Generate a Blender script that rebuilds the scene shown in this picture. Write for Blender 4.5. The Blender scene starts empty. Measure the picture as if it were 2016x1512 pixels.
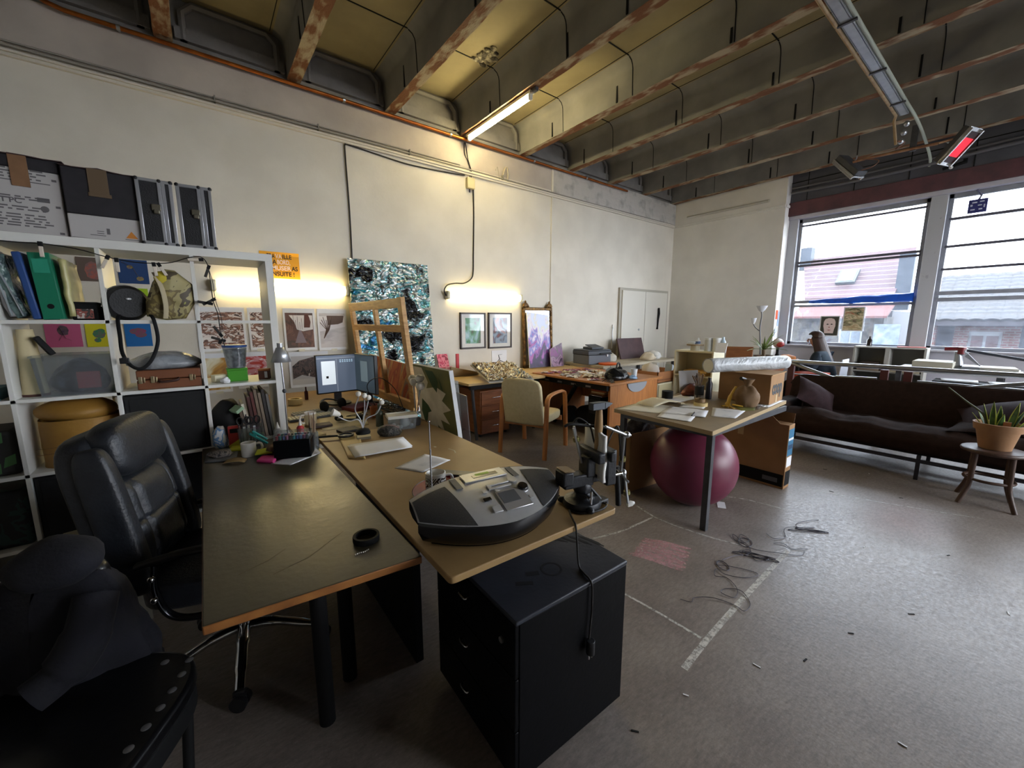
import bpy, bmesh, math, random
from math import sin, cos, pi, radians, sqrt
from mathutils import Vector, Matrix, Euler, noise
random.seed(7)
scene = bpy.context.scene
COL = scene.collection
# ---------------------------------------------------------------- camera
cam_d = bpy.data.cameras.new('camera'); cam = bpy.data.objects.new('camera', cam_d); COL.objects.link(cam)
cam_d.sensor_fit = 'HORIZONTAL'; cam_d.sensor_width = 36.0
cam_d.lens = 785.0 / 2016 * 36.0
cam_d.clip_start = .02; cam_d.clip_end = 200
cam.location = (0, 0, 1.46)
cam.rotation_euler = (radians(90 - 8.9), 0, radians(52.3 - 90))
scene.camera = cam
# ---------------------------------------------------------------- view, sky, daylight portals
scene.view_settings.view_transform = 'Standard'; scene.view_settings.look = 'None'
scene.view_settings.gamma = 1; scene.view_settings.use_curve_mapping = False
scene.view_settings.exposure = 2.1
SKY = 4.6
w = bpy.data.worlds.new('overcast_sky'); scene.world = w; w.use_nodes = True
nt = w.node_tree; bg = nt.nodes['Background']; bg.inputs[1].default_value = SKY
tc = nt.nodes.new('ShaderNodeTexCoord'); nz = nt.nodes.new('ShaderNodeTexNoise'); nz.inputs['Scale'].default_value = 1.5
rp = nt.nodes.new('ShaderNodeValToRGB'); rp.color_ramp.elements[0].color = (.84, .9, 1, 1); rp.color_ramp.elements[1].color = (.94, .96, 1, 1)
nt.links.new(tc.outputs['Generated'], nz.inputs['Vector']); nt.links.new(nz.outputs['Fac'], rp.inputs['Fac']); nt.links.new(rp.outputs['Color'], bg.inputs[0])
def portal(y0, y1, z0, z1, x):
    d = bpy.data.lights.new('window_portal', 'AREA'); d.shape = 'RECTANGLE'; d.size = abs(z1 - z0); d.size_y = abs(y1 - y0)
    d.cycles.is_portal = True
    o = bpy.data.objects.new('window_portal', d); COL.objects.link(o); o.location = (x, (y0 + y1) / 2, (z0 + z1) / 2)
    o.rotation_euler = (0, radians(90), 0)      # -Z of the light looks to -X, into the room
for a, b in ((1.12, 2.70), (-.65, .93), (-2.4, -.82), (-4.15, -2.57)): portal(a, b, 1.08, 3.16, 8.47)
def portal_side(x0, x1, z0, z1, y):     # unseen side windows, added to bring in daylight from the right
    d = bpy.data.lights.new('added_side_portal', 'AREA'); d.shape = 'RECTANGLE'; d.size = abs(x1 - x0); d.size_y = abs(z1 - z0); d.cycles.is_portal = True
    o = bpy.data.objects.new('added_side_portal', d); COL.objects.link(o); o.location = ((x0 + x1) / 2, y, (z0 + z1) / 2); o.rotation_euler = (radians(90), 0, 0)
    o.rotation_euler = (radians(90), 0, radians(180))
ADDED_BAYS = ((3.6, 5.6), (5.8, 7.8))
for a, b in ADDED_BAYS: portal_side(a, b, 1.08, 3.2, -4.66)
# ---------------------------------------------------------------- mesh helpers
def lin(h):
    h = h.lstrip('#'); r = []
    for i in (0, 2, 4):
        c = int(h[i:i + 2], 16) / 255; r.append(c / 12.92 if c <= .04045 else ((c + .055) / 1.055) ** 2.4)
    return (*r, 1)
def rot(rx=0, ry=0, rz=0, at=(0, 0, 0)):
    return Matrix.Translation(at) @ Euler((radians(rx), radians(ry), radians(rz))).to_matrix().to_4x4()
def spline(pts, n=6):
    P = [Vector(p) for p in pts]; out = []
    for i in range(len(P) - 1):
        a = P[max(i - 1, 0)]; b = P[i]; c = P[i + 1]; d = P[min(i + 2, len(P) - 1)]
        for k in range(n):
            t = k / n
            out.append(.5 * ((2 * b) + (c - a) * t + (2 * a - 5 * b + 4 * c - d) * t * t + (3 * b - a - 3 * c + d) * t ** 3))
    return out + [P[-1]]
class MB:
    def __init__(s, M=None): s.v = []; s.f = []; s.m = []; s.M = M
    def add(s, V, F, m=0, M=None):
        k = len(s.v)
        for p in V:
            p = Vector(p)
            if M is not None: p = M @ p
            if s.M is not None: p = s.M @ p
            s.v.append(p)
        for f in F: s.f.append(tuple(i + k for i in f)); s.m.append(m)
        return s
    def box(s, x0, x1, y0, y1, z0, z1, m=0, M=None, fm=None):
        V = [(x, y, z) for z in (z0, z1) for y in (y0, y1) for x in (x0, x1)]
        F = [(0, 2, 3, 1), (4, 5, 7, 6), (0, 1, 5, 4), (2, 6, 7, 3), (0, 4, 6, 2), (1, 3, 7, 5)]   # bottom top -y +y -x +x
        k = len(s.f); s.add(V, F, m, M)
        if fm:
            for i, q in fm.items(): s.m[k + i] = q
        return s
    def tube(s, pts, r, n=8, m=0, M=None, closed=False, flat=1.0):
        P = [Vector(p) for p in pts]; N = len(P); V = []; F = []
        up = None
        for i, p in enumerate(P):
            if closed: t = P[(i + 1) % N] - P[i - 1]
            else: t = P[min(i + 1, N - 1)] - P[max(i - 1, 0)]
            if t.length < 1e-9: t = Vector((0, 0, 1))
            t.normalize()
            if up is None:
                up = Vector((0, 0, 1)) if abs(t.z) < .9 else Vector((1, 0, 0))
            a = t.cross(up)
            if a.length < 1e-6: a = t.orthogonal()
            a.normalize(); b = a.cross(t); b.normalize(); up = b
            q = r[i] if isinstance(r, (list, tuple)) else r
            for k in range(n):
                th = 2 * pi * k / n; V.append(p + a * (q * cos(th)) + b * (q * flat * sin(th)))
        for i in range(N if closed else N - 1):
            j = (i + 1) % N
            for k in range(n):
                l = (k + 1) % n; F.append((i * n + k, i * n + l, j * n + l, j * n + k))
        if not closed: F.append(tuple(range(n - 1, -1, -1))); F.append(tuple((N - 1) * n + k for k in range(n)))
        return s.add(V, F, m, M)
    def lathe(s, prof, n=24, m=0, M=None, caps=True):
        V = []; F = []; N = len(prof)
        for r, z in prof:
            for k in range(n): th = 2 * pi * k / n; V.append((r * cos(th), r * sin(th), z))
        for i in range(N - 1):
            for k in range(n):
                l = (k + 1) % n; F.append((i * n + k, i * n + l, (i + 1) * n + l, (i + 1) * n + k))
        if caps: F.append(tuple(range(n - 1, -1, -1))); F.append(tuple((N - 1) * n + k for k in range(n)))
        return s.add(V, F, m, M)
    def cyl(s, r, z0, z1, n=20, m=0, M=None, r1=None): return s.lathe([(r, z0), (r if r1 is None else r1, z1)], n, m, M)
    def prism(s, poly, z0, z1, m=0, M=None, mside=None):
        n = len(poly); V = [(x, y, z0) for x, y in poly] + [(x, y, z1) for x, y in poly]
        s.add(V, [tuple(range(n - 1, -1, -1)), tuple(range(n, 2 * n))] + [(i, (i + 1) % n, n + (i + 1) % n, n + i) for i in range(n)], m, M)
        if mside is not None:
            for i in range(n): s.m[-1 - i] = mside
        return s
    def sphere(s, c, r, nu=16, nv=10, m=0, M=None):
        if not isinstance(r, (tuple, list)): r = (r, r, r)
        V = [(c[0], c[1], c[2] - r[2])]; F = []
        for j in range(1, nv):
            ph = -pi / 2 + pi * j / nv
            for i in range(nu):
                th = 2 * pi * i / nu; V.append((c[0] + r[0] * cos(ph) * cos(th), c[1] + r[1] * cos(ph) * sin(th), c[2] + r[2] * sin(ph)))
        V.append((c[0], c[1], c[2] + r[2])); T = len(V) - 1
        for i in range(nu):
            k = (i + 1) % nu; F.append((0, 1 + k, 1 + i)); F.append((T, T - nu + i, T - nu + k))
            for j in range(nv - 2): a = 1 + j * nu; F.append((a + i, a + k, a + nu + k, a + nu + i))
        return s.add(V, F, m, M)
    def grid(s, nu, nv, fn, m=0, M=None, th=0):
        V = [fn(i / nu, j / nv) for j in range(nv + 1) for i in range(nu + 1)]
        F = [(j * (nu + 1) + i, j * (nu + 1) + i + 1, (j + 1) * (nu + 1) + i + 1, (j + 1) * (nu + 1) + i) for j in range(nv) for i in range(nu)]
        s.add(V, F, m, M); return s
    def build(s, name, mats, parent=None, loc=(0, 0, 0), rz=0, smooth=0, bevel=0, sub=0, solid=0, seg=2, rotm=None):
        me = bpy.data.meshes.new(name); me.from_pydata([tuple(v) for v in s.v], [], s.f)
        if not isinstance(mats, (list, tuple)): mats = [mats]
        for m in mats: me.materials.append(m)
        for p, k in zip(me.polygons, s.m): p.material_index = min(k, len(mats) - 1)
        bm = bmesh.new(); bm.from_mesh(me); bmesh.ops.recalc_face_normals(bm, faces=bm.faces); bm.to_mesh(me); bm.free()
        if smooth:
            for p in me.polygons: p.use_smooth = True
            me.set_sharp_from_angle(angle=radians(smooth))
        o = bpy.data.objects.new(name, me); COL.objects.link(o)
        if parent: o.parent = parent
        o.location = loc; o.rotation_euler = rotm if rotm else (0, 0, radians(rz))
        if solid:
            q = o.modifiers.new('solid', 'SOLIDIFY'); q.thickness = solid; q.offset = 0
        if bevel:
            q = o.modifiers.new('bevel', 'BEVEL'); q.width = bevel; q.segments = seg; q.limit_method = 'ANGLE'; q.angle_limit = radians(40)
            if not smooth:
                for p in me.polygons: p.use_smooth = True
                me.set_sharp_from_angle(angle=radians(50))
        if sub:
            q = o.modifiers.new('sub', 'SUBSURF'); q.levels = sub; q.render_levels = sub
        return o
def T(name, label, cat, loc=(0, 0, 0), rz=0, group=None, rotm=None):
    o = bpy.data.objects.new(name, None); COL.objects.link(o); o.empty_display_size = .1
    o.location = loc; o.rotation_euler = rotm if rotm else (0, 0, radians(rz))
    return tag(o, label, cat, group)
def tag(o, label, cat, group=None):
    o['label'] = label; o['category'] = cat
    if group: o['group'] = group
    return o
def struct(o): o['kind'] = 'structure'; return o
def text(parent, s, size, mat, M, ext=.0006, name='lettering', align='CENTER', bold=0):
    c = bpy.data.curves.new('t', 'FONT'); c.body = s; c.size = size; c.extrude = ext; c.align_x = align; c.align_y = 'CENTER'; c.offset = bold
    t = bpy.data.objects.new('t', c); COL.objects.link(t)
    me = bpy.data.meshes.new_from_object(t); bpy.data.objects.remove(t); me.name = name
    me.transform(M); me.materials.clear(); me.materials.append(mat)
    o = bpy.data.objects.new(name, me); COL.objects.link(o); o.parent = parent
    return o
def child_of(o, p):
    o.parent = p; return o
# ---------------------------------------------------------------- materials
MATS = {}
def mat(name, c, rough=.6, metal=0, c2=None, sc=8, bump=0, bsc=60, trans=0, alpha=1, emis=None, es=0, lo=.35, hi=.65, coat=0, spec=.5, stretch=None, det=5, dist=0, rough2=None, ior=1.45, sheen=0):
    if name in MATS: return MATS[name]
    m = bpy.data.materials.new(name); m.use_nodes = True; N = m.node_tree.nodes; L = m.node_tree.links
    b = N['Principled BSDF']; b.inputs['Base Color'].default_value = lin(c); b.inputs['Roughness'].default_value = rough; b.inputs['Metallic'].default_value = metal
    b.inputs['Specular IOR Level'].default_value = spec; b.inputs['IOR'].default_value = ior
    b.inputs['Transmission Weight'].default_value = trans; b.inputs['Alpha'].default_value = alpha; b.inputs['Coat Weight'].default_value = coat
    b.inputs['Sheen Weight'].default_value = sheen
    tcn = N.new('ShaderNodeTexCoord'); vec = tcn.outputs['Object']
    if stretch:
        mp = N.new('ShaderNodeMapping'); mp.inputs['Scale'].default_value = stretch; L.new(vec, mp.inputs['Vector']); vec = mp.outputs['Vector']
    if c2:
        n = N.new('ShaderNodeTexNoise'); n.inputs['Scale'].default_value = sc; n.inputs['Detail'].default_value = det; n.inputs['Distortion'].default_value = dist; L.new(vec, n.inputs['Vector'])
        r = N.new('ShaderNodeValToRGB'); r.color_ramp.elements[0].position = lo; r.color_ramp.elements[1].position = hi
        r.color_ramp.elements[0].color = lin(c); r.color_ramp.elements[1].color = lin(c2)
        L.new(n.outputs['Fac'], r.inputs['Fac']); L.new(r.outputs['Color'], b.inputs['Base Color'])
        if rough2 is not None:
            mr = N.new('ShaderNodeMapRange'); mr.inputs['From Min'].default_value = lo; mr.inputs['From Max'].default_value = hi
            mr.inputs['To Min'].default_value = rough; mr.inputs['To Max'].default_value = rough2
            L.new(n.outputs['Fac'], mr.inputs['Value']); L.new(mr.outputs['Result'], b.inputs['Roughness'])
    if bump:
        n2 = N.new('ShaderNodeTexNoise'); n2.inputs['Scale'].default_value = bsc; n2.inputs['Detail'].default_value = 4; L.new(vec, n2.inputs['Vector'])
        bp = N.new('ShaderNodeBump'); bp.inputs['Strength'].default_value = bump; bp.inputs['Distance'].default_value = .02
        L.new(n2.outputs['Fac'], bp.inputs['Height']); L.new(bp.outputs['Normal'], b.inputs['Normal'])
    if emis: b.inputs['Emission Color'].default_value = lin(emis); b.inputs['Emission Strength'].default_value = es
    MATS[name] = m; return m
def art(name, cols, sc=6, dist=1.5, det=4, const=True, rough=.6, stretch=None, bump=0, metal=0, lo=.3, hi=.7, seed=0):
    """several paint colours laid out by one noise: painted or printed pictures"""
    m = bpy.data.materials.new(name); m.use_nodes = True; N = m.node_tree.nodes; L = m.node_tree.links
    b = N['Principled BSDF']; b.inputs['Roughness'].default_value = rough; b.inputs['Metallic'].default_value = metal
    tcn = N.new('ShaderNodeTexCoord'); mp = N.new('ShaderNodeMapping'); mp.inputs['Scale'].default_value = stretch or (1, 1, 1); mp.inputs['Location'].default_value = (seed, seed * .7, seed * .3)
    L.new(tcn.outputs['Object'], mp.inputs['Vector'])
    n = N.new('ShaderNodeTexNoise'); n.inputs['Scale'].default_value = sc; n.inputs['Detail'].default_value = det; n.inputs['Distortion'].default_value = dist
    L.new(mp.outputs['Vector'], n.inputs['Vector'])
    r = N.new('ShaderNodeValToRGB'); r.color_ramp.interpolation = 'CONSTANT' if const else 'LINEAR'
    E = r.color_ramp.elements; k = len(cols)
    E[0].position = 0; E[0].color = lin(cols[0]); E[1].position = lo + (hi - lo) / max(k - 1, 1) * (1 if const else 1); E[1].color = lin(cols[1])
    for i in range(2, k):
        e = E.new(lo + (hi - lo) * i / (k - 1) * .98); e.color = lin(cols[i])
    L.new(n.outputs['Fac'], r.inputs['Fac']); L.new(r.outputs['Color'], b.inputs['Base Color'])
    if bump:
        bp = N.new('ShaderNodeBump'); bp.inputs['Strength'].default_value = bump; bp.inputs['Distance'].default_value = .03
        L.new(n.outputs['Fac'], bp.inputs['Height']); L.new(bp.outputs['Normal'], b.inputs['Normal'])
    return m
def glassmat(name, tint='ffffff', gloss=.07, dirt_veil=0.0, veil_col='dfe6ee', rough=.02):
    """thin clear pane or film: see-through with a weak mirror and a pale veil of dust and haze"""
    m = bpy.data.materials.new(name); m.use_nodes = True; N = m.node_tree.nodes; L = m.node_tree.links
    N.remove(N['Principled BSDF']); out = N['Material Output']
    t = N.new('ShaderNodeBsdfTransparent'); t.inputs[0].default_value = lin(tint)
    g = N.new('ShaderNodeBsdfGlossy'); g.inputs['Roughness'].default_value = rough
    mx = N.new('ShaderNodeMixShader'); mx.inputs[0].default_value = gloss; L.new(t.outputs[0], mx.inputs[1]); L.new(g.outputs[0], mx.inputs[2])
    last = mx
    if dirt_veil:
        d = N.new('ShaderNodeBsdfTranslucent'); d.inputs[0].default_value = lin(veil_col); d2 = N.new('ShaderNodeBsdfDiffuse'); d2.inputs[0].default_value = lin(veil_col)
        ad = N.new('ShaderNodeMixShader'); L.new(d.outputs[0], ad.inputs[1]); L.new(d2.outputs[0], ad.inputs[2])
        n = N.new('ShaderNodeTexNoise'); n.inputs['Scale'].default_value = 9; n.inputs['Detail'].default_value = 8; tcn = N.new('ShaderNodeTexCoord'); L.new(tcn.outputs['Object'], n.inputs['Vector'])
        mu = N.new('ShaderNodeMath'); mu.operation = 'MULTIPLY'; mu.inputs[1].default_value = dirt_veil * 2; L.new(n.outputs['Fac'], mu.inputs[0])
        m2 = N.new('ShaderNodeMixShader'); L.new(mu.outputs[0], m2.inputs[0]); L.new(mx.outputs[0], m2.inputs[1]); L.new(ad.outputs[0], m2.inputs[2]); last = m2
    L.new(last.outputs[0], out.inputs['Surface']); return m
WHITE = mat('white_lacquer', 'd9d8d2', .45, c2='d0cfc9', sc=3)
BLACK = mat('black_lacquer', '060709', .42, c2='090a0d', sc=30, bump=.03, spec=.12)
BLACKM = mat('matt_black', '0a0b0d', .7, spec=.3)
BLKPL = mat('black_plastic', '17181b', .45)
GRYPL = mat('grey_plastic', '55585c', .5)
SILVER = mat('silver_plastic', 'a5a7aa', .32, metal=.6)
CHROME = mat('chrome', 'd4d6da', .12, metal=1)
STEEL = mat('brushed_steel', 'b4b6b9', .33, metal=1, bump=.05, bsc=90)
DKSTEEL = mat('dark_painted_steel', '3a3b3e', .5, c2='45464a', sc=12)
PAPER = mat('white_paper', 'dfe0e2', .8, c2='d6d6d8', sc=5)
CREAMPAPER = mat('cream_paper', 'd8cfb4', .85)
CARD = mat('brown_cardboard', 'a07a52', .85, c2='94704b', sc=6, bump=.06)
MDF = mat('mdf_board', 'a08256', .5, c2='92764c', sc=7, lo=.3, hi=.75, bump=.03, bsc=140)
PINE = mat('pine_wood', 'c69a5c', .5, c2='a97d45', sc=5, stretch=(1, 1, 7), dist=1)
BEECH = mat('beech_wood', 'b87a42', .42, c2='a3683a', sc=5, stretch=(8, 8, 1), dist=.6)
BEECHX = mat('beech_top', 'b57c48', .4, c2='a46c3c', sc=5, stretch=(8, 1, 8), dist=.6)
CREAM = mat('cream_board', 'cfc8ad', .6)
LEATHER = mat('black_leather', '1a1c21', .4, c2='22252b', sc=25, bump=.14, bsc=110)
RED = mat('red_plastic', 'b3262c', .5)
ORANGE = mat('orange_plastic', 'd8622a', .55)
TAPEMAT = mat('masking_tape', 'c8b27c', .7)
CLEAR = glassmat('clear_plastic', 'e6eaec', .1, .12)
CLEARER = glassmat('clear_acrylic', 'e2e8e8', .12, .05)
def box_thing(name, label, cat, dims, loc, mats, rz=0, bevel=.003, group=None, fm=None, rotm=None):
    dx, dy, dz = dims
    o = MB().box(-dx / 2, dx / 2, -dy / 2, dy / 2, 0, dz, fm=fm).build(name, mats, loc=loc, rz=rz, bevel=bevel, rotm=rotm)
    return tag(o, label, cat, group)
# ================================================================ SETTING
WALLM = mat('plaster_wall', 'd3cdc0', .75, c2='c9c3b6', sc=2.2, bump=.05, bsc=35)
def floor_mat():
    m = mat('worn_concrete_floor', '796f69', .5, c2='90867f', sc=3.2, lo=.3, hi=.7); N = m.node_tree.nodes; L = m.node_tree.links; b = N['Principled BSDF']
    tcn = N.new('ShaderNodeTexCoord')
    n = N.new('ShaderNodeTexNoise'); n.inputs['Scale'].default_value = 42; n.inputs['Detail'].default_value = 6; n.inputs['Roughness'].default_value = .7; L.new(tcn.outputs['Object'], n.inputs['Vector'])
    r = N.new('ShaderNodeMapRange'); r.inputs['From Min'].default_value = .3; r.inputs['From Max'].default_value = .7; r.inputs['To Min'].default_value = .26; r.inputs['To Max'].default_value = .56; b.inputs['Specular IOR Level'].default_value = .6; L.new(n.outputs['Fac'], r.inputs['Value']); L.new(r.outputs['Result'], b.inputs['Roughness'])
    n2 = N.new('ShaderNodeTexNoise'); n2.inputs['Scale'].default_value = 60; n2.inputs['Detail'].default_value = 5; L.new(tcn.outputs['Object'], n2.inputs['Vector'])
    bp = N.new('ShaderNodeBump'); bp.inputs['Strength'].default_value = .16; bp.inputs['Distance'].default_value = .006; L.new(n2.outputs['Fac'], bp.inputs['Height']); L.new(bp.outputs['Normal'], b.inputs['Normal'])
    # light flecks and a mix of grit
    src = b.inputs['Base Color'].links[0].from_socket
    n3 = N.new('ShaderNodeTexNoise'); n3.inputs['Scale'].default_value = 75; n3.inputs['Detail'].default_value = 2; L.new(tcn.outputs['Object'], n3.inputs['Vector'])
    r3 = N.new('ShaderNodeValToRGB'); r3.color_ramp.elements[0].position = .60; r3.color_ramp.elements[1].position = .78; L.new(n3.outputs['Fac'], r3.inputs['Fac'])
    mx = N.new('ShaderNodeMix'); mx.data_type = 'RGBA'; mx.inputs[7].default_value = lin('8f8984'); L.new(src, mx.inputs[6]); L.new(r3.outputs['Color'], mx.inputs[0])
    n4 = N.new('ShaderNodeTexNoise'); n4.inputs['Scale'].default_value = 48; n4.inputs['Detail'].default_value = 7; n4.inputs['Roughness'].default_value = .8
    mp4 = N.new('ShaderNodeMapping'); mp4.inputs['Rotation'].default_value = (0, 0, .6); mp4.inputs['Scale'].default_value = (.45, 1.4, 1); L.new(tcn.outputs['Object'], mp4.inputs['Vector']); L.new(mp4.outputs['Vector'], n4.inputs['Vector'])
    r4 = N.new('ShaderNodeMapRange'); r4.inputs['From Min'].default_value = .3; r4.inputs['From Max'].default_value = .62; r4.inputs['To Min'].default_value = .62; r4.inputs['To Max'].default_value = 1.08; L.new(n4.outputs['Fac'], r4.inputs['Value'])
    m4 = N.new('ShaderNodeMix'); m4.data_type = 'RGBA'; m4.blend_type = 'MULTIPLY'; m4.inputs[0].default_value = 1; L.new(mx.outputs[2], m4.inputs[6]); L.new(r4.outputs['Result'], m4.inputs[7])
    L.new(m4.outputs[2], b.inputs['Base Color'])
    return m
fl = struct(MB().box(-3.4, 8.6, -4.6, 5.0, -.1, 0).build('floor', floor_mat()))
def chalk(name, c, hi=.62):
    m = mat(name, c, .95); N = m.node_tree.nodes; L = m.node_tree.links; b = N['Principled BSDF']
    tcn = N.new('ShaderNodeTexCoord'); n = N.new('ShaderNodeTexNoise'); n.inputs['Scale'].default_value = 34; n.inputs['Detail'].default_value = 6; n.inputs['Roughness'].default_value = .75; L.new(tcn.outputs['Object'], n.inputs['Vector'])
    r = N.new('ShaderNodeValToRGB'); r.color_ramp.elements[0].position = .32; r.color_ramp.elements[1].position = hi; r.color_ramp.elements[1].color = (.75, .75, .75, 1); L.new(n.outputs['Fac'], r.inputs['Fac']); L.new(r.outputs['Color'], b.inputs['Alpha'])
    return m
CHK = chalk('white_chalk', 'dddbd5', .56); CHKP = chalk('pink_chalk', 'c79a9e', .58); RED_TINT = mat('faint_red_tint', 'a27a76', .9)
_N = RED_TINT.node_tree.nodes; _L = RED_TINT.node_tree.links; _t = _N.new('ShaderNodeTexCoord'); _m = _N.new('ShaderNodeMapping'); _m.inputs['Scale'].default_value = (1 / .55, 1 / .34, 0); _m.inputs['Location'].default_value = (-3.98 / .55, -.42 / .34, 0)
_g = _N.new('ShaderNodeTexGradient'); _g.gradient_type = 'SPHERICAL'; _u = _N.new('ShaderNodeMath'); _u.operation = 'MULTIPLY'; _u.inputs[1].default_value = .34   # red patch fades out toward its rim
_L.new(_t.outputs['Object'], _m.inputs['Vector']); _L.new(_m.outputs['Vector'], _g.inputs['Vector']); _L.new(_g.outputs['Fac'], _u.inputs[0]); _L.new(_u.outputs[0], _N['Principled BSDF'].inputs['Alpha'])
def ribbon(pts, wd, m, name):
    P = spline([(x, y, .0012) for x, y in pts], 5); V = []; F = []
    for i, p in enumerate(P):
        t = P[min(i + 1, len(P) - 1)] - P[max(i - 1, 0)]; a = Vector((-t.y, t.x, 0)).normalized() * wd / 2; V += [p + a, p - a]
    for i in range(len(P) - 1): F.append((2 * i, 2 * i + 1, 2 * i + 3, 2 * i + 2))
    o = MB().add(V, F).build(name, m, fl); return o
ribbon([(1.49, .73), (1.75, .75), (2.2, .77), (2.86, .79)], .028, CHK, 'chalk_line')
ribbon([(2.72, 2.0), (2.58, 1.58), (2.62, 1.2), (2.70, .98)], .014, CHK, 'chalk_line')
ribbon([(1.9, 1.68), (2.2, 1.6), (2.58, 1.58)], .016, CHK, 'chalk_line')
ribbon([(1.68, 1.2), (1.70, .98), (1.71, .77)], .014, CHK, 'chalk_line')
ribbon([(3.3, 1.5), (3.44, 1.3), (3.5, 1.02)], .012, CHK, 'chalk_line')
ribbon([(4.1, 1.0), (4.3, .5), (4.5, .05)], .01, CHK, 'chalk_line')
q = MB()
random.seed(3)
for k in range(26):      # hand-rubbed pink chalk square
    t = k / 25; a = Vector((2.27 - .25 * t, 1.44 - .06 * t)); b_ = Vector((2.39 - .27 * t, 1.19 - .09 * t))
    P = [a + (b_ - a) * u + Vector((random.uniform(-.02, .02), random.uniform(-.015, .015))) for u in (0, .3, .6, 1)]
    V = []; F = []
    for i, p in enumerate(P): V += [(p.x - .007, p.y - .004, .0012 + k * 2e-5), (p.x + .007, p.y + .004, .0012 + k * 2e-5)]
    for i in range(3): F.append((2 * i, 2 * i + 1, 2 * i + 3, 2 * i + 2))
    q.add(V, F)
q.build('chalk_square', CHKP, fl)
q = MB(); V = [(3.98 + .55 * cos(a), .42 + .34 * sin(a), .0011) for a in [2 * pi * k / 24 for k in range(24)]]
q.add(V, [tuple(range(24))]).build('red_smear', RED_TINT, fl)
# left wall (the long one with the lamps), its ledge and rough upper band
GREYCON = mat('grey_concrete', '6d6a66', .85, c2='7b7874', sc=5, bump=.15, bsc=30)
wl = struct(MB().box(-3.5, 8.3, 4.9, 5.1, -.1, 3.84).box(-3.5, 8.3, 4.905, 5.1, 3.84, 4.35, 1).build('wall_left', [WALLM, GREYCON]))
struct(MB().box(-3.4, 8.12, 4.872, 4.905, 3.40, 3.425).box(-3.4, 8.12, 4.86, 4.905, 3.425, 3.445).build('trim_1', [mat('ledge_paint', 'c9c3b6', .7)], bevel=.004))
def rough_plaster():
    m = mat('broken_plaster', 'b5b1aa', .85, c2='8a8782', sc=4.5, lo=.5, hi=.72, det=8); N = m.node_tree.nodes; L = m.node_tree.links; b = N['Principled BSDF']
    tcn = N.new('ShaderNodeTexCoord'); mp = N.new('ShaderNodeMapping'); mp.inputs['Rotation'].default_value = (radians(90), 0, 0); L.new(tcn.outputs['Object'], mp.inputs['Vector'])
    br = N.new('ShaderNodeTexBrick'); br.inputs['Scale'].default_value = 2.4; br.inputs['Mortar Size'].default_value = .015; L.new(mp.outputs['Vector'], br.inputs['Vector'])
    n = N.new('ShaderNodeTexNoise'); n.inputs['Scale'].default_value = 9; n.inputs['Detail'].default_value = 8; L.new(tcn.outputs['Object'], n.inputs['Vector'])
    ad = N.new('ShaderNodeMath'); L.new(n.outputs['Fac'], ad.inputs[0]); L.new(br.outputs['Fac'], ad.inputs[1]); ad.operation = 'SUBTRACT'
    bp = N.new('ShaderNodeBump'); bp.inputs['Strength'].default_value = .6; bp.inputs['Distance'].default_value = .03; L.new(ad.outputs[0], bp.inputs['Height']); L.new(bp.outputs['Normal'], b.inputs['Normal'])
    return m
ROUGHP = rough_plaster()
struct(MB().box(4.6, 8.12, 4.88, 4.905, 3.47, 3.86).build('trim_2', ROUGHP))
struct(MB().box(-3.4, 4.57, 4.896, 4.905, 3.50, 3.84).build('trim_21', mat('grey_upper_plaster', 'b5aca2', .8, c2='a39a92', sc=2, bump=.06, bsc=30)))
struct(MB().box(4.57, 4.60, 4.885, 4.905, 0, 3.86).build('trim_3', [WALLM]))
# back wall: white pier in the corner, recessed glazed bays between posts, concrete header
PIER = mat('white_pier_paint', 'd8d5cf', .7, c2='cfccc6', sc=2.5, bump=.04, bsc=40)
POST = mat('chipped_post_paint', 'a9aaae', .65, c2='7c7c80', sc=7, lo=.66, hi=.74, bump=.05, det=6)
LINT = mat('red_lintel_paint', '5e3b3f', .7, c2='4c3438', sc=6, bump=.1, bsc=25)
BLOCK = mat('concrete_blocks', '56565c', .85, c2='4b4b51', sc=3, bump=.15, bsc=30)
SILL = mat('sill_paint', 'a9a7b0', .6, c2='b4b2ba', sc=3)
b = MB()
b.box(8.12, 8.75, 2.84, 5.1, -.1, 4.35, 0)
b.box(8.40, 8.62, -4.7, 2.84, -.1, 1.03, 4); b.box(8.32, 8.62, -4.7, 2.84, 1.03, 1.06, 4)
for y0, y1 in ((2.70, 2.84), (.93, 1.10), (-.82, -.65), (-2.57, -2.40), (-4.7, -4.15)): b.box(8.34, 8.60, y0, y1, 1.06, 3.2, 1)
b.box(8.30, 8.62, -4.7, 2.84, 3.20, 3.26, 4)
b.box(8.26, 8.66, -4.7, 2.84, 3.26, 3.48, 2)
b.box(8.30, 8.66, -4.7, 2.84, 3.48, 4.35, 3)
for k in range(12):
    y = 2.6 - k * .62
    b.box(8.292, 8.302, y - .006, y + .006, 3.48, 4.2, 5)
b.box(8.285, 8.305, -4.7, 2.84, 3.80, 3.81, 5)
struct(b.build('wall_back', [PIER, POST, LINT, BLOCK, SILL, BLACKM], bevel=.006))
struct(MB().box(8.095, 8.125, 2.84, 4.9, 3.40, 3.44).box(8.12, 8.4, 2.82, 2.845, 3.40, 3.44).build('trim_4', PIER, bevel=.004))
q = MB().box(-3.5, 8.75, -4.8, -4.6, -.1, 1.08).box(-3.5, 8.75, -4.8, -4.6, 3.2, 4.35).box(-3.5, 3.6, -4.8, -4.6, 1.08, 3.2).box(7.8, 8.75, -4.8, -4.6, 1.08, 3.2)  # openings for the added side windows, out of view
for x in (5.6,): q.box(x, x + .2, -4.8, -4.6, 1.08, 3.2)
struct(q.build('wall_right', [mat('far_side_wall', 'bdb8b0', .8)]))
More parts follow.
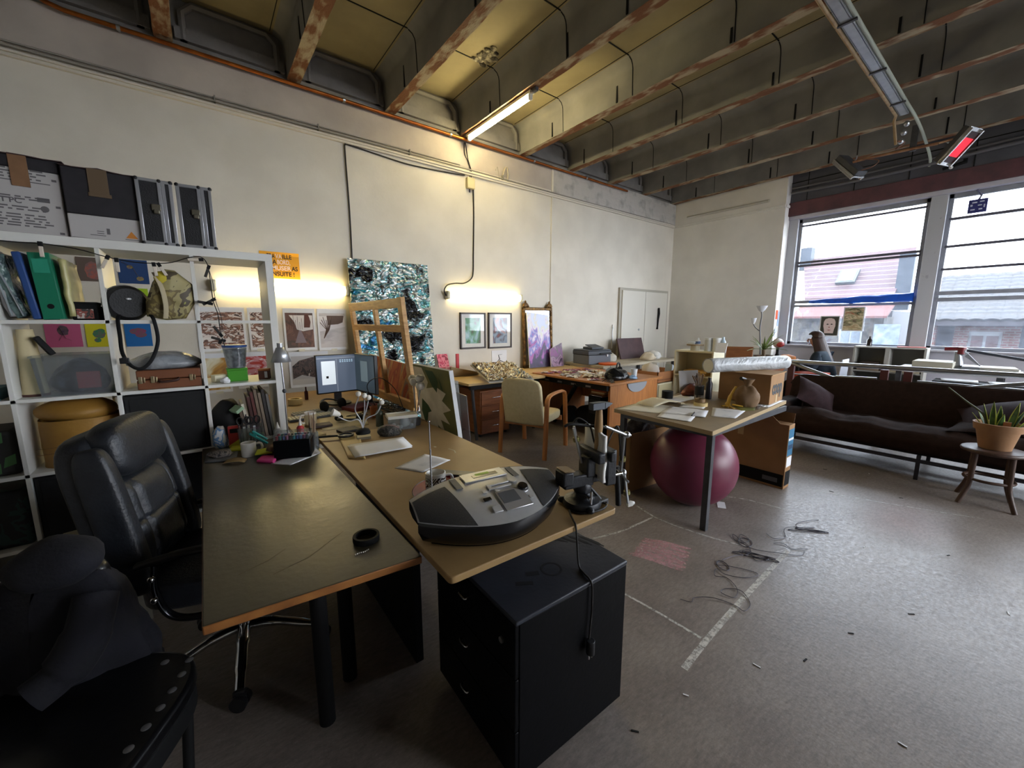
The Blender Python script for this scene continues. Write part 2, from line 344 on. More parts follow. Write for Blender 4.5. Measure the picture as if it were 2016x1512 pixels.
struct(MB().box(-3.6, -3.4, -4.7, 5.1, -.1, 4.35).build('wall_front', [mat('rear_wall', 'b5b0a6', .8)]))
# ceiling slab with ribs
def slab_mat():
    m = mat('stained_concrete_slab', '988c6a', .85, c2='7d7256', sc=1.9, lo=.3, hi=.72, det=8, bump=.12, bsc=22); N = m.node_tree.nodes; L = m.node_tree.links; bb = N['Principled BSDF']
    return m
RUST = mat('rusty_peeled_paint', '6e4526', .8, c2='a2947a', sc=4, lo=.46, hi=.6, det=9, stretch=(3, 1.1, 3), bump=.25, bsc=30)
RIB = mat('rib_concrete', '84827c', .85, c2='6f6d69', sc=2.4, bump=.12, bsc=28, det=7)
cl = MB().box(-3.5, 8.75, -4.7, 5.1, 4.23, 4.36)
struct(cl.build('ceiling', slab_mat()))
SLAB = bpy.data.objects['ceiling']; q = MB()
for i in range(16):        # spalled plaster patch near the lit tube
    a = i * 2.4; r = .035 + .012 * (i % 4); q.sphere((2.66 + r * 2 * cos(a) * (.4 + .04 * i), 3.88 + r * 2.2 * sin(a) * (.4 + .04 * i), 4.226), (.04 + .01 * (i % 3), .03, .022 + .006 * (i % 2)), 8, 5)
q.build('spalled_patch', mat('pale_broken_plaster', 'a79f88', .9, c2='4a4438', sc=14, lo=.42, hi=.55, bump=.4, bsc=30), SLAB)
q = MB()
for k in range(-3, 9):        # shuttering seams across each bay
    for y in (4.0, 2.95, 1.9, .85, -.2, -1.25, -2.3): q.box(k + .12, k + .84, y - .005, y + .005, 4.224, 4.232)
    for x in (.165, .795): q.box(k + x - .003, k + x + .003, -4.5, 4.85, 4.226, 4.232)
struct(q.build('trim_5', BLACKM))
random.seed(11)
for k in range(-3, 9):
    x = k - .02
    prof = [(-.058, 3.865), (.058, 3.865), (.070, 4.13), (.078, 4.165), (.10, 4.20), (.14, 4.222), (.17, 4.235), (-.17, 4.235), (-.14, 4.222), (-.10, 4.20), (-.078, 4.165), (-.070, 4.13)]
    V = [(x + a, y, z) for y in (4.9, -4.65) for a, z in prof]; n = len(prof)
    F = [(i, (i + 1) % n, n + (i + 1) % n, n + i) for i in range(n)]
    b = MB().add(V, F, 0); b.m[0] = 1
    # ragged spalled underside just proud of the rib
    b.grid(2, 90, lambda u, v: (x + (u - .5) * (.124 + .012 * noise.noise((v * 40, u * 3, k))), 4.88 - v * 9.5, 3.862 + .006 * noise.noise((u * 4, v * 60, k * 3))), 1)
    for y in ((4.35 + random.uniform(-.2, .2)), 3.2 + random.uniform(-.3, .3), 2.1 + random.uniform(-.3, .3), 1.0, -.3, -1.5):
        for s in (-1, 1): b.box(x + s * .063 - .006, x + s * .063 + .006, y - .009, y + .009, 3.875, 3.875 + random.choice((.12, .17, .2)), 2)
    for y in (4.0, 2.95, 1.9, .85, -.2, -1.25, -2.3):
        for s in (-1, 1): b.tube([(x + s * .060, y, 3.87), (x + s * .072, y, 4.13), (x + s * .08, y, 4.165), (x + s * .102, y, 4.198), (x + s * .142, y, 4.22)], .0045, 5, 2)
    struct(b.build('trim_%d' % (k + 9), [RIB, RUST, BLACKM], smooth=40))
# cove where slab meets wall, one per bay
q = MB()
for k in range(-3, 9):
    q.box(k + .06, k + .90, 4.86, 4.905, 3.9, 4.0)
    q.tube([(k + .12, 4.88, 3.9), (k + .12, 4.88, 4.12), (k + .2, 4.88, 4.2), (k + .76, 4.88, 4.2), (k + .84, 4.88, 4.12), (k + .84, 4.88, 3.9)], .03, 6)
struct(q.build('trim_20', GREYCON, smooth=40))
# windows: frames, sash bars, panes
FRM = mat('window_frame_paint', '8a8d96', .5, c2='7c7f88', sc=8)
DBAR = mat('dark_window_bar', '4d4c58', .5)
PANE = glassmat('window_glass', 'f4f8fb', .06, .035, 'c8d2e4')  # dust share also stands in for the pale haze over the view outside
def window(n, y0, y1, bars):
    b = MB(); x0, x1 = 8.40, 8.46
    b.box(x0, x1, y0, y0 + .05, 1.06, 3.2).box(x0, x1, y1 - .05, y1, 1.06, 3.2).box(x0, x1, y0, y1, 1.06, 1.11).box(x0, x1, y0, y1, 3.14, 3.2)
    w_ = struct(b.build('window_%d' % n, FRM, bevel=.004))
    for z, h, mm in bars:
        MB().box(x0 - .01, x1 + .005, y0 + .03, y1 - .03, z - h / 2, z + h / 2).build('sash_bar', mm, w_, bevel=.003)
    MB().box(8.43, 8.434, y0 + .04, y1 - .04, 1.1, 3.15).build('pane', PANE, w_)
    return w_
window(1, 1.10, 2.70, ((3.09, .022, DBAR), (2.475, .03, DBAR), (2.42, .03, DBAR), (1.80, .05, FRM), (1.73, .04, FRM)))
B2 = ((2.87, .03, DBAR), (2.5, .03, DBAR), (2.19, .03, DBAR), (1.86, .05, FRM), (1.77, .05, FRM))
window(2, -.65, .93, B2); window(3, -2.4, -.82, B2); window(4, -4.15, -2.57, B2)
# double white cupboard door in the long wall, with its frame
d = struct(MB().box(6.34, 7.98, 4.86, 4.905, 0, 2.10).build('door_1', [mat('door_frame_paint', 'a49f92', .6)], bevel=.004))
for x0, x1 in ((6.40, 7.14), (7.15, 7.92)): MB().box(x0, x1, 4.84, 4.875, .02, 2.05).build('leaf', mat('door_leaf_paint', 'cbc7bc', .55), d, bevel=.004)
MB().tube([(7.60, 4.82, 1.74), (7.60, 4.815, 1.62), (7.59, 4.82, 1.5), (7.585, 4.82, 1.36), (7.58, 4.825, 1.3)], [.02, .026, .02, .015, .022], 8).build('handle', BLACKM, d, smooth=50)
MB().cyl(.022, 0, .02, 12, M=rot(90, 0, 0, (6.95, 4.84, 1.3))).build('lock', STEEL, d)
# ================================================================ OUTSIDE
struct(MB().box(-30, 60, -45, 45, -3.6, -3.5).build('ground', mat('yard_ground', '4a4844', .9)))
def tiles(name, c, c2, w_, h_, mort='5a4a48'):
    m = bpy.data.materials.new(name); m.use_nodes = True; N = m.node_tree.nodes; L = m.node_tree.links; b = N['Principled BSDF']; b.inputs['Roughness'].default_value = .8
    tcn = N.new('ShaderNodeTexCoord'); sp = N.new('ShaderNodeSeparateXYZ'); cb = N.new('ShaderNodeCombineXYZ'); L.new(tcn.outputs['Object'], sp.inputs[0]); L.new(sp.outputs['Y'], cb.inputs['X']); L.new(sp.outputs['Z'], cb.inputs['Y'])
    br = N.new('ShaderNodeTexBrick'); br.inputs['Scale'].default_value = 1; br.inputs['Brick Width'].default_value = w_; br.inputs['Row Height'].default_value = h_; br.inputs['Mortar Size'].default_value = .012
    br.inputs['Color1'].default_value = lin(c); br.inputs['Color2'].default_value = lin(c2); br.inputs['Mortar'].default_value = lin(mort); L.new(cb.outputs[0], br.inputs['Vector']); L.new(br.outputs['Color'], b.inputs['Base Color'])
    return m
REDT = tiles('red_roof_tiles', '3a2527', '312024', 5, .15); DKT = tiles('slate_brown_roof_tiles', '1d1e23', '24211f', .24, .075, '101014'); BRK = tiles('red_bricks', '481512', '3e1310', .16, .06, '4a4540')
def stone():
    return mat('rubble_stone', '37342f', .9, c2='1c1a18', sc=5.5, lo=.46, hi=.56, bump=.5, bsc=9, det=3)
STONE = stone(); OUTW = mat('outside_render', '3a3a3e', .9); OGLS = mat('outside_window_glass', '3a444e', .15)
OWH = mat('outside_white_paint', '6a6d70', .6); DKEAVE = mat('dark_eave', '221f24', .8)
h = T('house', 'far house with red tiled roof and skylight, seen through the left window', 'house', (16, 0, -3.5))
MB().box(1.2, 6, 2.75, 6.8, 0, 5.3, 0).build('wall', OUTW, h)
MB().add([(.8, 2.72, 5.75), (.8, 5.0, 5.75), (2.6, 5.7, 7.3), (2.6, 2.62, 7.36), (.8, 2.72, 5.68), (.8, 5.0, 5.68), (2.6, 5.7, 7.2), (2.6, 2.62, 7.26)], [(0, 1, 2, 3), (4, 7, 6, 5), (0, 3, 7, 4), (1, 5, 6, 2), (0, 4, 5, 1), (3, 2, 6, 7)]).build('roof', REDT, h)
MB().box(1.05, 1.25, 2.4, 2.75, 5.3, 7.0, 0).box(2.3, 2.7, 5.4, 5.9, 6.9, 7.7, 0).build('chimney', mat('grey_slate', '242a32', .8), h)
sk = MB(rot(0, -41, 0, (1.52, 4.05, 6.45))).box(-.35, .35, -.26, .26, -.02, .06).build('skylight', mat('skylight_frame', '23292c', .5), h)
MB(rot(0, -41, 0, (1.52, 4.05, 6.45))).box(-.28, .28, -.2, .2, .055, .07).build('pane', mat('skylight_pane', '5f7476', .1), sk)
MB().box(-.1, 1.2, 2.7, 7.4, 0, 5.1).build('stone_wall', STONE, h)
MB().add([(-.4, 2.6, 5.12), (-.4, 5.0, 5.12), (.5, 5.0, 5.5), (.5, 2.6, 5.5), (-.4, 2.6, 5.06), (-.4, 5.0, 5.06), (.5, 5.0, 5.44), (.5, 2.6, 5.44)], [(0, 1, 2, 3), (4, 7, 6, 5), (0, 3, 7, 4), (1, 5, 6, 2), (0, 4, 5, 1), (3, 2, 6, 7)]).build('porch_roof', mat('orange_red_tiles', '46201c', .8, c2='3c1c1a', sc=12), h)
f = MB().box(-.14, -.08, 3.15, 3.7, 3.9, 4.72).build('window', OWH, h)
MB().box(-.16, -.13, 3.2, 3.4, 3.95, 4.66).box(-.16, -.13, 3.45, 3.65, 3.95, 4.66).build('pane', OGLS, f)
h = T('house', 'nearer house with dark ridged tile roof and brick window surround, seen through the right window', 'house', (14.5, 0, -3.5))
MB().box(.6, 5, -6, 1.55, 0, 5.0).build('wall', mat('shaded_render', '2f3036', .9), h)
b = MB()
def rf(u, v): 
    y = 1.75 - u * 8; return (0 + v * 2.4, y, 4.98 + v * 1.22 + .025 * abs(sin(y * 13)) + .02 * ((v * 12) % 1))
b.grid(240, 24, rf); b.build('roof', DKT, h, solid=.06)
MB().box(.02, .62, -6, 1.7, 4.86, 4.98).build('eave', DKEAVE, h)
MB().box(.5, .62, .95, 1.2, 3.6, 4.72, 0).box(.5, .62, .15, .42, 3.6, 4.72, 0).box(.5, .62, .15, 1.2, 4.72, 4.84).build('brick_surround', BRK, h)
f = MB().box(.54, .64, .42, .95, 3.6, 4.72).build('window', OWH, h)
MB().box(.52, .56, .47, .66, 3.7, 4.62).box(.52, .56, .71, .9, 3.7, 4.62).build('pane', mat('brown_curtain_glass', '3c2c2b', .3), f)
MB().box(.3, .62, 1.5, 1.95, 0, 5.0).build('brick_pier', BRK, h)
# ================================================================ LAMPS, PIPES, CABLES
TUBE = mat('lit_tube', 'fff2cc', .4, emis='ffe6a0', es=4.5)
TUBEC = mat('lit_ceiling_tube', 'fff2cc', .4, emis='ffecb4', es=26)
LAMPH = mat('lamp_housing', 'cfc9b0', .5)
def wall_lamp(x0, x1, z, label):
    t = T('tube_lamp', label, 'lamp', ((x0 + x1) / 2, 4.9, z), group='tube lamps on the long wall')
    L_ = (x1 - x0) / 2
    MB().box(-L_ + .03, L_ - .03, -.03, 0, -.035, .035).build('housing', LAMPH, t, bevel=.005)
    prof = [(-.052, .0), (-.05, -.03), (-.038, -.058), (0, -.07), (.038, -.058), (.05, -.03), (.052, 0)]
    V = [(x, y - .012, z_) for x in (-L_ + .04, L_ - .04) for z_, y in prof]; n = len(prof)
    MB().add(V, [(i, i + 1, n + i + 1, n + i) for i in range(n - 1)] + [tuple(range(n)), tuple(range(n, 2 * n))]).build('diffuser', TUBE, t, smooth=60)
    for s in (-1, 1): MB().box(s * L_ - .025 - s * .02, s * L_ + .025 - s * .02, -.085, 0, -.054, .054).build('end_cap', LAMPH, t, bevel=.018, seg=3)
    return t
wall_lamp(.115, 1.385, 1.805, 'lit fluorescent wall lamp behind the white shelving, above the pinned landscape prints')
wall_lamp(2.645, 3.945, 1.812, 'lit fluorescent wall lamp above the two small framed pictures')
t = T('tube_lamp', 'bare lit fluorescent tube fixed under a ceiling rib', 'lamp', (2.98, 4.15, 3.855))
MB().box(-.03, .03, -.64, .64, -.03, 0).build('batten', LAMPH, t, bevel=.004)
MB().tube([(0, -.6, -.06), (0, .6, -.06)], .02, 12).build('tube', TUBEC, t, smooth=50)
for s in (-1, 1): MB().box(-.02, .02, s * .61 - .015, s * .61 + .015, -.085, 0).build('socket', mat('socket_white', 'd8d5c8', .5), t, bevel=.004)
MB().box(-.022, .022, -.72, -.66, -.035, 0).build('end_cap', DKSTEEL, t, bevel=.005)
COPPER = mat('copper_pipe_metal', 'a8632c', .38, metal=.85, c2='8a4a20', sc=10)
t = T('copper_pipe', 'long copper pipe running along the long wall just under the ceiling ribs', 'pipe', (0, 4.865, 3.815))
MB().tube([(-.75, .0, .06), (-.7, -.03, .02), (-.6, -.03, 0), (3, -.03, -.004), (6.4, -.03, 0)], .017, 10).build('pipe', COPPER, t, smooth=60)
for x in (-.3, 1.45, 2.75, 4.15, 5.3): MB().cyl(.024, -.012, .012, 12, M=rot(0, 90, 0, (x, -.03, 0))).box(x - .006, x + .006, -.01, .03, -.006, .006).build('clip', STEEL, t, smooth=40)
t = T('conduit', 'thin grey twin conduit lying along the wall ledge', 'conduit', (0, 4.87, 3.47))
MB().tube([(-3.3, 0, .0), (3.05, 0, 0), (4.55, 0, -.01), (8.0, .005, -.03)], .011, 8).tube([(-3.3, .005, .03), (2.9, .005, .03)], .008, 8).build('tubing', mat('conduit_grey', '8f8a80', .6), t, smooth=50)
for x in (-1, .3, 1.18, 2.2, 3.6): MB().box(x - .006, x + .006, -.014, .028, -.012, .045).build('clip', mat('clip_grey', '77746c', .6), t)
CABLE = mat('black_cable', '191512', .6)
o = MB().tube(spline([(1.452, 4.888, 2.12), (1.456, 4.888, 2.7), (1.445, 4.888, 3.3), (1.452, 4.886, 3.39), (1.5, 4.89, 3.395), (1.85, 4.89, 3.37), (2.2, 4.89, 3.35), (2.7, 4.89, 3.37), (2.98, 4.885, 3.39)], 6), .008, 6).build('black_cable', CABLE, smooth=60)
tag(o, 'black cable dropping from the ledge to the crinkled foil panel', 'cable')
o = MB().tube(spline([(2.98, 4.885, 3.80), (2.985, 4.88, 3.65), (3.06, 4.88, 3.5), (3.05, 4.88, 3.35)], 8), .005, 6).tube(spline([(3.0, 4.885, 3.80), (3.03, 4.88, 3.6), (3.08, 4.88, 3.46), (3.07, 4.88, 3.35)], 8), .005, 6).build('lamp_cable', CABLE, smooth=60)
tag(o, 'thin twin cable from ceiling tube down to the junction box', 'cable')
t = T('junction_box', 'cream junction box on the wall below the ceiling tube', 'junction box', (3.06, 4.9, 3.29))
MB().box(-.06, .06, -.05, 0, -.06, .08).build('body', mat('cream_plastic', 'c9bd94', .5), t, bevel=.008); MB().cyl(.012, -.1, -.05, 8).build('gland', GRYPL, t)
o = MB().tube(spline([(3.11, 4.885, 3.24), (3.115, 4.89, 2.9), (3.10, 4.89, 2.4), (3.09, 4.888, 2.15), (3.04, 4.86, 2.05), (2.92, 4.85, 1.98), (2.78, 4.85, 1.97), (2.66, 4.85, 1.94), (2.61, 4.85, 1.87), (2.64, 4.85, 1.80)], 8), .009, 6).build('lamp_cable', CABLE, smooth=60)
tag(o, 'black cable from the junction box curling into the right wall lamp', 'cable')
o = MB().tube(spline([(3.6, 4.885, 3.44), (3.62, 4.87, 3.56), (3.66, 4.86, 3.63), (3.69, 4.865, 3.55), (3.70, 4.885, 3.44)], 6), .012, 6).tube(spline([(3.55, 4.885, 3.45), (3.5, 4.86, 3.6), (3.47, 4.86, 3.55)], 5), .005, 5).build('cable_loop', mat('pale_cable', 'a59d8e', .6), smooth=60)
tag(o, 'loop of pale cable tucked above the wall ledge', 'cable')
# cable tray with two infrared heaters
t = T('cable_tray', 'pale metal cable tray hanging under the ceiling ribs toward the windows', 'cable tray', (0, 1.18, 3.76))
TRAY = mat('galvanised_tray', 'a9acae', .4, metal=.6, c2='9a9da0', sc=9)
MB().box(-1, 6.5, -.034, .034, 0, .012).box(-1, 6.5, -.038, -.03, 0, .04).box(-1, 6.5, .03, .038, 0, .04).build('channel', TRAY, t)
MB().tube([(-1, .062, .0), (6.45, .062, 0), (6.52, .085, -.03), (6.54, .07, -.14), (6.56, .05, -.28)], .014, 8).build('side_pipe', mat('tan_pipe', 'a08866', .55, c2='8a7050', sc=14), t, smooth=60)
MB().tube(spline([(-1, -.052, .02), (5.6, -.052, .03), (6.8, -.06, .02), (7.6, -.05, -.03), (8.1, -.04, -.1), (8.24, -.02, -.16)], 6), .016, 8).build('flexible_cable', mat('greenish_cable', 'a5ab9c', .5), t, smooth=60)
for x in (.6, 1.9, 3.2, 4.2, 5.2, 6.1): MB().box(x - .012, x + .012, -.07, .07, -.012, .002).box(x - .006, x + .006, -.006, .006, .0, .11).build('strap', DKSTEEL, t)
for s in range(3): MB().sphere((6.62 + .03 * s, -.01 + .02 * s, -.06 - .08 * s), (.035, .03, .03), 10, 6).build('clamp', STEEL, t, smooth=60)
HB = mat('heater_reflector', 'd6d6d6', .2, metal=.8)
HEATEL = mat('glowing_heater', '6a1010', .4, emis='ff1020', es=.75)
HEATD = mat('dark_heater_ends', '2a0c0e', .4)
t = T('heater_bar', 'rusty horizontal pipe carrying the two infrared heaters', 'pipe', (7.3, 1.2, 3.58))
MB().tube([(0, -.22, .02), (-.03, .2, .03), (-.1, .42, .02), (-.14, .56, .0)], .018, 8).tube([(0, -.22, .02), (.08, -.32, .05), (.13, -.37, .06)], .014, 8).build('pipe', mat('rusty_pipe', '7d5238', .55, metal=.3, c2='94704f', sc=14), t, smooth=60)
MB().tube(spline([(-.72, .02, -.06), (-.5, .0, -.02), (-.15, .1, .05), (-.05, .15, .06)], 6), .01, 6).tube(spline([(-.14, .46, .01), (-.1, .3, -.04), (-.16, .34, -.12), (-.2, .5, -.15)], 6), .006, 6).build('gas_hose', mat('brown_hose', '6e4a36', .6), t, smooth=60)
MB().box(-.02, .02, -.03, .03, 0, .3).build('hanger', DKSTEEL, t)
def heater(loc, rotm, label, glow):
    t = T('infrared_heater', label, 'heater', loc, rotm=rotm, group='infrared heaters under the ceiling')
    MB().box(-.2, .2, -.09, .09, -.0, .07).build('casing', DKSTEEL, t, bevel=.01)
    MB().box(-.21, .21, -.1, .1, -.02, 0).box(-.2, .2, .08, .1, -.05, -.02).box(-.2, .2, -.1, -.08, -.05, -.02).build('reflector', HB, t, bevel=.003)
    MB().box(-.17, .17, -.075, .075, -.035, -.02).build('element', HEATD, t)
    MB().box(-.1, .1, -.06, .06, -.04, -.034).build('glow_plate', HEATEL if glow else mat('dull_heater', '8a3028', .4, emis='ff4030', es=.5), t)
    MB().tube([(0, 0, .07), (.0, .02, .13), (0, .05, .16)], .01, 6).build('bracket', STEEL, t)
heater((7.45, .82, 3.55), (radians(5), radians(50), radians(70)), 'glowing red infrared heater at the window end of the ceiling pipe, right one', True)
heater((7.2, 1.80, 3.53), (radians(-4), radians(-48), radians(72)), 'silver edged infrared heater on the left end of the rusty pipe', False)
o = MB().tube(spline([(8.2, 2.8, 3.62), (8.2, 1.6, 3.60), (8.2, .6, 3.64), (8.2, -.6, 3.66), (8.2, -3, 3.7)], 4), .024, 8).tube(spline([(8.22, 2.8, 3.70), (8.22, 1.2, 3.69), (8.22, -3, 3.78)], 4), .018, 8).build('wall_pipe', mat('grey_pipe', '5b5a5e', .6), smooth=60)
tag(o, 'grey pair of pipes along the concrete above the windows', 'pipe')
t = T('camera', 'small dark security camera above the right window', 'camera', (8.25, .92, 3.5))
MB().tube([(-.02, .1, .02), (-.04, -.12, .05)], .02, 8).build('body', BLACKM, t); MB().sphere((-.05, .02, .01), .022, 10, 8).build('lens', mat('lens_white', 'd5d5d5', .3), t, smooth=60); MB().box(-.02, .01, -.12, -.08, .05, .1).build('mount', BLACKM, t)
o = MB().tube([(8.09, 3.1, 3.55), (8.09, 4.6, 3.56)], .022, 10).build('tube_batten', mat('white_batten', 'b5b2aa', .6), smooth=50); tag(o, 'unlit white batten high in the far corner of the room', 'lamp')
# ================================================================ THINGS ON THE LONG WALL
YEL = mat('yellow_poster', 'd99a1e', .7, c2='d18f18', sc=4)
t = T('poster', 'yellow slogan poster with black and pale capitals, above the left wall lamp', 'poster', (.72, 4.897, 2.04))
MB().grid(8, 8, lambda u, v: ((u - .5) * .36, -.002 - (.012 * u if v > .9 else 0) , (v - .5) * .265)).build('sheet', YEL, t, solid=.001)
INK = mat('black_ink', '1a1712', .7); PALE = mat('pale_ink', 'e8cfc0', .7)
R90 = lambda x, z, y=-.006: rot(90, 0, 0, (x, y, z))
def words(parts, z):
    for s, m_, x0, x1 in parts:
        o = text(t, s, .062, m_, Matrix(), ext=0, align='LEFT', bold=.0012); xs = [v.co.x for v in o.data.vertices]; k = (x1 - x0) / (max(xs) - min(xs))
        o.data.transform(Matrix.Translation((x0 - min(xs) * k, -.006, z)) @ rot(90, 0, 0) @ Matrix.Diagonal((k, 1, 1, 1)))
words([('TRA', INK, -.118, -.044), ('VA', PALE, -.041, .02), ('ILLE', INK, .025, .11)], .088)
words([("D'A", INK, -.116, -.032), ('BORD,', PALE, -.027, .092)], .03)
words([("T'", INK, -.165, -.13), ('AMUSER', PALE, -.125, .098), ('AS', INK, .102, .16)], -.03)
words([('ENSUITE !', INK, -.105, .125)], -.09)
TAPE = mat('clear_tape', 'd8d2ba', .4)
def print_(x0, x1, z0, z1, m, label, margin=.02, y=4.896, group='landscape prints pinned on the wall', base=PAPER, tape=True, curl=.01):
    t = T('art_print', label, 'art print', ((x0 + x1) / 2, y, (z0 + z1) / 2), group=group)
    W_, H_ = x1 - x0, z1 - z0
    MB().grid(6, 6, lambda u, v: ((u - .5) * W_, -.003 - curl * (2 * abs(v - .5)) ** 4, (v - .5) * H_)).build('sheet', base, t, solid=.0012)
    MB().grid(6, 6, lambda u, v: ((u - .5) * (W_ - 2 * margin), -.0045 - curl * (2 * abs(v - .5) * (1 - 2 * margin / H_)) ** 4, (v - .5) * (H_ - 2 * margin) + margin * .4)).build('printed_image', m, t)
    if tape: MB().box(-.03, .03, -.018, -.013, -H_ / 2 - .012, -H_ / 2 + .012).build('tape', TAPE, t)
    return t
SEP = ['d9d4d0', 'd2c8c4', '62483f', '8a6454', 'cfc4be', '4b3833', '6e5248']
print_(-.03, .36, 1.17, 1.60, art('print_hills', SEP, 9, 1.2, 5, stretch=(1, 1, 2.2)), 'brown and white valley print, second row behind the hanging photo clips')
print_(.385, .56, 1.17, 1.60, art('print_hills_right', SEP, 9, 1.2, 5, stretch=(1, 1, 2.2), seed=3), 'brown and white valley print cut by the end panel of the shelving')
print_(-.02, .2, .76, 1.15, art('print_orange', ['3a2018', '8a5a2c', 'b98a3c', 'd8cda8', 'e3dfd0'], 5, .8, 3, const=False, seed=5), 'orange and cream blurred print behind the jar with the blue lid')
print_(.25, .57, .78, 1.15, art('print_pink', ['c9b9b9', 'b23a30', 'c98a90', 'e0d4d4', '8a3a34'], 8, 1, 4, seed=8, stretch=(1, 1, 2)), 'pink and red striped print beside the small cardboard boxes')
p = print_(.70, 1.01, 1.15, 1.60, art('print_road_ground', ['50403a', '66483f', '785648', '443632'], 9, 1.5, 5), 'sepia print of a straight road between bare trees')
RW = mat('road_white', 'd6d0cf', .8); RG = mat('road_grey', '87787c', .8)
b = MB()
b.add([(-.13, -.0065, .2), (.13, -.0065, .2), (.13, -.0065, .0), (.03, -.0065, -.02), (-.03, -.0065, .0), (-.05, -.0065, .08)], [(0, 1, 2, 3, 4, 5)], 0)
b.add([(-.01, -.0072, -.01), (.01, -.0072, -.01), (.075, -.0072, -.2), (-.075, -.0072, -.2)], [(0, 1, 2, 3)], 1)
b.add([(.04, -.0072, .02), (.05, -.0072, .15), (.075, -.0072, .19), (.1, -.0072, .13), (.11, -.0072, .08), (.1, -.0072, .02)], [(0, 1, 2, 3, 4, 5)], 2)
for k in range(7): b.box(-.1 + k * .02, -.097 + k * .02, -.0075, -.007, -.0, .08 + .1 * ((k * 37) % 5) / 5, 2)
b.build('road_picture', [RW, RG, mat('sepia_dark', '5d3a34', .8)], p)
p = print_(1.035, 1.35, 1.14, 1.60, art('print_snow', ['b8b0ae', 'c4bdba', 'aaa3a2'], 4, .5, 3, const=False, stretch=(1, 1, 3)), 'sepia print of a snowy slope with a dark rock, right of the road print')
b = MB(); b.add([(-.05, -.0065, .05), (-.06, -.0065, .17), (.1, -.0065, .18), (.125, -.0065, .15), (.11, -.0065, .08), (.06, -.0065, .06)], [(0, 1, 2, 3, 4, 5)], 0)
for k in range(9): b.tube([(-.1, -.007, -.1), (-.07 + .004 * k, -.007, .0), (-.13 + .016 * k, -.007, .08 + .03 * (k % 3))], .003, 4, 0)
b.add([(-.14, -.006, .2), (-.14, -.006, -.02), (.14, -.006, .03), (.14, -.006, .2)], [(0, 1, 2, 3)], 1)
b.build('rock_picture', [mat('sepia_rock', '5f4e48', .8), RW], p)
p = print_(.72, 1.12, .74, 1.13, mat('print_sky', 'b9b5b2', .8), 'sepia print of a dark boulder, half hidden by the computer screen', tape=False)
b = MB(); b.add([(-.17, -.0065, -.1), (-.17, -.0065, .04), (-.1, -.0065, .1), (.06, -.0065, .14), (.19, -.0065, .13), (.19, -.0065, -.07), (.1, -.0065, -.11), (-.08, -.0065, -.06)], [tuple(range(8))]).build('boulder_picture', art('boulder', ['453a38', '5b4a44', '2f2a2a', 'b8aca6', '4a3e3a'], 14, 1, 4, lo=.35, hi=.75), p)
G2 = 'small square animal pictures pinned behind the shelving'
def small_print(x0, x1, z0, z1, c, fig, figc, label, grp=G2):
    t = T('art_print', label, 'art print', ((x0 + x1) / 2, 4.896, (z0 + z1) / 2), group=grp)
    MB().box(-(x1 - x0) / 2, (x1 - x0) / 2, -.004, 0, -(z1 - z0) / 2, (z1 - z0) / 2).build('sheet', mat('print_ground_' + c, c, .8, c2=c), t)
    b = MB(); k = (x1 - x0)
    for i, f_ in enumerate(fig):
        if len(f_) == 4 and not isinstance(f_[0], tuple):
            x, z, rx, rz_ = f_; n = 16
            b.add([(x * k + rx * k * cos(2 * pi * q / n) * (1 + .18 * noise.noise((q * .9, i, x * 9))), -.0048 - .0003 * i, z * k + rz_ * k * sin(2 * pi * q / n) * (1 + .25 * noise.noise((q * .9 + 5, i, z * 9)))) for q in range(n)], [tuple(range(n))])
        else: b.tube([(x * k, -.0052, z * k) for x, z in f_], [.03 * k * (1.2 - .7 * j / len(f_)) for j in range(len(f_))], 5, flat=.15)
    b.build('painted_figure', mat('figure_' + figc, figc, .8, c2='6a5a5a', sc=40), t)
small_print(-.765, -.60, 1.795, 1.99, '5e5048', [(.05, -.05, .3, .42)], '9c5648', 'dark brown picture with a reddish blur, between the binders and the black box')
small_print(-.52, -.325, 1.79, 1.995, '1d3a66', [((-.35, .42), (-.2, .3), (.0, .2), (.08, -.05), (.2, -.3), (.3, -.35)), (-.1, .2, .1, .08), (.2, -.3, .12, .1)], '8f7c34', 'navy blue picture with a long ochre creature above the canvas hat bag')
small_print(-.54, -.345, 1.55, 1.75, '8fae1e', [(.1, -.1, .2, .15)], '5d7a1a', 'lime green picture behind the round black case')
small_print(-1.005, -.80, 1.25, 1.44, 'c25d84', [((-.1, .4), (0, .1), (.05, -.1), (.2, -.2)), ((0, .1), (-.15, -.2)), (0, .2, .16, .2)], '4c3050', 'pink picture with a purple long legged creature, above the clear tub')
small_print(-.775, -.64, 1.245, 1.44, 'c8c022', [(.1, .1, .3, .28), (.2, .3, .18, .12), (0, -.3, .16, .14)], '1f7a54', 'yellow picture with a green coiled creature, above the clear tub')
small_print(-.535, -.36, 1.24, 1.44, '1d66a8', [(0, .2, .32, .16), (.1, .02, .22, .14), (-.1, .15, .2, .1)], '8a3a62', 'bright blue picture with a magenta blob, framed by the hanging black strap')
small_print(-1.25, -1.1, 1.3, 1.5, '6c3a78', [(0, 0, .2, .2)], 'b0a060', 'purple picture at the left end of the pinned row')
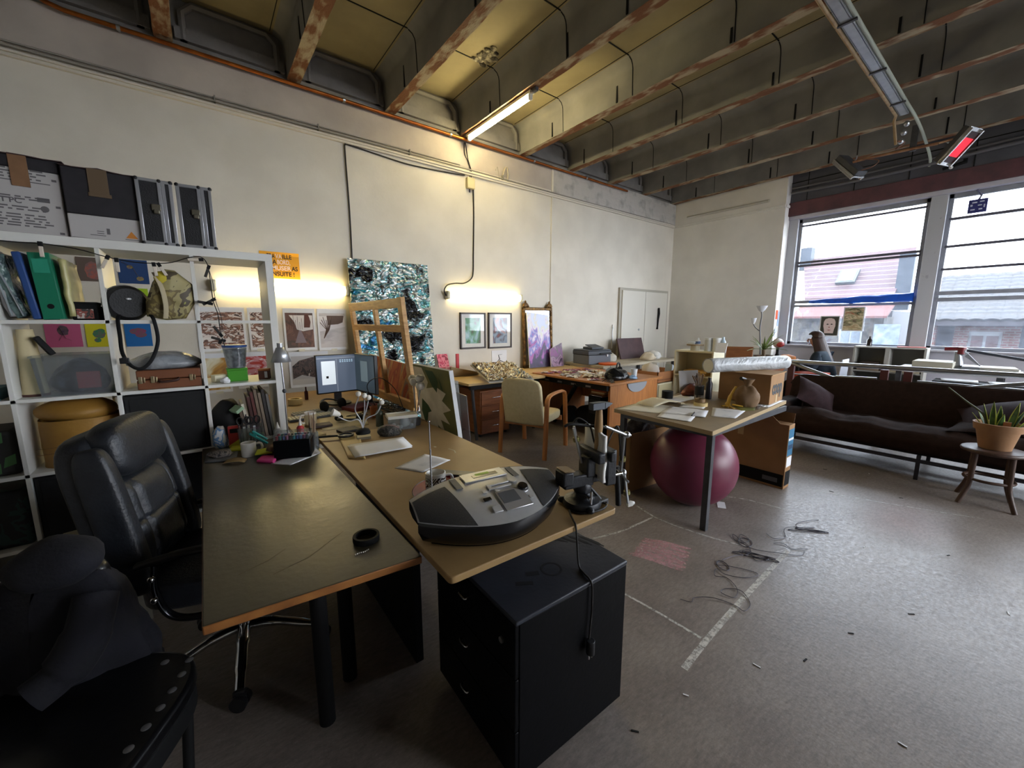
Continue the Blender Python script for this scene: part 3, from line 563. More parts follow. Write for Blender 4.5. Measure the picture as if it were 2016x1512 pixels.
def framed(x0, x1, z0, z1, m, label):
    t = T('framed_picture', label, 'framed picture', ((x0 + x1) / 2, 4.9, (z0 + z1) / 2), group='two small framed pictures')
    W_, H_ = (x1 - x0) / 2, (z1 - z0) / 2; e = .022
    b = MB(); b.box(-W_, W_, -.028, 0, -H_, -H_ + e).box(-W_, W_, -.028, 0, H_ - e, H_).box(-W_, -W_ + e, -.028, 0, -H_, H_).box(W_ - e, W_, -.028, 0, -H_, H_)
    b.build('frame', mat('dark_wood_frame', '2a1c17', .45), t, bevel=.003)
    MB().box(-W_ + e, W_ - e, -.016, -.004, -H_ + e, H_ - e).build('mount', mat('mount_board', 'cfcdc8', .8), t)
    MB().box(-W_ + .085, W_ - .085, -.018, -.015, -H_ + .075, H_ - .075).build('picture', m, t)
    MB().box(-W_ + e, W_ - e, -.022, -.021, -H_ + e, H_ - e).build('pane', glassmat('picture_glass', 'ffffff', .025), t)
framed(2.86, 3.285, 1.075, 1.585, art('painting_green', ['20262a', '4c4a3e', '3f7a4c', '6f9a86', '8fb0b8', 'a8c2c4'], 5, 1.4, 6, const=False, stretch=(1, 1, .6), seed=2), 'framed green and blue landscape, left of the pair under the wall lamp')
framed(3.335, 3.765, 1.065, 1.59, art('painting_tower', ['1e1c22', '8a3a3a', '4c3434', '7a8a9c', '8e9cab', 'b4877e', '9aa6b2'], 5, 1.4, 6, const=False, seed=9), 'framed picture with red and grey tones, right of the pair under the wall lamp')
t = T('drawing', 'white sheet with a small ink sketch, on the wall behind the pale desk', 'drawing', (3.54, 4.897, .90)); MB().box(-.14, .14, -.003, 0, -.13, .13).build('sheet', PAPER, t)
MB().tube([(-.06, -.005, -.06), (0, -.005, 0), (-.02, -.005, .06), (.05, -.005, .07)], [.006, .015, .008, .004], 6, flat=.2).tube([(.0, -.005, -.02), (.08, -.005, -.05)], .005, 5).build('sketch', mat('grey_ink', '3d3c40', .8), t)
t = T('wall_hook_rail', 'thin white hook strip on the wall left of the cupboard door', 'hook strip', (6.2, 4.9, 1.25))
MB().box(-.012, .012, -.02, 0, -.3, .15).build('strip', PIER, t); MB().tube([(0, -.02, .1), (-.03, -.04, .1), (-.05, -.04, .0), (-.03, -.04, -.2), (0, -.02, -.22)], .005, 6).build('wire', STEEL, t)
# ================================================================ WHITE CUBE SHELVING AND ITS CONTENTS
YF, YB = 2.9, 3.29
XS = [-1.47, -1.10, -.735, -.375, -.006, .365]; ZS = [.04, .345, .714, 1.083, 1.458, 1.825]
t = T('shelving_unit', 'tall white open cube shelving unit standing between the desks and the wall', 'shelving', (-.55, 3.095, 0))
def sb(name, x0, x1, z0, z1): return MB().box(x0 + .55, x1 + .55, YF - 3.095, YB - 3.095, z0, z1).build(name, WHITE, t, bevel=.0015)
sb('top_panel', -1.49, .385, 1.822, 1.865); sb('bottom_panel', -1.49, .385, 0, .04)
sb('side_panel', -1.49, -1.45, .04, 1.822); sb('side_panel', .345, .385, .04, 1.822)
for x in XS[1:-1]: sb('divider', x - .009, x + .009, .04, 1.822)
for z in ZS[1:-1]: sb('shelf', -1.45, .345, z - .009, z + .009)
Z4, Z3, Z2, Z1 = ZS[4] + .0095, ZS[3] + .0095, ZS[2] + .0095, ZS[1] + .0095; ZT = 1.8655
# --- on top
GTAPE = mat('brown_tape', '7d5c40', .5, c2='6f5138', sc=12)
BLKC = mat('black_printed_card', '17151a', .6, c2='201d22', sc=20); WHC = mat('white_printed_card', 'aaa6a3', .7); GRL = mat('grey_print', '5b595a', .7)
t = T('cardboard_box', 'white printed carton with brown tape, left one on top of the shelving', 'box', (-.64, 3.09, ZT), rz=3)
MB().box(-.165, .165, -.16, .16, 0, .29, 0).box(-.166, .166, -.161, .161, .29, .345, 1).build('body', [WHC, BLKC], t, bevel=.006)
MB().grid(6, 6, lambda u, v: ((u - .5) * .36, (v - .5) * .34, .347 + .02 * (1 - 2 * abs(v - .5)) + .012 * noise.noise((u * 3, v * 3, 1)))).build('lid_flap', mat('red_brown_card', '3a2524', .7), t, solid=.004)
MB().box(.012, .068, -.166, -.1605, .21, .35).build('tape', GTAPE, t)
b = MB(); random.seed(5)
for i, z in enumerate((.285, .272, .26, .247, .165, .155, .12, .108, .085, .072, .06, .048, .036)):
    x = -.14
    while x < .1:
        l = random.uniform(.01, .05); b.box(x, min(x + l, .12), -.1612, -.1605, z - .003, z + .003); x += l + .012
b.box(-.15, .13, -.1613, -.1605, .232, .236)
b.build('fine_print', GRL, t); b = MB()
b.sphere((.1, -.1607, .12), (.014, .001, .014), 10, 6); b.sphere((-.12, -.1607, .03), (.012, .001, .012), 10, 6); b.box(.08, .12, -.1612, -.1605, .15, .17)
b.box(.136, .152, -.1612, -.1605, .01, .02).box(.136, .152, -.1612, -.1605, .13, .14).box(.136, .152, -.1612, -.1605, .25, .26)
b.build('print_badges', GRL, t)
text(t, '1 PC', .032, GRL, rot(90, 0, 0, (.0, -.1612, .145)), bold=.0008); text(t, 'CE', .03, GRL, rot(90, 0, 0, (-.1, -.1612, .185)), bold=.0005)
t = T('cardboard_box', 'black and white carton with orange warning triangle on top of the shelving', 'box', (-.335, 3.08, ZT), rz=2)
MB().box(-.13, .13, -.16, .16, 0, .115, 0).box(-.1305, .1305, -.1605, .1605, .115, .33, 1).build('body', [WHC, BLKC], t, bevel=.005)
MB().grid(6, 6, lambda u, v: ((u - .5) * .27, (v - .5) * .33, .332 + .022 * (1 - 2 * abs(v - .5)) + .01 * noise.noise((u * 3, v * 3, 4)))).build('lid_flap', mat('red_brown_card', '3a2524'), t, solid=.004)
MB().box(-.04, .03, -.1665, -.1608, .21, .335).box(-.045, .037, -.166, -.1607, .205, .222).build('tape', mat('dark_tape', '5b4a36', .5), t)
MB().prism([(.068, .02), (.115, .02), (.0915, .055)], .1603, .1612, M=Matrix(((1, 0, 0, 0), (0, 0, -1, 0), (0, 1, 0, 0), (0, 0, 0, 1)))).build('warning_triangle', mat('orange_print', 'b8742a', .7), t)
MB().box(-.0, .012, -.1612, -.16, .03, .058).build('pictogram', GRL, t); MB().box(-.06, -.005, -.1612, -.16, .02, .023).box(-.035, -.01, -.1612, -.16, .03, .033).box(-.035, -.01, -.1612, -.16, .04, .043).build('fine_print', GRL, t); MB().box(.065, .12, -.1612, -.16, .012, .015).build('print_line', GRL, t)
def flight_case(x, w_, label, rz=0):
    t = T('aluminium_case', label, 'case', (x, 3.06, ZT), rz=rz, group='black and aluminium cases on the shelving')
    h = .33; d = .15; w2 = w_ / 2
    MB().box(-w2 + .004, w2 - .004, -d, d, .004, h - .004).build('shell', mat('case_panel', '141417', .55, bump=.2, bsc=160), t)
    b = MB(); r = .008
    for xx in (-w2 + r, .02, .036, w2 - r):
        b.box(xx - r, xx + r, -d - .004, -d + .012, .012, h - .012)
    for zz in (r, h - r): b.box(-w2 + .01, w2 - .01, -d - .004, -d + .012, zz - r, zz + r)
    for xx in (-w2 + r, w2 - r): b.box(xx - r, xx + r, -d, d, h - .012, h + .001).box(xx - r, xx + r, -d, d, 0, .012)
    b.build('edge_profile', mat('aluminium_profile', 'a8aaad', .35, metal=.7), t, bevel=.002)
    for xx in (-w2, .028, w2):
        for zz in (0, h):
            MB().sphere((xx - .006 * (1 if xx > 0 else -1), -d + .002, zz - (.006 if zz else -.006)), (.0105, .0105, .0105), 10, 6).build('corner_cap', BLKPL, t, smooth=60)
    MB().box(-.02, .018, -d - .012, -d, h * .52, h * .62).box(-.012, .012, -d - .016, -d, h * .47, h * .54).build('latch', mat('latch_metal', '6b6658', .4, metal=.7), t, bevel=.004)
flight_case(-.128, .148, 'black aluminium edged case beside the warning triangle carton', 1)
flight_case(.045, .155, 'black aluminium edged case at the free end of the shelving top', -2)
# --- top row
FOIL1 = mat('crinkled_cellophane', '6f8680', .12, c2='31424a', sc=16, bump=.8, bsc=24)
def bagish(name, label, cat, c, r, m, seed=0, amp=.18, group=None, flat=True, nu=28, nv=18, sc=2.2, smooth=70, flatz=.92):
    """soft rumpled body: sphere pulled about by noise, flattened at the bottom"""
    b = MB(); b.sphere((0, 0, 0), r, nu, nv)
    for i, p in enumerate(b.v):
        n = noise.noise((p.x / r[0] * sc / 2 + seed, p.y / r[1] * sc / 2, p.z / r[2] * sc / 2 + seed * .7)); n2 = noise.noise((p.x / r[0] * sc + seed * 3, p.y / r[1] * sc, p.z / r[2] * sc))
        p = p * (1 + amp * n + amp * .5 * n2)
        if flat and p.z < -r[2] * flatz * .62: p = Vector((p.x * 1.04, p.y * 1.04, -r[2] * flatz * .62))
        b.v[i] = p + Vector((0, 0, r[2] * flatz * .62))
    o = b.build(name, m, loc=c, smooth=smooth); 
    if label: tag(o, label, cat, group)
    return o
for i, (x0, x1, tilt, m, lab, h) in enumerate(((-.722, -.703, 4, mat('grey_sleeve', '8a8788', .5), 'pale grey document sleeve leaning at the left of the binder row', .30), (-.698, -.655, 9, FOIL1, 'folder wrapped in shiny crinkled film, left of the blue folder', .29))):
    t = T('document_sleeve', lab, 'folder', ((x0 + x1) / 2 + .02, 3.06, Z4), rotm=(0, radians(-tilt), 0), group='folders in the top row')
    MB().grid(10, 14, lambda u, v: (.012 * noise.noise((u * 3, v * 4, i)) - .02 * sin(v * 3), (u - .5) * .24, .016 + v * h)).build('sleeve', m, t, solid=x1 - x0, smooth=60)
    MB().tube([(.0, -.125, .02), (-.01, -.125, .15), (-.025, -.122, h)], .004, 5).build('edge_strip', mat('silver_trim', 'b9c4c8', .2, metal=.5), t)
t = T('folder', 'slim blue folder between the film wrapped folder and the green binder', 'folder', (-.613, 3.05, Z4), rotm=(0, radians(-6), 0))
MB().box(-.014, .014, -.14, .12, .004, .315).build('cover', mat('blue_folder', '23447c', .5), t, bevel=.006); MB().box(-.009, .009, -.135, .118, .006, .312).build('sheets', PAPER, t)
t = T('ring_binder', 'green ring binder with a finger hole on its spine', 'binder', (-.558, 3.05, Z4), rotm=(0, radians(-3), 0))
GRN = mat('green_binder', '0f6e52', .45)
MB().box(-.035, .035, -.145, -.14, .003, .315).box(-.035, -.031, -.14, .13, .003, .315).box(.031, .035, -.14, .13, .003, .315).build('cover', GRN, t, bevel=.002)
MB().box(-.028, .028, -.13, .12, .008, .29).build('sheets', PAPER, t); MB().cyl(.012, 0, .002, 16, M=rot(90, 0, 0, (0, -.145, .065))).build('finger_hole', BLACKM, t)
MB().box(-.026, .026, -.147, -.145, .22, .285).build('label_pocket', mat('green_film', '2f8a70', .25), t)
t = T('document_sleeve', 'yellowed clear sleeve of papers right of the green binder', 'folder', (-.497, 3.06, Z4), rotm=(0, radians(-2), 0), group='folders in the top row')
MB().grid(8, 10, lambda u, v: (.01 * noise.noise((u * 3, v * 4, 7)), (u - .5) * .26, .018 + v * .275)).build('sleeve', mat('yellowed_paper', 'c4bd86', .35, c2='aaa46e', sc=9), t, solid=.022, smooth=60)
t = T('tin_box', 'small black tin with a pale worn label, beside the divider', 'box', (-.455, 2.99, Z4)); MB().box(-.048, .048, -.05, .05, 0, .088).build('body', BLACKM, t, bevel=.006); MB().box(-.05, .05, -.052, .052, .078, .09).build('lid', BLACKM, t, bevel=.004)
MB().box(-.03, .03, -.0515, -.05, .008, .055).build('paper_label', art('worn_label', ['b9b2aa', '8a4a40', '3a3836', 'c8c2bc'], 30, .5, 3), t)
box_thing('small_box', 'plain black cube box squeezed between the black tin and the divider', 'box', (.05, .07, .07), (-.41, 3.03, Z4), BLACKM)
t = T('round_case', 'round black zip case standing on edge with a strap hanging below the shelf', 'case', (-.30, 2.97, Z4))
MB().lathe([(.005, -.045), (.075, -.045), (.09, -.03), (.09, .02), (.075, .04), (.005, .04)], 28, M=rot(90, 0, 18, (0, 0, .089))).build('body', mat('black_nylon', '0f0f11', .6, bump=.2, bsc=120), t, smooth=50)
MB().tube([(.092 * cos(a), -.0 + .01, .089 + .092 * sin(a)) for a in [2 * pi * k / 28 for k in range(28)]], .005, 6, M=rot(0, 0, 18), closed=True).build('zip', mat('zip_grey', '8a8a88', .4, metal=.5), t)
MB().sphere((.0, -.046, .11), (.012, .003, .006), 10, 6, M=rot(0, 0, 18)).build('badge', SILVER, t)
MB().tube(spline([(-.03, -.045, .03), (-.035, -.08, .0), (-.035, -.088, -.08), (-.035, -.09, -.17), (-.01, -.095, -.235), (.03, -.095, -.255), (.075, -.09, -.21), (.11, -.088, -.11), (.105, -.086, -.0), (.09, -.06, .03)], 5), .0085, 6, flat=.28).build('strap', BLACKM, t, smooth=60)
MB().box(-.05, -.012, -.102, -.088, -.225, -.195).cyl(.012, -.105, -.085, 12, M=rot(90, 0, 0, (-.03, -.19, -.2))).build('buckle', BLKPL, t, bevel=.003)
t = T('cloth_bag', 'khaki patterned cloth bag hanging from a photo clip in the second column', 'bag', (-.115, 2.93, Z4))
KH = art('khaki_camouflage', ['8a7d4a', '6a5c3a', '9a8f62', '4c4230', '8b8a3a', 'a09468'], 9, .8, 3)
pl = [(-.02, .275), (.03, .27), (.1, .2), (.105, .1), (.055, .01), (-.03, .0), (-.11, .02), (-.105, .1), (-.07, .2)]
b = MB(); n = len(pl)
def bagf(u, v):
    a = 2 * pi * u; k = u * n; i = int(k) % n; f_ = k - int(k); p = Vector(pl[i]).lerp(Vector(pl[(i + 1) % n]), f_); c = Vector((-.01, .12))
    q = c + (p - c) * sin(pi * v) ** .6; return (q.x, -.045 * cos(pi * v) + .012 * noise.noise((q.x * 18, q.y * 18, v)), q.y)
b.grid(36, 14, bagf); b.build('body', KH, t, smooth=60)
MB().tube(spline([(-.055, -.03, .25), (-.03, -.055, .17), (-.022, -.062, .08), (-.03, -.05, .01)], 5), .014, 6, flat=.3).build('handle_strap', mat('beige_webbing', 'a3977a', .8), t, smooth=60)
MB().sphere((-.03, -.03, .225), (.03, .02, .035), 10, 8).build('yellow_tag', mat('mustard_cloth', 'b5a52c', .7), t, smooth=60)
# --- photo clip string
t = T('photo_clip_string', 'black cord of small clips draped along the front edge of the shelving', 'cord', (0, 2.885, 1.8))
MB().tube(spline([(-.75, 0, .022), (-.63, -.004, .018), (-.55, -.004, .02), (-.44, -.002, .008), (-.34, -.004, -.02), (-.25, -.004, -.036), (-.16, -.004, -.036), (-.09, -.004, -.025), (-.02, -.004, .005), (.035, -.004, .015), (.062, -.004, -.02), (.068, -.004, -.1), (.07, -.006, -.22), (.085, -.01, -.3), (.088, -.012, -.4), (.1, -.02, -.48)], 5), .0025, 5).build('cord', CABLE, t)
MB().tube(spline([(.062, -.0, -.02), (.078, .0, -.12), (.082, -.0, -.22), (.1, -.0, -.32), (.095, -.0, -.4)], 5), .0015, 5).build('cord', CABLE, t)
CLP = mat('clear_peg', 'c9bfb0', .3)
for x, z, a, dk in ((-.555, .02, 0, 0), (-.335, -.02, 25, 0), (-.305, -.03, 0, 0), (-.165, -.04, -5, 0), (-.145, -.04, -25, 0), (.04, .0, 85, 0), (.068, -.035, 20, 1), (.075, -.215, 60, 1), (.06, -.24, 100, 1), (.09, -.42, 150, 1), (.1, -.45, 110, 1), (.08, -.46, 200, 0)):
    c = MB(rot(0, a, 0, (x, -.01, z))); c.box(-.007, .007, -.006, .006, -.062, -.012); c.build('clip', CLP if not dk else mat('dark_peg', '2a2724', .5), t, bevel=.002)
    MB(rot(0, a, 0, (x, -.01, z))).box(-.008, .008, -.008, .008, -.014, .008).build('clip_jaw', BLACKM, t, bevel=.002)
# --- second row
t = T('paper_roll', 'tapering cream paper roll standing at the left of the clear tub', 'paper roll', (-.685, 3.02, Z3)); MB().lathe([(.046, 0), (.047, .01), (.028, .33), (.024, .33), (.024, .3)], 24, caps=False).build('roll', mat('cream_tube', 'c6b892', .8), t, smooth=50); MB().lathe([(.048, 0), (.049, .012)], 24).build('base_ring', mat('brown_ring', '5b3c34', .7), t)
t = T('storage_tub', 'clear plastic tub full of cables and a red packet, second row of the shelving', 'tub', (-.525, 3.05, Z3))
def tub(w_, d, h, lip=.012, m=CLEAR, par=None, taper=.9):
    b = MB(); th = .003
    prof = lambda k: [(-w_ / 2 * k, -d / 2 * k), (w_ / 2 * k, -d / 2 * k), (w_ / 2 * k, d / 2 * k), (-w_ / 2 * k, d / 2 * k)]
    a = prof(taper); c = prof(1)
    V = [(x, y, .0) for x, y in a] + [(x, y, h) for x, y in c]
    b.add(V, [(3, 2, 1, 0), (0, 1, 5, 4), (1, 2, 6, 5), (2, 3, 7, 6), (3, 0, 4, 7)]); return b.build('body', m, par, solid=th)
tub(.275, .26, .19, par=t)
MB().box(-.145, .145, -.137, .137, .19, .203).box(-.149, -.13, -.05, .05, .165, .203).box(.13, .149, -.05, .05, .165, .203).build('lid', CLEAR, t, bevel=.006)
o = bagish('cable_bundle', 'tangle of dark cables and film inside the clear tub', 'cables', (-.525, 3.06, Z3 + .006), (.105, .095, .1), mat('dark_tangle', '23272c', .4, c2='5a646c', sc=22, lo=.5, hi=.7), 2, .2)
box_thing('red_packet', 'red packet pressed against the front of the clear tub', 'packet', (.085, .012, .085), (-.48, 2.942, Z3 + .03), mat('red_packet', '9c2a2c', .5), group=None)
t = T('remote_control', 'black stick lying across the lid of the clear tub', 'stick', (-.60, 2.99, Z3 + .205), rotm=(0, radians(-28), radians(20))); MB().box(-.012, .012, -.02, .02, 0, .1).build('body', BLACKM, t, bevel=.004)
t = T('suitcase', 'small brown wooden suitcase with brass latches under a clear plastic bag', 'suitcase', (-.165, 3.05, Z3))
BRN = mat('brown_case_wood', '6b3f26', .5, c2='7a4a2e', sc=6)
MB().box(-.135, .14, -.14, .14, 0, .052).build('base', BRN, t, bevel=.005); MB().box(-.135, .14, -.14, .14, .055, .105).build('lid', BRN, t, bevel=.005)
for x in (-.12, -.07, .095): MB().box(x - .008, x + .008, -.147, -.139, .035, .072).box(x + .012, x + .02, -.147, -.139, .04, .068).build('latch', mat('old_brass', 'a89878', .35, metal=.8), t, bevel=.002)
MB().tube(spline([(-.04, -.142, .045), (-.03, -.16, .04), (.03, -.16, .045), (.04, -.142, .055)], 5), .007, 6).build('handle', mat('dark_leather', '3a2016', .6), t, smooth=60)
o = bagish('plastic_bag', 'clear plastic bag of soft padding lying on the brown suitcase', 'bag', (-.18, 3.03, Z3 + .107), (.155, .13, .06), mat('hazy_plastic', '9a9da0', .18, c2='7b7f84', sc=9, bump=.6, bsc=20), 4, .16)
t = T('lidded_jar', 'clear jar of grey pebbles with a blue lid standing on the green box', 'jar', (.155, 3.04, Z3 + .082)); MB().lathe([(.0, 0), (.048, 0), (.062, .12), (.062, .13)], 24, caps=False).build('body', CLEAR, t, smooth=50, solid=.002); MB().cyl(.066, .128, .142, 24).build('lid', mat('blue_lid', '21498e', .45), t, bevel=.003)
MB().lathe([(.0, .004), (.044, .004), (.056, .115), (.0, .12)], 20).build('contents', mat('grey_pebbles', '5c5a5c', .6, c2='a9a7a8', sc=45, lo=.4, hi=.6), t, smooth=50)
t = T('box', 'bright green plastic box under the blue lidded jar', 'box', (.155, 3.04, Z3)); MB().box(-.052, .052, -.05, .05, 0, .07).box(-.054, .054, -.052, .052, .066, .081).build('body', mat('bright_green', '3f8f1f', .45), t, bevel=.003); t['label'] = 'bright green plastic box under the blue lidded jar'
box_thing('small_box', 'pale cream card box left of the green box', 'box', (.07, .06, .045), (.062, 3.03, Z3), CREAM, rz=20)
o = bagish('tissue', 'crumpled white tissue in front of the cream card box', 'tissue', (.087, 2.955, Z3), (.024, .02, .022), PAPER, 6, .3)
t = T('small_box', 'small brown box with an orange lid at the end of the second row', 'box', (.30, 3.02, Z3), rz=-15); MB().box(-.03, .03, -.03, .03, 0, .055).build('body', mat('red_brown_box', '5a352a', .6), t); MB().box(-.031, .031, -.031, .031, .055, .065).build('lid', mat('orange_card', 'b5683c', .7), t); MB().box(.004, .02, -.0312, -.03, .01, .05).build('paper_label', PAPER, t)
# --- third row
t = T('paper_bag', 'gold brown paper sack slumped in the third row of the shelving', 'bag', (-.555, 3.07, Z2))
GOLD = mat('gold_paper', '8a6426', .55, c2='a47a34', sc=5, bump=.3, bsc=12)
b = MB(); 
def sack(u, v):
    a = 2 * pi * u; rr = (1 + .03 * noise.noise((cos(a) * 2, sin(a) * 2, v * 6))); ex = 2.6
    cx_ = abs(cos(a)) ** (2 / ex) * (1 if cos(a) > 0 else -1); cy_ = abs(sin(a)) ** (2 / ex) * (1 if sin(a) > 0 else -1); z = v * .24
    return (cx_ * .15 * rr, cy_ * .14 * rr, z)
b.grid(40, 12, sack); b.build('body', GOLD, t, smooth=60)
b = MB()
b.sphere((0, 0, 0), (.158, .14, .068), 28, 14)
for i, p in enumerate(b.v): b.v[i] = p * (1 + .1 * noise.noise((p.x * 9, p.y * 9, p.z * 14))) + Vector((.0, -.01, .275))
b.build('folded_top', GOLD, t, smooth=60)
MB().box(-.145, .145, -.1455, -.142, .08, .0815).box(-.145, .145, -.1455, -.142, .11, .111).build('crease', mat('dark_crease', '5c4018', .7), t)
t = T('picture_frame', 'small white frame standing behind the gold paper sack', 'frame', (-.415, 3.22, Z2 + .0), rz=-20); b = MB()
b.box(-.03, .03, -.006, .006, .3, .31).box(.024, .03, -.006, .006, 0, .31).box(-.03, -.024, -.006, .006, 0, .31).box(-.03, .03, -.006, .006, 0, .01); b.build('frame', WHITE, t)
def insert(col, row, label, m=BLACKM):
    x0, x1 = XS[col] + .012, XS[col + 1] - .012; z0, z1 = ZS[row] + .0095, ZS[row + 1] - .018
    t = T('storage_box', label, 'storage box', ((x0 + x1) / 2, 3.09, z0), group='black storage boxes in the shelving')
    w_ = (x1 - x0) / 2; h = z1 - z0
    MB().box(-w_, w_, -.175, .18, 0, h).build('body', m, t, bevel=.006); MB().box(-w_ + .02, w_ - .02, -.178, -.174, .02, h - .02).build('front_panel', m, t, bevel=.002)
FAB = mat('black_box_fabric', '0b0c0e', .75, c2='101114', sc=40)
insert(3, 2, 'black storage box in the third row, behind the leather chair headrest', FAB); insert(2, 1, 'black storage box lower left of the leather chair back', FAB); insert(3, 1, 'black storage box under the third row, right of the leather chair', FAB)
insert(4, 1, 'black storage box below the book compartment, hidden by the desk end', FAB); insert(2, 0, 'black storage box in the bottom row behind the navy jacket', FAB)
o = bagish('black_bag', 'soft black bag in the compartment with the leaning books', 'bag', (.08, 3.12, Z2), (.085, .12, .16), mat('black_soft_cloth', '0d0d0f', .75), 9, .12)
box_thing('book', 'pale green small book lying tilted in front of the black bag', 'book', (.05, .09, .022), (.135, 2.985, Z2 + .185), [mat('pale_green_cover', '8fae8c', .6)], rotm=(0, radians(-35), radians(20)))
BC = ['6b5a4a', 'cfc8b6', '4a2a26', '5c2f2a', '7b6a58', '8a7a68', '3f3a38', '9a9a98']
for i, c in enumerate(BC):
    x = .175 + i * .0205; h = (.20, .23, .27, .30, .31, .29, .31, .28)[i]
    t = T('book', ('grey brown', 'cream', 'dark maroon', 'red brown', 'taupe', 'sand coloured', 'charcoal', 'pale grey')[i] + ' upright book leaning in the end compartment of the shelving', 'book', (x, 3.06, Z2), rotm=(0, radians(-5 if i > 1 else -9), 0), group='books leaning in the end compartment')
    MB().box(-.008, .008, -.1, .1, .001, h).build('cover', mat('book_cover_%d' % i, c, .6), t, bevel=.001); MB().box(-.0062, .0062, -.098, .1015, .004, h + .0006).build('pages', CREAMPAPER, t)
# --- leftmost column in view
box_thing('box', 'flat teal box at the left picture edge, second row of the shelving', 'box', (.2, .2, .055), (-.88, 3.03, Z3), mat('teal_card', '2c5a68', .6))
t = T('patterned_bag', 'dark bag printed with green leaves, left column third row', 'bag', (-.90, 3.06, Z2)); MB().box(-.14, .14, -.12, .13, 0, .22).build('body', mat('dark_grey_bag', '2b2c2c', .7, c2='343535', sc=8), t, bevel=.02)
b = MB()
for x, z in ((.08, .18), (.11, .07), (.02, .12), (-.06, .06), (.06, .03)):
    b.add([(x - .022, -.1215, z - .03), (x + .02, -.1215, z - .015), (x + .022, -.1215, z + .035), (x - .012, -.1215, z + .02)], [(0, 1, 2, 3)])
b.build('leaf_print', mat('green_leaf_print', '4c7a4c', .7), t); MB().box(-.14, -.02, -.1225, -.12, .05, .1).build('paper_label', PAPER, t)
t = T('patterned_bag', 'black bag with a teal pattern, left column fourth row', 'bag', (-.90, 3.06, Z1)); MB().box(-.14, .14, -.12, .13, 0, .29).build('body', art('teal_black_pattern', ['0b0e10', '0e1314', '12302e', '0a0c0e', '14201e'], 14, .6, 3), t, bevel=.02)
t = T('magazine_pile', 'pile of green and white magazines, left column bottom row', 'magazines', (-.90, 3.05, .0405)); b = MB()
for k in range(9): b.box(-.13 + .004 * (k % 3), .13 + .004 * (k % 2), -.12, .1, k * .024, k * .024 + .022, k % 3)
b.build('magazine', [PAPER, art('green_magazine', ['6f9a6a', 'c8d0c4', '3a5a3a', 'a8b8a0'], 12), GRYPL], t)
t = T('box_file', 'white lidded carton on the floor beside the leather chair, below the shelving', 'box', (-.47, 2.62, 0), rz=12); MB().box(-.12, .12, -.15, .15, 0, .42).build('body', mat('dull_white_card', '8f8b80', .8), t, bevel=.004); MB().box(-.123, .123, -.153, .153, .42, .45).build('lid', mat('dull_cream_card', 'a09880', .8), t, bevel=.004)
# ================================================================ NEAR DESKS
DTOP = .73
BTOP = mat('worn_black_desktop', '3b3629', .3, c2='4a4331', sc=5, lo=.35, hi=.75, bump=.05, bsc=45, rough2=.42, spec=.9)
EDGE = mat('worn_wood_edge', '7d4d22', .6, c2='96622e', sc=14)
t = T('desk', 'narrow desk with a worn black top and raw wooden edge on dark posts', 'desk', (0, 0, 0))
MB().prism([(-.067, 1.14), (.484, 1.089), (.488, 2.62), (.412, 2.63), (.41, 2.86), (-.06, 2.86)], .704, DTOP, 0, mside=1).build('desktop', [BTOP, EDGE], t, bevel=.004)
for x, y in ((.235, 1.42), (.355, 1.56), (.0, 2.7), (.36, 2.78)): MB().cyl(.028, 0, .704, 16, M=rot(at=(x, y, 0))).build('leg', BLACKM, t, smooth=50)
MB().box(.24, .36, 1.45, 1.55, .66, .704).build('leg_bracket', BLACKM, t)
MB().tube([(.33, 1.4, .7299), (.2, 1.3, .7305), (.1, 1.27, .73)], .0015, 4, flat=.3).tube([(.02, 1.33, .73), (.1, 1.36, .7305), (.15, 1.4, .73)], .002, 4, flat=.3).build('scratch', mat('pale_scratch', '5a5344', .6), t)
t = T('desk', 'bare fibreboard desk with rounded corners carrying the silver CD radio and the vise', 'desk', (0, 0, 0))
def rpoly(P, r, n=4):
    out = []; N = len(P)
    for i in range(N):
        p = Vector(P[i]); a = (Vector(P[i - 1]) - p).normalized(); b = (Vector(P[(i + 1) % N]) - p).normalized()
        for k in range(n + 1):
            s = k / n; q0 = p + a * r; q1 = p + b * r; out.append(tuple((q0 * (1 - s) ** 2 + p * 2 * s * (1 - s) + q1 * s * s)))
    return out
MTOP = .745
MB().prism(rpoly([(.489, .917), (1.213, .902), (1.225, 2.63), (.512, 2.63)], .02), .722, MTOP).build('desktop', [MDF], t, bevel=.003)
MB().box(.60, .635, 1.45, 2.2, 0, .722).build('side_panel', BLACKM, t, bevel=.003)
for x, y in ((1.15, 1.6), (1.15, 2.5)): MB().cyl(.025, 0, .722, 14, M=rot(at=(x, y, 0))).build('leg', BLACKM, t, smooth=50)
MB().box(1.0, 1.012, 2.02, 2.04, MTOP, MTOP + .0006).tube([(1.05, 1.95, MTOP), (1.06, 1.9, MTOP), (1.045, 1.86, MTOP)], .004, 5, flat=.15).tube([(1.0, 1.5, MTOP), (1.02, 1.52, MTOP)], .004, 5, flat=.15).build('paint_drip', mat('pale_drip', 'bdb49c', .7), t)
t = T('desk', 'brown desk against the wall behind the shelving end, under the computer screens', 'desk', (0, 0, 0))
MB().box(.42, 1.26, 2.645, 4.6, .70, .735).build('desktop', mat('brown_desktop', '7d6138', .5, c2='6e5430', sc=5), t, bevel=.003)
for x, y in ((.47, 4.5), (1.2, 4.5), (1.2, 2.72)): MB().box(x - .025, x + .025, y - .025, y + .025, 0, .70).build('leg', DKSTEEL, t)
BT = .7355; MT = MTOP + .0006; DT = DTOP + .0006
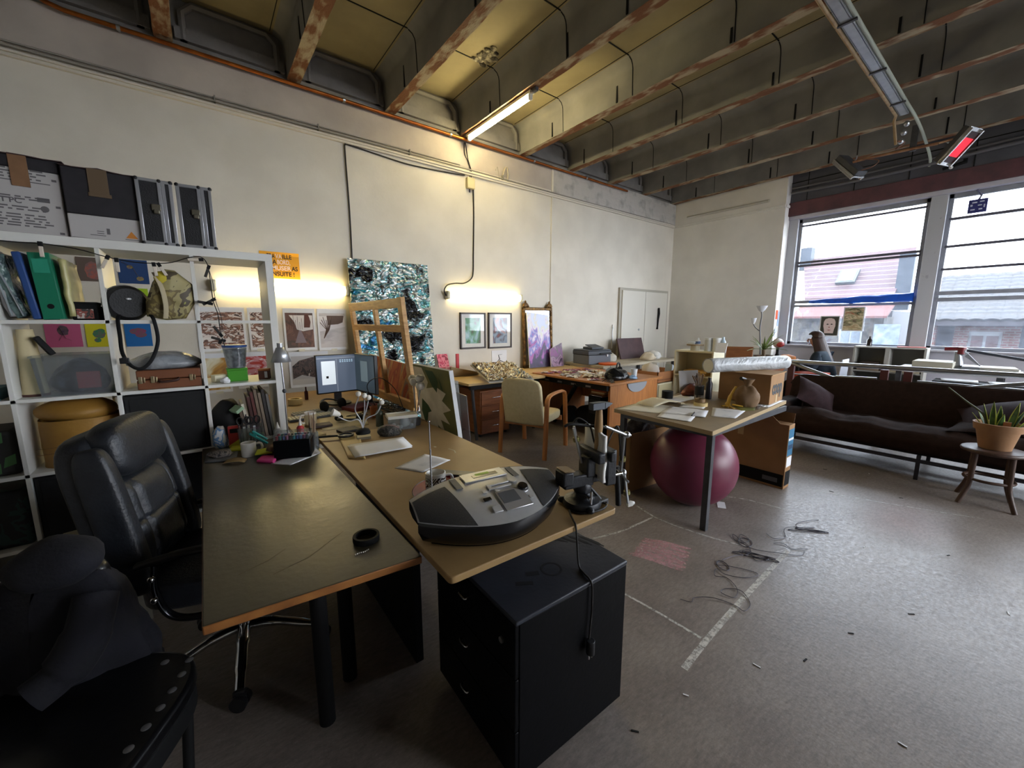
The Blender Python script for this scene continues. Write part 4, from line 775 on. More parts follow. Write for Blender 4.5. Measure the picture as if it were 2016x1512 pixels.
# --- black drawer pedestal
DUST = mat('dusty_black_top', '22252e', .45, c2='2b2f39', sc=9, bump=.05)
t = T('drawer_pedestal', 'black three drawer pedestal with a dusty smudged top, under the corner of the fibreboard desk', 'pedestal', (.898, 1.062, 0), rz=-1)
MB().box(-.24, .254, -.257, .257, .03, .585).build('body', BLACK, t, bevel=.003)
MB().box(-.254, .256, -.259, .259, .585, .60).build('top', DUST, t, bevel=.004)
for k in range(3):
    z0 = .04 + k * .183
    d_ = MB().box(-.256, -.24, -.255, .255, z0, z0 + .179).build('drawer', BLACK, t, bevel=.003)
    z = z0 + .125
    MB().tube(spline([(-.256, -.0, z), (-.275, .0, z - .002), (-.279, .012, z), (-.279, .028, z), (-.275, .04, z), (-.256, .04, z)], 4), .004, 8).build('handle', CHROME, d_, smooth=60)
MB().cyl(.01, 0, .006, 14, M=rot(0, -90, 0, (-.256, -.19, .50))).build('lock', STEEL, t)
for x in (-.2, .2):
    for y in (-.2, .2): MB().cyl(.02, 0, .03, 12, M=rot(at=(x, y, 0))).build('castor', BLACKM, t)
SM = mat('finger_smudge', '0b0c10', .7)
b = MB()
for i in range(6): b.tube(spline([(.06 + .035 * i, .12 - .03 * i, .6002), (.075 + .035 * i, .07 - .03 * i, .6002), (.11 + .03 * i, .03 - .035 * i, .6002)], 4), [.003] * 2 + [.009] * 5 + [.004] * 2, 6, flat=.06)
b.build('smudge', SM, t); b = MB(); b.tube([(.0 + .035 * cos(a), -.13 + .035 * sin(a), .6002) for a in [2 * pi * k / 20 for k in range(20)]], .005, 6, closed=True, flat=.08); b.tube([(-.09, -.1, .6002), (-.05, -.12, .6002)], .012, 6, flat=.05).tube([(-.15, -.12, .6002), (-.1, -.15, .6002)], .01, 6, flat=.05)
b.build('smudge', SM, t)
# --- CD radio
RAD = T('cd_radio', 'silver and black portable CD radio with raised antenna on the fibreboard desk corner', 'radio', (.762, 1.085, MT), rz=-6)
HW = .282
def yb(x): s = abs(x) / HW; return .125 - .05 * s ** 3
def yf(x): s = abs(x) / HW; return -.145 + .135 * s ** 2.1
def zt(x, v):     # v 0 front lip .. 1 back edge
    s = abs(x) / HW; lip = .080 + .012 * s; back = .158 - .026 * s ** 2
    return lip + (back - lip) * (1 - (1 - v) ** 1.7)
def surf(x, v, off=0.0):
    y = yf(x) + (yb(x) - yf(x)) * v; return Vector((x, y, zt(x, v) + off))
NU = 48
def strip(fn, nv, x0=-HW, x1=HW, nu=NU, **k):
    b = MB(); b.grid(nu, nv, lambda u, v: fn(x0 + (x1 - x0) * u, v)); return b
BODYB = mat('radio_black_gloss', '0e0f12', .22, coat=.3); RSIL = mat('radio_silver', 'b2b3b4', .36, metal=.35, c2='b8b9ba', sc=30); RGRL = mat('radio_speaker_cloth', '232427', .6, c2='2c2d30', sc=220, bump=.3, bsc=400)
def side(x, v):      # wall from foot to lip, front side
    k = [(.80, .0), (.93, .012), (1.0, .035), (.985, .054), (.99, .0)][0]
    prof = [(.84, .004), (.95, .016), (1.0, .036), (1.0, .05), (.985, .058)]
    i = min(int(v * 4), 3); f_ = v * 4 - i; s, z = [a + (c - a) * f_ for a, c in zip(prof[i], prof[i + 1])]
    m_ = (yf(x) + yb(x)) / 2; z = z * (zt(x, 0) / .058)
    return (x * s, m_ + (yf(x) - m_) * s, z)
b = strip(side, 8)
b.grid(NU, 4, lambda u, v: (lambda x: (x * (.84 + .16 * min(1, v * 1.6)), (yf(x) + yb(x)) / 2 + (yb(x) - yf(x)) / 2 * (.84 + .16 * min(1, v * 1.6)), .004 + (zt(x, 1) - .004) * v))(-HW + 2 * HW * u))
b.grid(NU, 2, lambda u, v: (lambda x: (x * .84, ((yf(x) + yb(x)) / 2 + ((yf(x) - yb(x)) / 2) * .84 * (1 - 2 * v)), .004))(-HW + 2 * HW * u))
b.build('body', BODYB, RAD, smooth=40)
strip(lambda x, v: surf(x, v, -.001), 14).build('top_shell', RSIL, RAD, smooth=60)
for s in (-1, 1):
    def gr(u, v, s=s):
        # speaker cloth widening from the end of the case toward the middle
        x = s * (.125 + .03 * (v) + (HW * .985 - .125 - .03 * v) * u); return tuple(surf(x, .004 + .83 * v * (1 - .08 * u), .0035 * sin(pi * min(max(u, .02), .98)) ** .3))
    MB().grid(24, 14, gr).build('speaker_grille', RGRL, RAD, smooth=60)
def on(x, v, off=.001):       # frame lying on the slanted top
    p = surf(x, v, off); q = surf(x, min(v + .02, 1)); ty = (q - surf(x, v)).normalized(); tx = Vector((1, 0, 0)); n_ = tx.cross(ty)
    return Matrix(((tx.x, ty.x, n_.x, p.x), (tx.y, ty.y, n_.y, p.y), (tx.z, ty.z, n_.z, p.z), (0, 0, 0, 1)))
MB(on(0, .86)).box(-.085, .085, -.03, .03, -.002, .002).build('cd_lid', RSIL, RAD, bevel=.003)
MB(on(.005, .86)).box(-.05, .05, -.012, .008, .002, .003).build('lid_window', mat('smoky_window', '6b6650', .2), RAD)
MB(on(.0, .88)).box(-.03, .025, -.006, .008, .003, .0036).build('sticker', mat('lime_sticker', '8fb53a', .5), RAD)
for s in (-1, 1): MB(on(s * .115, .8)).box(-.012, .012, -.035, .035, -.001, .002).build('lid_groove', GRYPL, RAD, bevel=.001)
MB(on(.03, .29)).box(-.045, .06, -.046, .046, 0, .004).build('display_frame', mat('light_silver', 'b9babc', .25, metal=.6), RAD, bevel=.008)
MB(on(.025, .33)).box(-.032, .034, -.026, .026, .004, .0052).build('display', mat('lcd_grey', '55575a', .2), RAD)
MB(on(.035, .155)).box(-.018, .018, -.003, .003, .0, .004).build('button', GRYPL, RAD)
MB(on(.095, .40)).cyl(.024, 0, .006, 24).build('knob_ring', mat('light_silver', 'b9babc'), RAD, bevel=.002)
MB(on(.095, .40)).cyl(.019, .004, .016, 24).build('volume_knob', BODYB, RAD, bevel=.003)
MB(on(.085, .62)).cyl(.019, 0, .004, 20).build('button', RSIL, RAD, bevel=.001)
MB(on(.105, .22)).cyl(.009, 0, .005, 14).build('button', RSIL, RAD, bevel=.001)
for x, v, w_, h_ in ((-.045, .5, .008, .006), (-.018, .56, .008, .006), (.02, .6, .045, .005), (.02, .53, .045, .005), (-.052, .37, .014, .008), (-.04, .2, .016, .014), (.0, .48, .008, .006)):
    MB(on(x, v)).box(-w_, w_, -h_, h_, 0, .004).build('button', RSIL if w_ != .014 else BODYB, RAD, bevel=.0015)
MB().tube([(-.19, .108, .13), (-.19, .112, .20), (-.19, .112, .28)], .0032, 8).tube([(-.19, .115, .28), (-.19, .115, .375)], .0022, 8).sphere((-.19, .115, .378), .004, 8, 6).build('antenna', CHROME, RAD, smooth=60)
RI = (Matrix.Translation((.762, 1.085, MT)) @ Matrix.Rotation(radians(-6), 4, 'Z')).inverted()
CW = [(1.045, 1.10, .80), (1.075, 1.10, .78), (1.08, 1.07, .752), (1.05, .99, .749), (1.07, .945, .749), (1.14, .925, .749), (1.19, .935, .749), (1.195, .965, .749), (1.13, .985, .749), (1.06, 1.0, .75), (1.03, .975, .749), (1.0, .93, .749), (.985, .905, .745), (.982, .895, .70), (.978, .88, .612), (.965, .845, .604), (.955, .81, .604), (.953, .795, .585), (.953, .793, .50), (.948, .793, .44), (.944, .793, .395)]
MB().tube([RI @ p for p in spline(CW, 6)], .0035, 6).build('power_cord', CABLE, RAD, smooth=60)
MB(RI @ Matrix.Translation((.943, .785, .365))).cyl(.015, -.02, .03, 10).cyl(.004, -.038, -.02, 8, M=rot(at=(-.007, 0, 0)), m=1).cyl(.004, -.038, -.02, 8, M=rot(at=(.007, 0, 0)), m=1).build('plug', [BLKPL, CHROME], RAD, bevel=.003)
# --- mug, plate, case, papers
REDG = mat('red_glaze', '86121e', .16, c2='760f1a', sc=6, spec=.3)
t = T('plate', 'glossy red plate under the patterned mug behind the CD radio', 'plate', (.755, 1.415, MT)); MB().lathe([(.0, .0), (.085, 0), (.09, .004), (.145, .02), (.147, .024), (.14, .024), (.085, .008), (0, .007)], 40, caps=False).build('dish', REDG, t, smooth=50)
MB().tube([(.1455 * cos(a), .1455 * sin(a), .0235) for a in [2 * pi * k / 40 for k in range(40)]], .002, 6, closed=True).build('rim', mat('brown_rim', '5b1a18', .2), t, smooth=60)
def maze_mat():
    m = bpy.data.materials.new('maze_glaze'); m.use_nodes = True; N = m.node_tree.nodes; L = m.node_tree.links; b = N['Principled BSDF']; b.inputs['Roughness'].default_value = .2
    tcn = N.new('ShaderNodeTexCoord'); v = N.new('ShaderNodeTexVoronoi'); v.inputs['Scale'].default_value = 16; v.distance = 'MANHATTAN'; L.new(tcn.outputs['Object'], v.inputs['Vector'])
    mu = N.new('ShaderNodeMath'); mu.operation = 'MULTIPLY'; mu.inputs[1].default_value = 5; L.new(v.outputs['Distance'], mu.inputs[0])
    fr = N.new('ShaderNodeMath'); fr.operation = 'FRACT'; L.new(mu.outputs[0], fr.inputs[0]); gt = N.new('ShaderNodeMath'); gt.operation = 'GREATER_THAN'; gt.inputs[1].default_value = .5; L.new(fr.outputs[0], gt.inputs[0])
    mx = N.new('ShaderNodeMix'); mx.data_type = 'RGBA'; mx.inputs[6].default_value = lin('dcdad4'); mx.inputs[7].default_value = lin('1d1c1c'); L.new(gt.outputs[0], mx.inputs[0]); L.new(mx.outputs[2], b.inputs['Base Color']); return m
CER = mat('white_ceramic', 'd8d6d0', .2)
def mug(loc, rz, m, label, r=.041, h=.095):
    t = T('mug', label, 'mug', loc, rz); MB().lathe([(0, .0), (r * .92, 0), (r, .006), (r, h), (r - .004, h + .002), (r - .006, h), (r - .006, .008), (0, .008)], 32, caps=False).build('body', CER, t, smooth=50)
    if m != CER: MB().lathe([(r + .0006, .006), (r + .0006, h - .012)], 32, caps=False).build('glaze_pattern', m, t, smooth=50)
    MB().tube(spline([(r - .002, 0, h * .82), (r + .022, 0, h * .8), (r + .03, 0, h * .5), (r + .018, 0, h * .24), (r - .002, 0, h * .2)], 6), .006, 10).build('handle', CER, t, smooth=60); return t
mug((.705, 1.425, MT + .0085), -15, maze_mat(), 'white mug with a black maze pattern standing on the red plate')
t = T('glasses_case', 'long black case with a pale top edge lying behind the red plate', 'case', (.893, 1.50, MT), rz=-48); MB().box(-.125, .125, -.027, .027, 0, .028, 0).build('body', BLKPL, t, bevel=.006); MB().box(-.12, .12, -.026, .026, .028, .032).build('lid', mat('grey_case_lid', '6a6760', .4), t, bevel=.004)
def sheet(name, label, cat, pts, z, m, th=.0012, curl=.0, group=None):
    t = MB(); P = [Vector(p) for p in pts]
    t.grid(8, 8, lambda u, v: (*(P[0].lerp(P[1], u).lerp(P[3].lerp(P[2], u), v)), z + th / 2 + curl * max(0, noise.noise((u * 2.2, v * 2.2, z * 9))) ))
    o = t.build(name, m, solid=th, smooth=60); return tag(o, label, cat, group)
RULED = mat('printed_paper', 'd3d4d8', .8, c2='b9bcc4', sc=12, lo=.55, hi=.7)
sheet('clipboard', 'yellowish board with a light frame under the white papers, near the magnifying glass', 'board', [(.55, 2.12), (.62, 2.06), (.74, 2.56), (.62, 2.60)], MT, mat('yellow_board', 'b59a62', .5), .006)
for i, (pts) in enumerate(([(.58, 2.12), (.90, 2.10), (.93, 2.31), (.62, 2.35)], [(.575, 2.09), (.885, 2.07), (.905, 2.29), (.60, 2.32)])):
    sheet('paper_sheet', ('lower white sheet of the two stacked behind the loose drawing', 'upper white sheet of the two stacked behind the loose drawing')[i], 'paper', pts, MT + .0065 + i * .003, PAPER, group='white papers on the fibreboard desk')
sheet('paper_sheet', 'loose white sheet with faint drawing lying alone on the fibreboard desk', 'paper', [(.69, 1.84), (.775, 1.70), (.965, 1.775), (.90, 1.94)], MT, RULED, curl=.004, group='white papers on the fibreboard desk')
t = T('gooseneck_lamp', 'little lamp with five white balls on silver goosenecks and a black foot', 'lamp', (.735, 2.46, MT + .03))
MB().lathe([(0, 0), (.042, 0), (.044, .008), (.036, .026), (.012, .034), (0, .034)], 24, caps=False).build('foot', BLACKM, t, smooth=50)
BALL = mat('white_ball', 'd6d3cc', .35)
for x, z, k in ((-.015, .25, -.05), (.02, .235, .02), (.045, .22, .03), (.125, .18, .11), (-.145, .145, -.10)):
    MB().tube(spline([(0, 0, .03), (k * .25, 0, .09), (k * .8, .0, z * .62), (x * .96, 0, z - .02)], 6), .0035, 8).build('gooseneck', SILVER, t, smooth=60)
    if x == -.145: MB().lathe([(.006, 0), (.014, .01), (.02, .035), (.024, .05), (.0, .052)], 16, M=rot(0, -65, 0, (x + .02, 0, z - .01))).build('ball', BALL, t, smooth=60)
    else: MB().sphere((x, 0, z), .0165, 16, 10).build('ball', BALL, t, smooth=60)
t = T('wooden_block', 'small two tone wooden block under the gooseneck lamp', 'block', (.735, 2.455, MT), rz=-12); MB().box(-.04, .04, -.03, .03, 0, .029, 0).box(-.0402, .0402, -.0302, .0302, 0, .015, 1).build('block', [mat('pale_block', 'a8966c', .6), mat('dark_block', '5d5240', .6)], t)
SEQ = mat('sequin_fabric', '2d2d2b', .3, c2='5a5650', sc=60, metal=.4, bump=.6, bsc=120, lo=.45, hi=.6)
t = T('pencil_case', 'dark glittery pencil case with pink zips beside the white balls lamp', 'pencil case', (.885, 2.42, MT), rz=-30)
o = bagish('body', None, None, (0, 0, 0), (.075, .042, .045), SEQ, 3, .08); o.parent = t
for y in (-.008, .012): MB().tube(spline([(-.05, y, .05), (-.02, y - .004, .066), (.03, y - .006, .064), (.06, y, .048)], 5), .003, 6).build('zip', mat('pink_zip', '9a7a74', .5), t, smooth=60)
b = MB(); 
for k in range(40): a = random.uniform(0, 6.28); b.sphere((.055 + .025 * cos(a) * random.random(), -.02 + .025 * random.random(), .008 + .03 * random.random()), .004, 6, 4)
b.build('beads', CHROME, t)
t = T('lidded_tub', 'clear tub with a white lid and white lumps inside on the fibreboard desk', 'tub', (1.02, 2.545, MT), rz=-12)
o = tub(.18, .11, .085, m=CLEAR, par=t); MB().box(-.098, .098, -.063, .063, .085, .091).box(-.098, .098, -.063, -.058, .078, .098).box(-.098, .098, .058, .063, .078, .098).box(-.098, -.092, -.063, .063, .078, .098).box(.092, .098, -.063, .063, .078, .098).build('lid', mat('milky_lid', 'c9c6ba', .4), t, bevel=.002)
for i, (x, y, r) in enumerate(((.02, .0, .034), (-.05, .02, .015), (-.03, -.03, .013), (.06, -.02, .014), (-.01, -.035, .012), (.05, .03, .016))): MB().sphere((x, y, r + .004), (r, r * .8, r), 12, 8).build('white_lump', BALL, t, smooth=60)
t = T('magnifier', 'black rimmed magnifying glass lying behind the white papers', 'magnifying glass', (.65, 2.53, MT + .008)); MB().tube([(.042 * cos(a), .042 * sin(a), .01) for a in [2 * pi * k / 32 for k in range(32)]], .007, 8, closed=True).build('rim', BLKPL, t, smooth=60)
MB().cyl(.038, .009, .012, 28).build('lens', CLEARER, t); MB().tube([(-.045, .012, .01), (-.09, .03, .011), (-.17, .06, .01)], [.006, .008, .007], 8).build('handle', BLKPL, t, smooth=60)
# --- vise with hammer, clamp lamp
VIS = mat('cast_dark_grey', '24262a', .42, c2='2d2f33', sc=14, metal=.3, bump=.12, bsc=60)
t = T('vise', 'dark grey bench vise on a round suction base at the desk corner', 'vise', (1.125, 1.005, MT), rz=-14)
MB().lathe([(0, 0), (.072, 0), (.076, .012), (.07, .026), (.05, .032), (.036, .04), (.03, .055), (0, .06)], 32, caps=False).build('base', VIS, t, smooth=50)
for a in (20, 140, 260): MB(rot(0, 0, a)).sphere((.078, 0, .012), (.02, .016, .012), 12, 8).build('foot', VIS, t, smooth=60)
MB().sphere((0, 0, .075), (.038, .034, .034), 16, 10).build('swivel', VIS, t, smooth=60); MB().tube([(0, -.03, .05), (.0, -.062, .05)], .008, 8).tube([(.0, -.06, .02), (0, -.062, .08)], .005, 8).build('swivel_screw', CHROME, t, smooth=60)
MB().box(-.095, .035, -.028, .028, .085, .135).box(-.105, -.06, -.034, .034, .10, .155).box(.0, .04, -.032, .032, .12, .20).build('fixed_body', VIS, t, bevel=.006)
MB().box(-.1, -.055, -.034, .034, .155, .159).build('anvil', mat('bare_anvil', '7c6a50', .4, metal=.4), t, bevel=.002)
MB().box(.02, .05, -.075, .075, .185, .225).build('jaw', VIS, t, bevel=.005); MB().box(.075, .10, -.075, .075, .185, .225).build('jaw', VIS, t, bevel=.005)
MB().box(.095, .14, -.03, .03, .07, .215).box(.02, .1, -.018, .018, .09, .12).build('sliding_body', VIS, t, bevel=.006)
MB().cyl(.008, .0, .05, 10, M=rot(0, 90, 0, (.14, 0, .1))).tube([(.185, -.05, .08), (.185, .05, .12)], .0045, 8).build('screw_bar', CHROME, t, smooth=60)
t2 = T('rag', 'white folded rag squeezed in the vise jaws', 'rag', (1.125, 1.005, MT + .0), rz=-14); MB().grid(6, 8, lambda u, v: (.0625 + .008 * noise.noise((u * 3, v * 3, 2)), (u - .5) * .13 + .01, .10 + v * .185 + .02 * u + .01 * noise.noise((u * 4, 1, 1))), ).build('cloth', mat('white_cloth', 'd2d1cc', .8), t2, solid=.014, smooth=60)
t = T('hammer', 'hammer with wooden handle and dark head standing upright in the vise', 'hammer', (1.187, .985, MT + .19), rz=-12)
MB().lathe([(.014, 0), (.015, .05), (.013, .08), (.0165, .12), (.0145, .16), (.012, .19)], 16).build('handle', mat('hammer_wood', 'a08054', .5, c2='8c6c44', sc=10, stretch=(6, 6, 1)), t, smooth=60)
MB().lathe([(.015, .0), (.0155, .03)], 16).build('sleeve', mat('dark_handle_end', '4a3a2c', .6), t, smooth=60)
MB().box(-.04, .018, -.014, .014, .19, .218).add([(.018, -.014, .19), (.018, .014, .19), (.018, .014, .218), (.018, -.014, .218), (.055, -.012, .208), (.055, .012, .208), (.055, .012, .212), (.055, -.012, .212)], [(0, 1, 2, 3), (4, 7, 6, 5), (0, 4, 5, 1), (2, 6, 7, 3), (1, 5, 6, 2), (0, 3, 7, 4)]).build('head', mat('hammer_steel', '4e5257', .4, metal=.7), t, bevel=.003)
t = T('clamp_lamp', 'silver jointed clamp lamp with black cable on the right edge of the fibreboard desk', 'lamp', (1.235, .98, MT))
AL = mat('lamp_aluminium', 'a7aaac', .35, metal=.7)
MB().box(-.06, -.005, -.02, .02, .0, .012).box(-.012, .0, -.02, .02, -.06, .012).box(-.06, .0, -.018, .018, -.06, -.05).build('clamp', DKSTEEL, t, bevel=.003)
def arm(pts, nm='arm'):
    a, b_ = Vector(pts[0]), Vector(pts[1]); d_ = (b_ - a); side_ = d_.cross(Vector((.6, -.8, .0))).normalized() * .011
    q = MB()
    for s in (-1, 1): q.tube([a + side_ * s, b_ + side_ * s], .005, 6)
    o = q.build(nm, AL, t, smooth=60); m_ = a.lerp(b_, .72); n_ = a.lerp(b_, .6)
    MB().tube([n_, m_], .0135, 8).build('coil_spring', mat('olive_spring', '7b7440', .5, metal=.3), t, smooth=60)
arm([(-.10, .04, .17), (-.13, .06, .31)]); arm([(.085, -.02, .255), (.10, .0, .10)]); arm([(.11, -.01, .085), (.135, -.015, -.045)])
MB().tube([(-.03, 0, .01), (-.1, .03, .1), (-.10, .04, .17)], .007, 8).build('stem', BLKPL, t, smooth=60)
MB().tube(spline([(-.165, .075, .315), (-.14, .06, .325), (-.06, .03, .31), (.0, .01, .30), (.085, -.02, .262)], 5), .006, 8).build('bridge', BLKPL, t, smooth=60)
MB().tube([(.0, .01, .302), (.085, -.02, .262), (.115, -.025, .255)], .007, 8).sphere((.1, -.02, .258), .014, 10, 8).sphere((.105, -.005, .09), .016, 10, 8).build('joint', STEEL, t, smooth=60)
MB().tube([(.08, .01, .12), (.085, .0, .0), (.09, -.0, -.05)], .012, 8).build('dark_sleeve', BLKPL, t, smooth=60)
MB().lathe([(.012, 0), (.012, .02), (.004, .034), (0, .035)], 12, M=rot(0, 78, -30, (.13, -.015, -.055))).build('lamp_tip', mat('white_tip', 'd8d8d4', .4), t, smooth=60)
MB().tube(spline([(-.13, .06, .33), (-.11, .05, .345), (-.07, .03, .31), (-.05, .02, .24), (-.02, .0, .2), (.02, -.0, .26), (.05, -.01, .30), (.07, -.01, .22), (.08, -.01, .15)], 6), .0035, 6).build('cable', CABLE, t, smooth=60)
# --- things on the black desk
t = T('tape_ring', 'matt black ring lying alone on the black desk', 'ring', (.375, 1.29, DT)); MB().lathe([(.034, 0), (.042, 0), (.043, .003), (.043, .017), (.042, .02), (.034, .02), (.034, .0)], 36, caps=False).build('ring', BLACKM, t, smooth=50)
t = T('bead_chain', 'tiny pale bead chain in front of the black ring', 'chain', (.34, 1.222, DT), rz=5); b = MB()
for k in range(8): b.sphere((-.021 + k * .006, .002 * sin(k), .002), .0022, 6, 5)
b.build('beads', BALL, t)
t = T('marker_box', 'black box of coloured markers with a clear lid on the black desk', 'marker box', (.345, 2.40, DT + .002), rz=-20)
MB().box(-.09, .09, -.055, .055, 0, .10).build('body', BLACK, t, bevel=.006)
MB().box(-.088, .088, -.053, .053, .1, .135).build('lid', CLEARER, t, bevel=.004)
for k, c in enumerate(('8a2f3a', '2b6a6a', '3a4a8a', '9a5a7a', '2f2f35', '2a7a8a', '27407a', '5a7aa0', '7a3a5a', '303a44')): MB().cyl(.0075, .1005, .122, 8, M=rot(at=(-.075 + k * .0165, -.03, 0))).cyl(.0075, .1005, .122, 8, M=rot(at=(-.075 + k * .0165, .02, 0))).build('marker', mat('marker_' + c, c, .4), t)
sheet('paper_sheet', 'white sheet sticking out from under the marker box', 'paper', [(.22, 2.33), (.30, 2.25), (.47, 2.36), (.46, 2.52)], DT, PAPER, .0015, group='white papers on the black desk')
PENS = 'pencils standing in the glass'
t = T('glass_tumbler', 'square glass of pencils right of the marker box', 'glass', (.455, 2.475, DT)); MB().box(-.024, .024, -.024, .024, 0, .006).box(-.024, -.022, -.024, .024, 0, .1).box(.022, .024, -.024, .024, 0, .1).box(-.024, .024, -.024, -.022, 0, .1).box(-.024, .024, .022, .024, 0, .1).build('body', CLEAR, t)
for k in range(9):
    a = k * .7; tt = MB().tube([(.012 * cos(a) * .6, .012 * sin(a) * .6, .007), (.016 * cos(a + .4), .016 * sin(a + .4), .15 + .018 * (k % 4)), (.0165 * cos(a + .42), .0165 * sin(a + .42), .165 + .018 * (k % 4))], [.0032, .0032, .0005], 6).build('pencil', mat('pencil_%d' % (k % 3), ('8f7558', '6f5a4a', 'a08a70')[k % 3], .6), loc=(.455, 2.475, DT)); tag(tt, 'wooden pencil standing in the square glass beside the marker box', 'pencil', PENS)
def pad(c, pts, z, lab, h=.012): sheet('sticky_notes', lab, 'sticky notes', pts, z, mat('note_' + c, c, .7), h, group='sticky notes on the black desk')
pad('d43f86', [(.165, 2.40), (.235, 2.33), (.265, 2.42), (.20, 2.48)], DT, 'hot pink pad of sticky notes at the front of the desk clutter')
pad('b5c22c', [(.165, 2.47), (.245, 2.46), (.25, 2.56), (.185, 2.56)], DT + .018, 'lime green sticky notes leaning behind the pink pad', .008)
pad('d8d23a', [(.06, 2.70), (.135, 2.68), (.15, 2.76), (.08, 2.78)], DT, 'yellow sticky notes beside the cup')
mug((.145, 2.55, DT), 10, CER, 'white cup beside the sticky notes on the black desk', .036, .075)
t = T('organiser', 'clear container of scissors and pens in front of the book compartment', 'container', (.175, 2.76, DT)); o = tub(.13, .10, .12, m=CLEARER, par=t)
b = MB()
for k in range(7): b.tube([(-.05 + .016 * k, .0 + .02 * (k % 2), .01), (-.055 + .02 * k, .01, .15 + .02 * (k % 3))], .004, 6)
b.build('pens', mat('dark_pens', '2a2a30', .4, c2='4a3a30', sc=12), t)
for k, (x, h_) in enumerate(((-.03, .17), (.02, .175))):
    s = T('scissors', ('left pair of black handled scissors in the clear container', 'right pair of black handled scissors in the clear container')[k], 'scissors', (.175 + x, 2.745, DT + .012), rz=10 * k, group='scissors in the clear container')
    MB().box(-.006, .006, -.002, .002, 0, .11).build('blade', STEEL, s)
    for s_ in (-1, 1): MB().tube([(.018 * s_ + .015 * cos(a), 0, .145 + .022 * sin(a)) for a in [2 * pi * q / 16 for q in range(16)]], .0045, 6, closed=True).build('handle', BLKPL, s, smooth=60)
t = T('snack_packet', 'red and yellow packet standing behind the yellow sticky notes', 'packet', (.098, 2.80, DT), rz=-8); MB().box(-.03, .03, -.015, .015, 0, .125, 0).build('body', mat('red_print', 'a02a26', .5), t, bevel=.004); MB().add([(-.031, -.0156, .0), (.031, -.0156, 0), (.031, -.0156, .05), (-.031, -.0156, .012)], [(0, 1, 2, 3)]).build('yellow_panel', mat('yellow_print', 'c2ae2e', .5), t); MB().box(-.02, .022, -.016, -.0152, .085, .11).build('dark_label', BLACKM, t)
t = T('snack_packet', 'blue and silver crumpled packet at the left of the red packet', 'packet', (.03, 2.82, DT), rz=10); o = bagish('body', None, None, (0, 0, 0), (.036, .022, .085), art('blue_packet', ['c4c6c8', '5a7ea8', 'a8a49c', '3f6a9a', 'b5573a', 'c4c6c8'], 14, .6, 3, rough=.3), 3, .2); o.parent = t
t = T('turquoise_clip', 'turquoise plastic bag clip leaning on the clear container', 'clip', (.21, 2.685, DT + .005), rz=-20); MB(rot(0, 38, 0, (0, 0, .055))).box(-.055, .055, -.008, .008, -.012, .0).box(-.05, .04, -.008, .008, .008, .018).cyl(.012, -.008, .008, 14, M=rot(90, 0, 0, (-.03, 0, .002))).build('body', mat('turquoise', '2f9a98', .45), t, bevel=.003)
def bottle(loc, r, h, m, capm, lab, cat='bottle', tip=True):
    t = T('glue_bottle' if tip else 'bottle', lab, cat, loc); MB().lathe([(0, 0), (r, 0), (r, h * .6), (r * .5, h * .72), (0, h * .72)], 18, caps=False).build('body', m, t, smooth=40)
    MB().lathe([(r * .55, h * .7), (r * .45, h * .76), (.002, h), (0, h)] if tip else [(r * .4, h * .7), (r * .4, h), (0, h)], 14, caps=False).build('cap', capm, t, smooth=40); return t
bottle((.31, 2.72, DT), .024, .13, mat('frosted_bottle', 'a9a8a4', .3, alpha=.7), BALL, 'frosted glue bottle with a white pointed cap by the organiser')
bottle((.435, 2.74, DT), .022, .12, mat('red_bottle', 'a52a30', .4), BALL, 'red glue bottle with white tip behind the marker box')
o = bagish('paper_wad', 'crumpled brown paper left of the marker box', 'paper', (.255, 2.50, DT), (.036, .04, .034), mat('brown_wad', '6f5440', .7), 5, .25)
o = MB().grid(8, 6, lambda u, v: ((u - .5) * .10, (v - .5) * .05, .004 + .016 * (1 - (2 * u - 1) ** 2) * (.6 + .4 * v))).build('dried_leaf', mat('dry_leaf', '5f4a2c', .7, c2='8a744a', sc=12), loc=(.075, 2.47, DT), rz=-20, solid=.002, smooth=60); tag(o, 'curled dry brown leaf on the black desk edge', 'leaf')
sheet('tray', 'flat grey tray of odds and ends at the left of the cup', 'tray', [(-.05, 2.55), (.08, 2.50), (.10, 2.66), (-.04, 2.72)], DT, mat('grey_tray', '4f5154', .5), .008)
o = bagish('odds', 'dark odds and ends heaped on the grey tray', 'odds', (.02, 2.62, DT + .009), (.05, .05, .02), art('dark_odds', ['2a2a2e', '6a6460', '3a3436', '8a8684'], 20), 8, .4)
t = T('desk_lamp', 'slim metal desk lamp with a conical shade at the end of the shelving', 'lamp', (.375, 2.82, DT)); MB().lathe([(0, 0), (.06, 0), (.06, .01), (.02, .02), (0, .02)], 24, caps=False).build('base', STEEL, t, smooth=50)
MB().tube([(0, .0, .02), (.002, 0, .3)], .005, 8).tube([(.002, 0, .3), (-.004, .004, .56)], .005, 8).build('stem', STEEL, t, smooth=60); MB().sphere((.002, 0, .3), (.012, .012, .014), 10, 8).build('joint', DKSTEEL, t, smooth=60)
MB().lathe([(.058, .0), (.022, .085), (.012, .09), (0, .09)], 28, caps=False, M=rot(0, 0, 0, (-.004, -.02, .485))).build('shade', SILVER, t, smooth=50, solid=.002); MB().cyl(.016, .57, .6, 14, M=rot(at=(-.004, -.02, 0))).build('socket', SILVER, t, smooth=40)
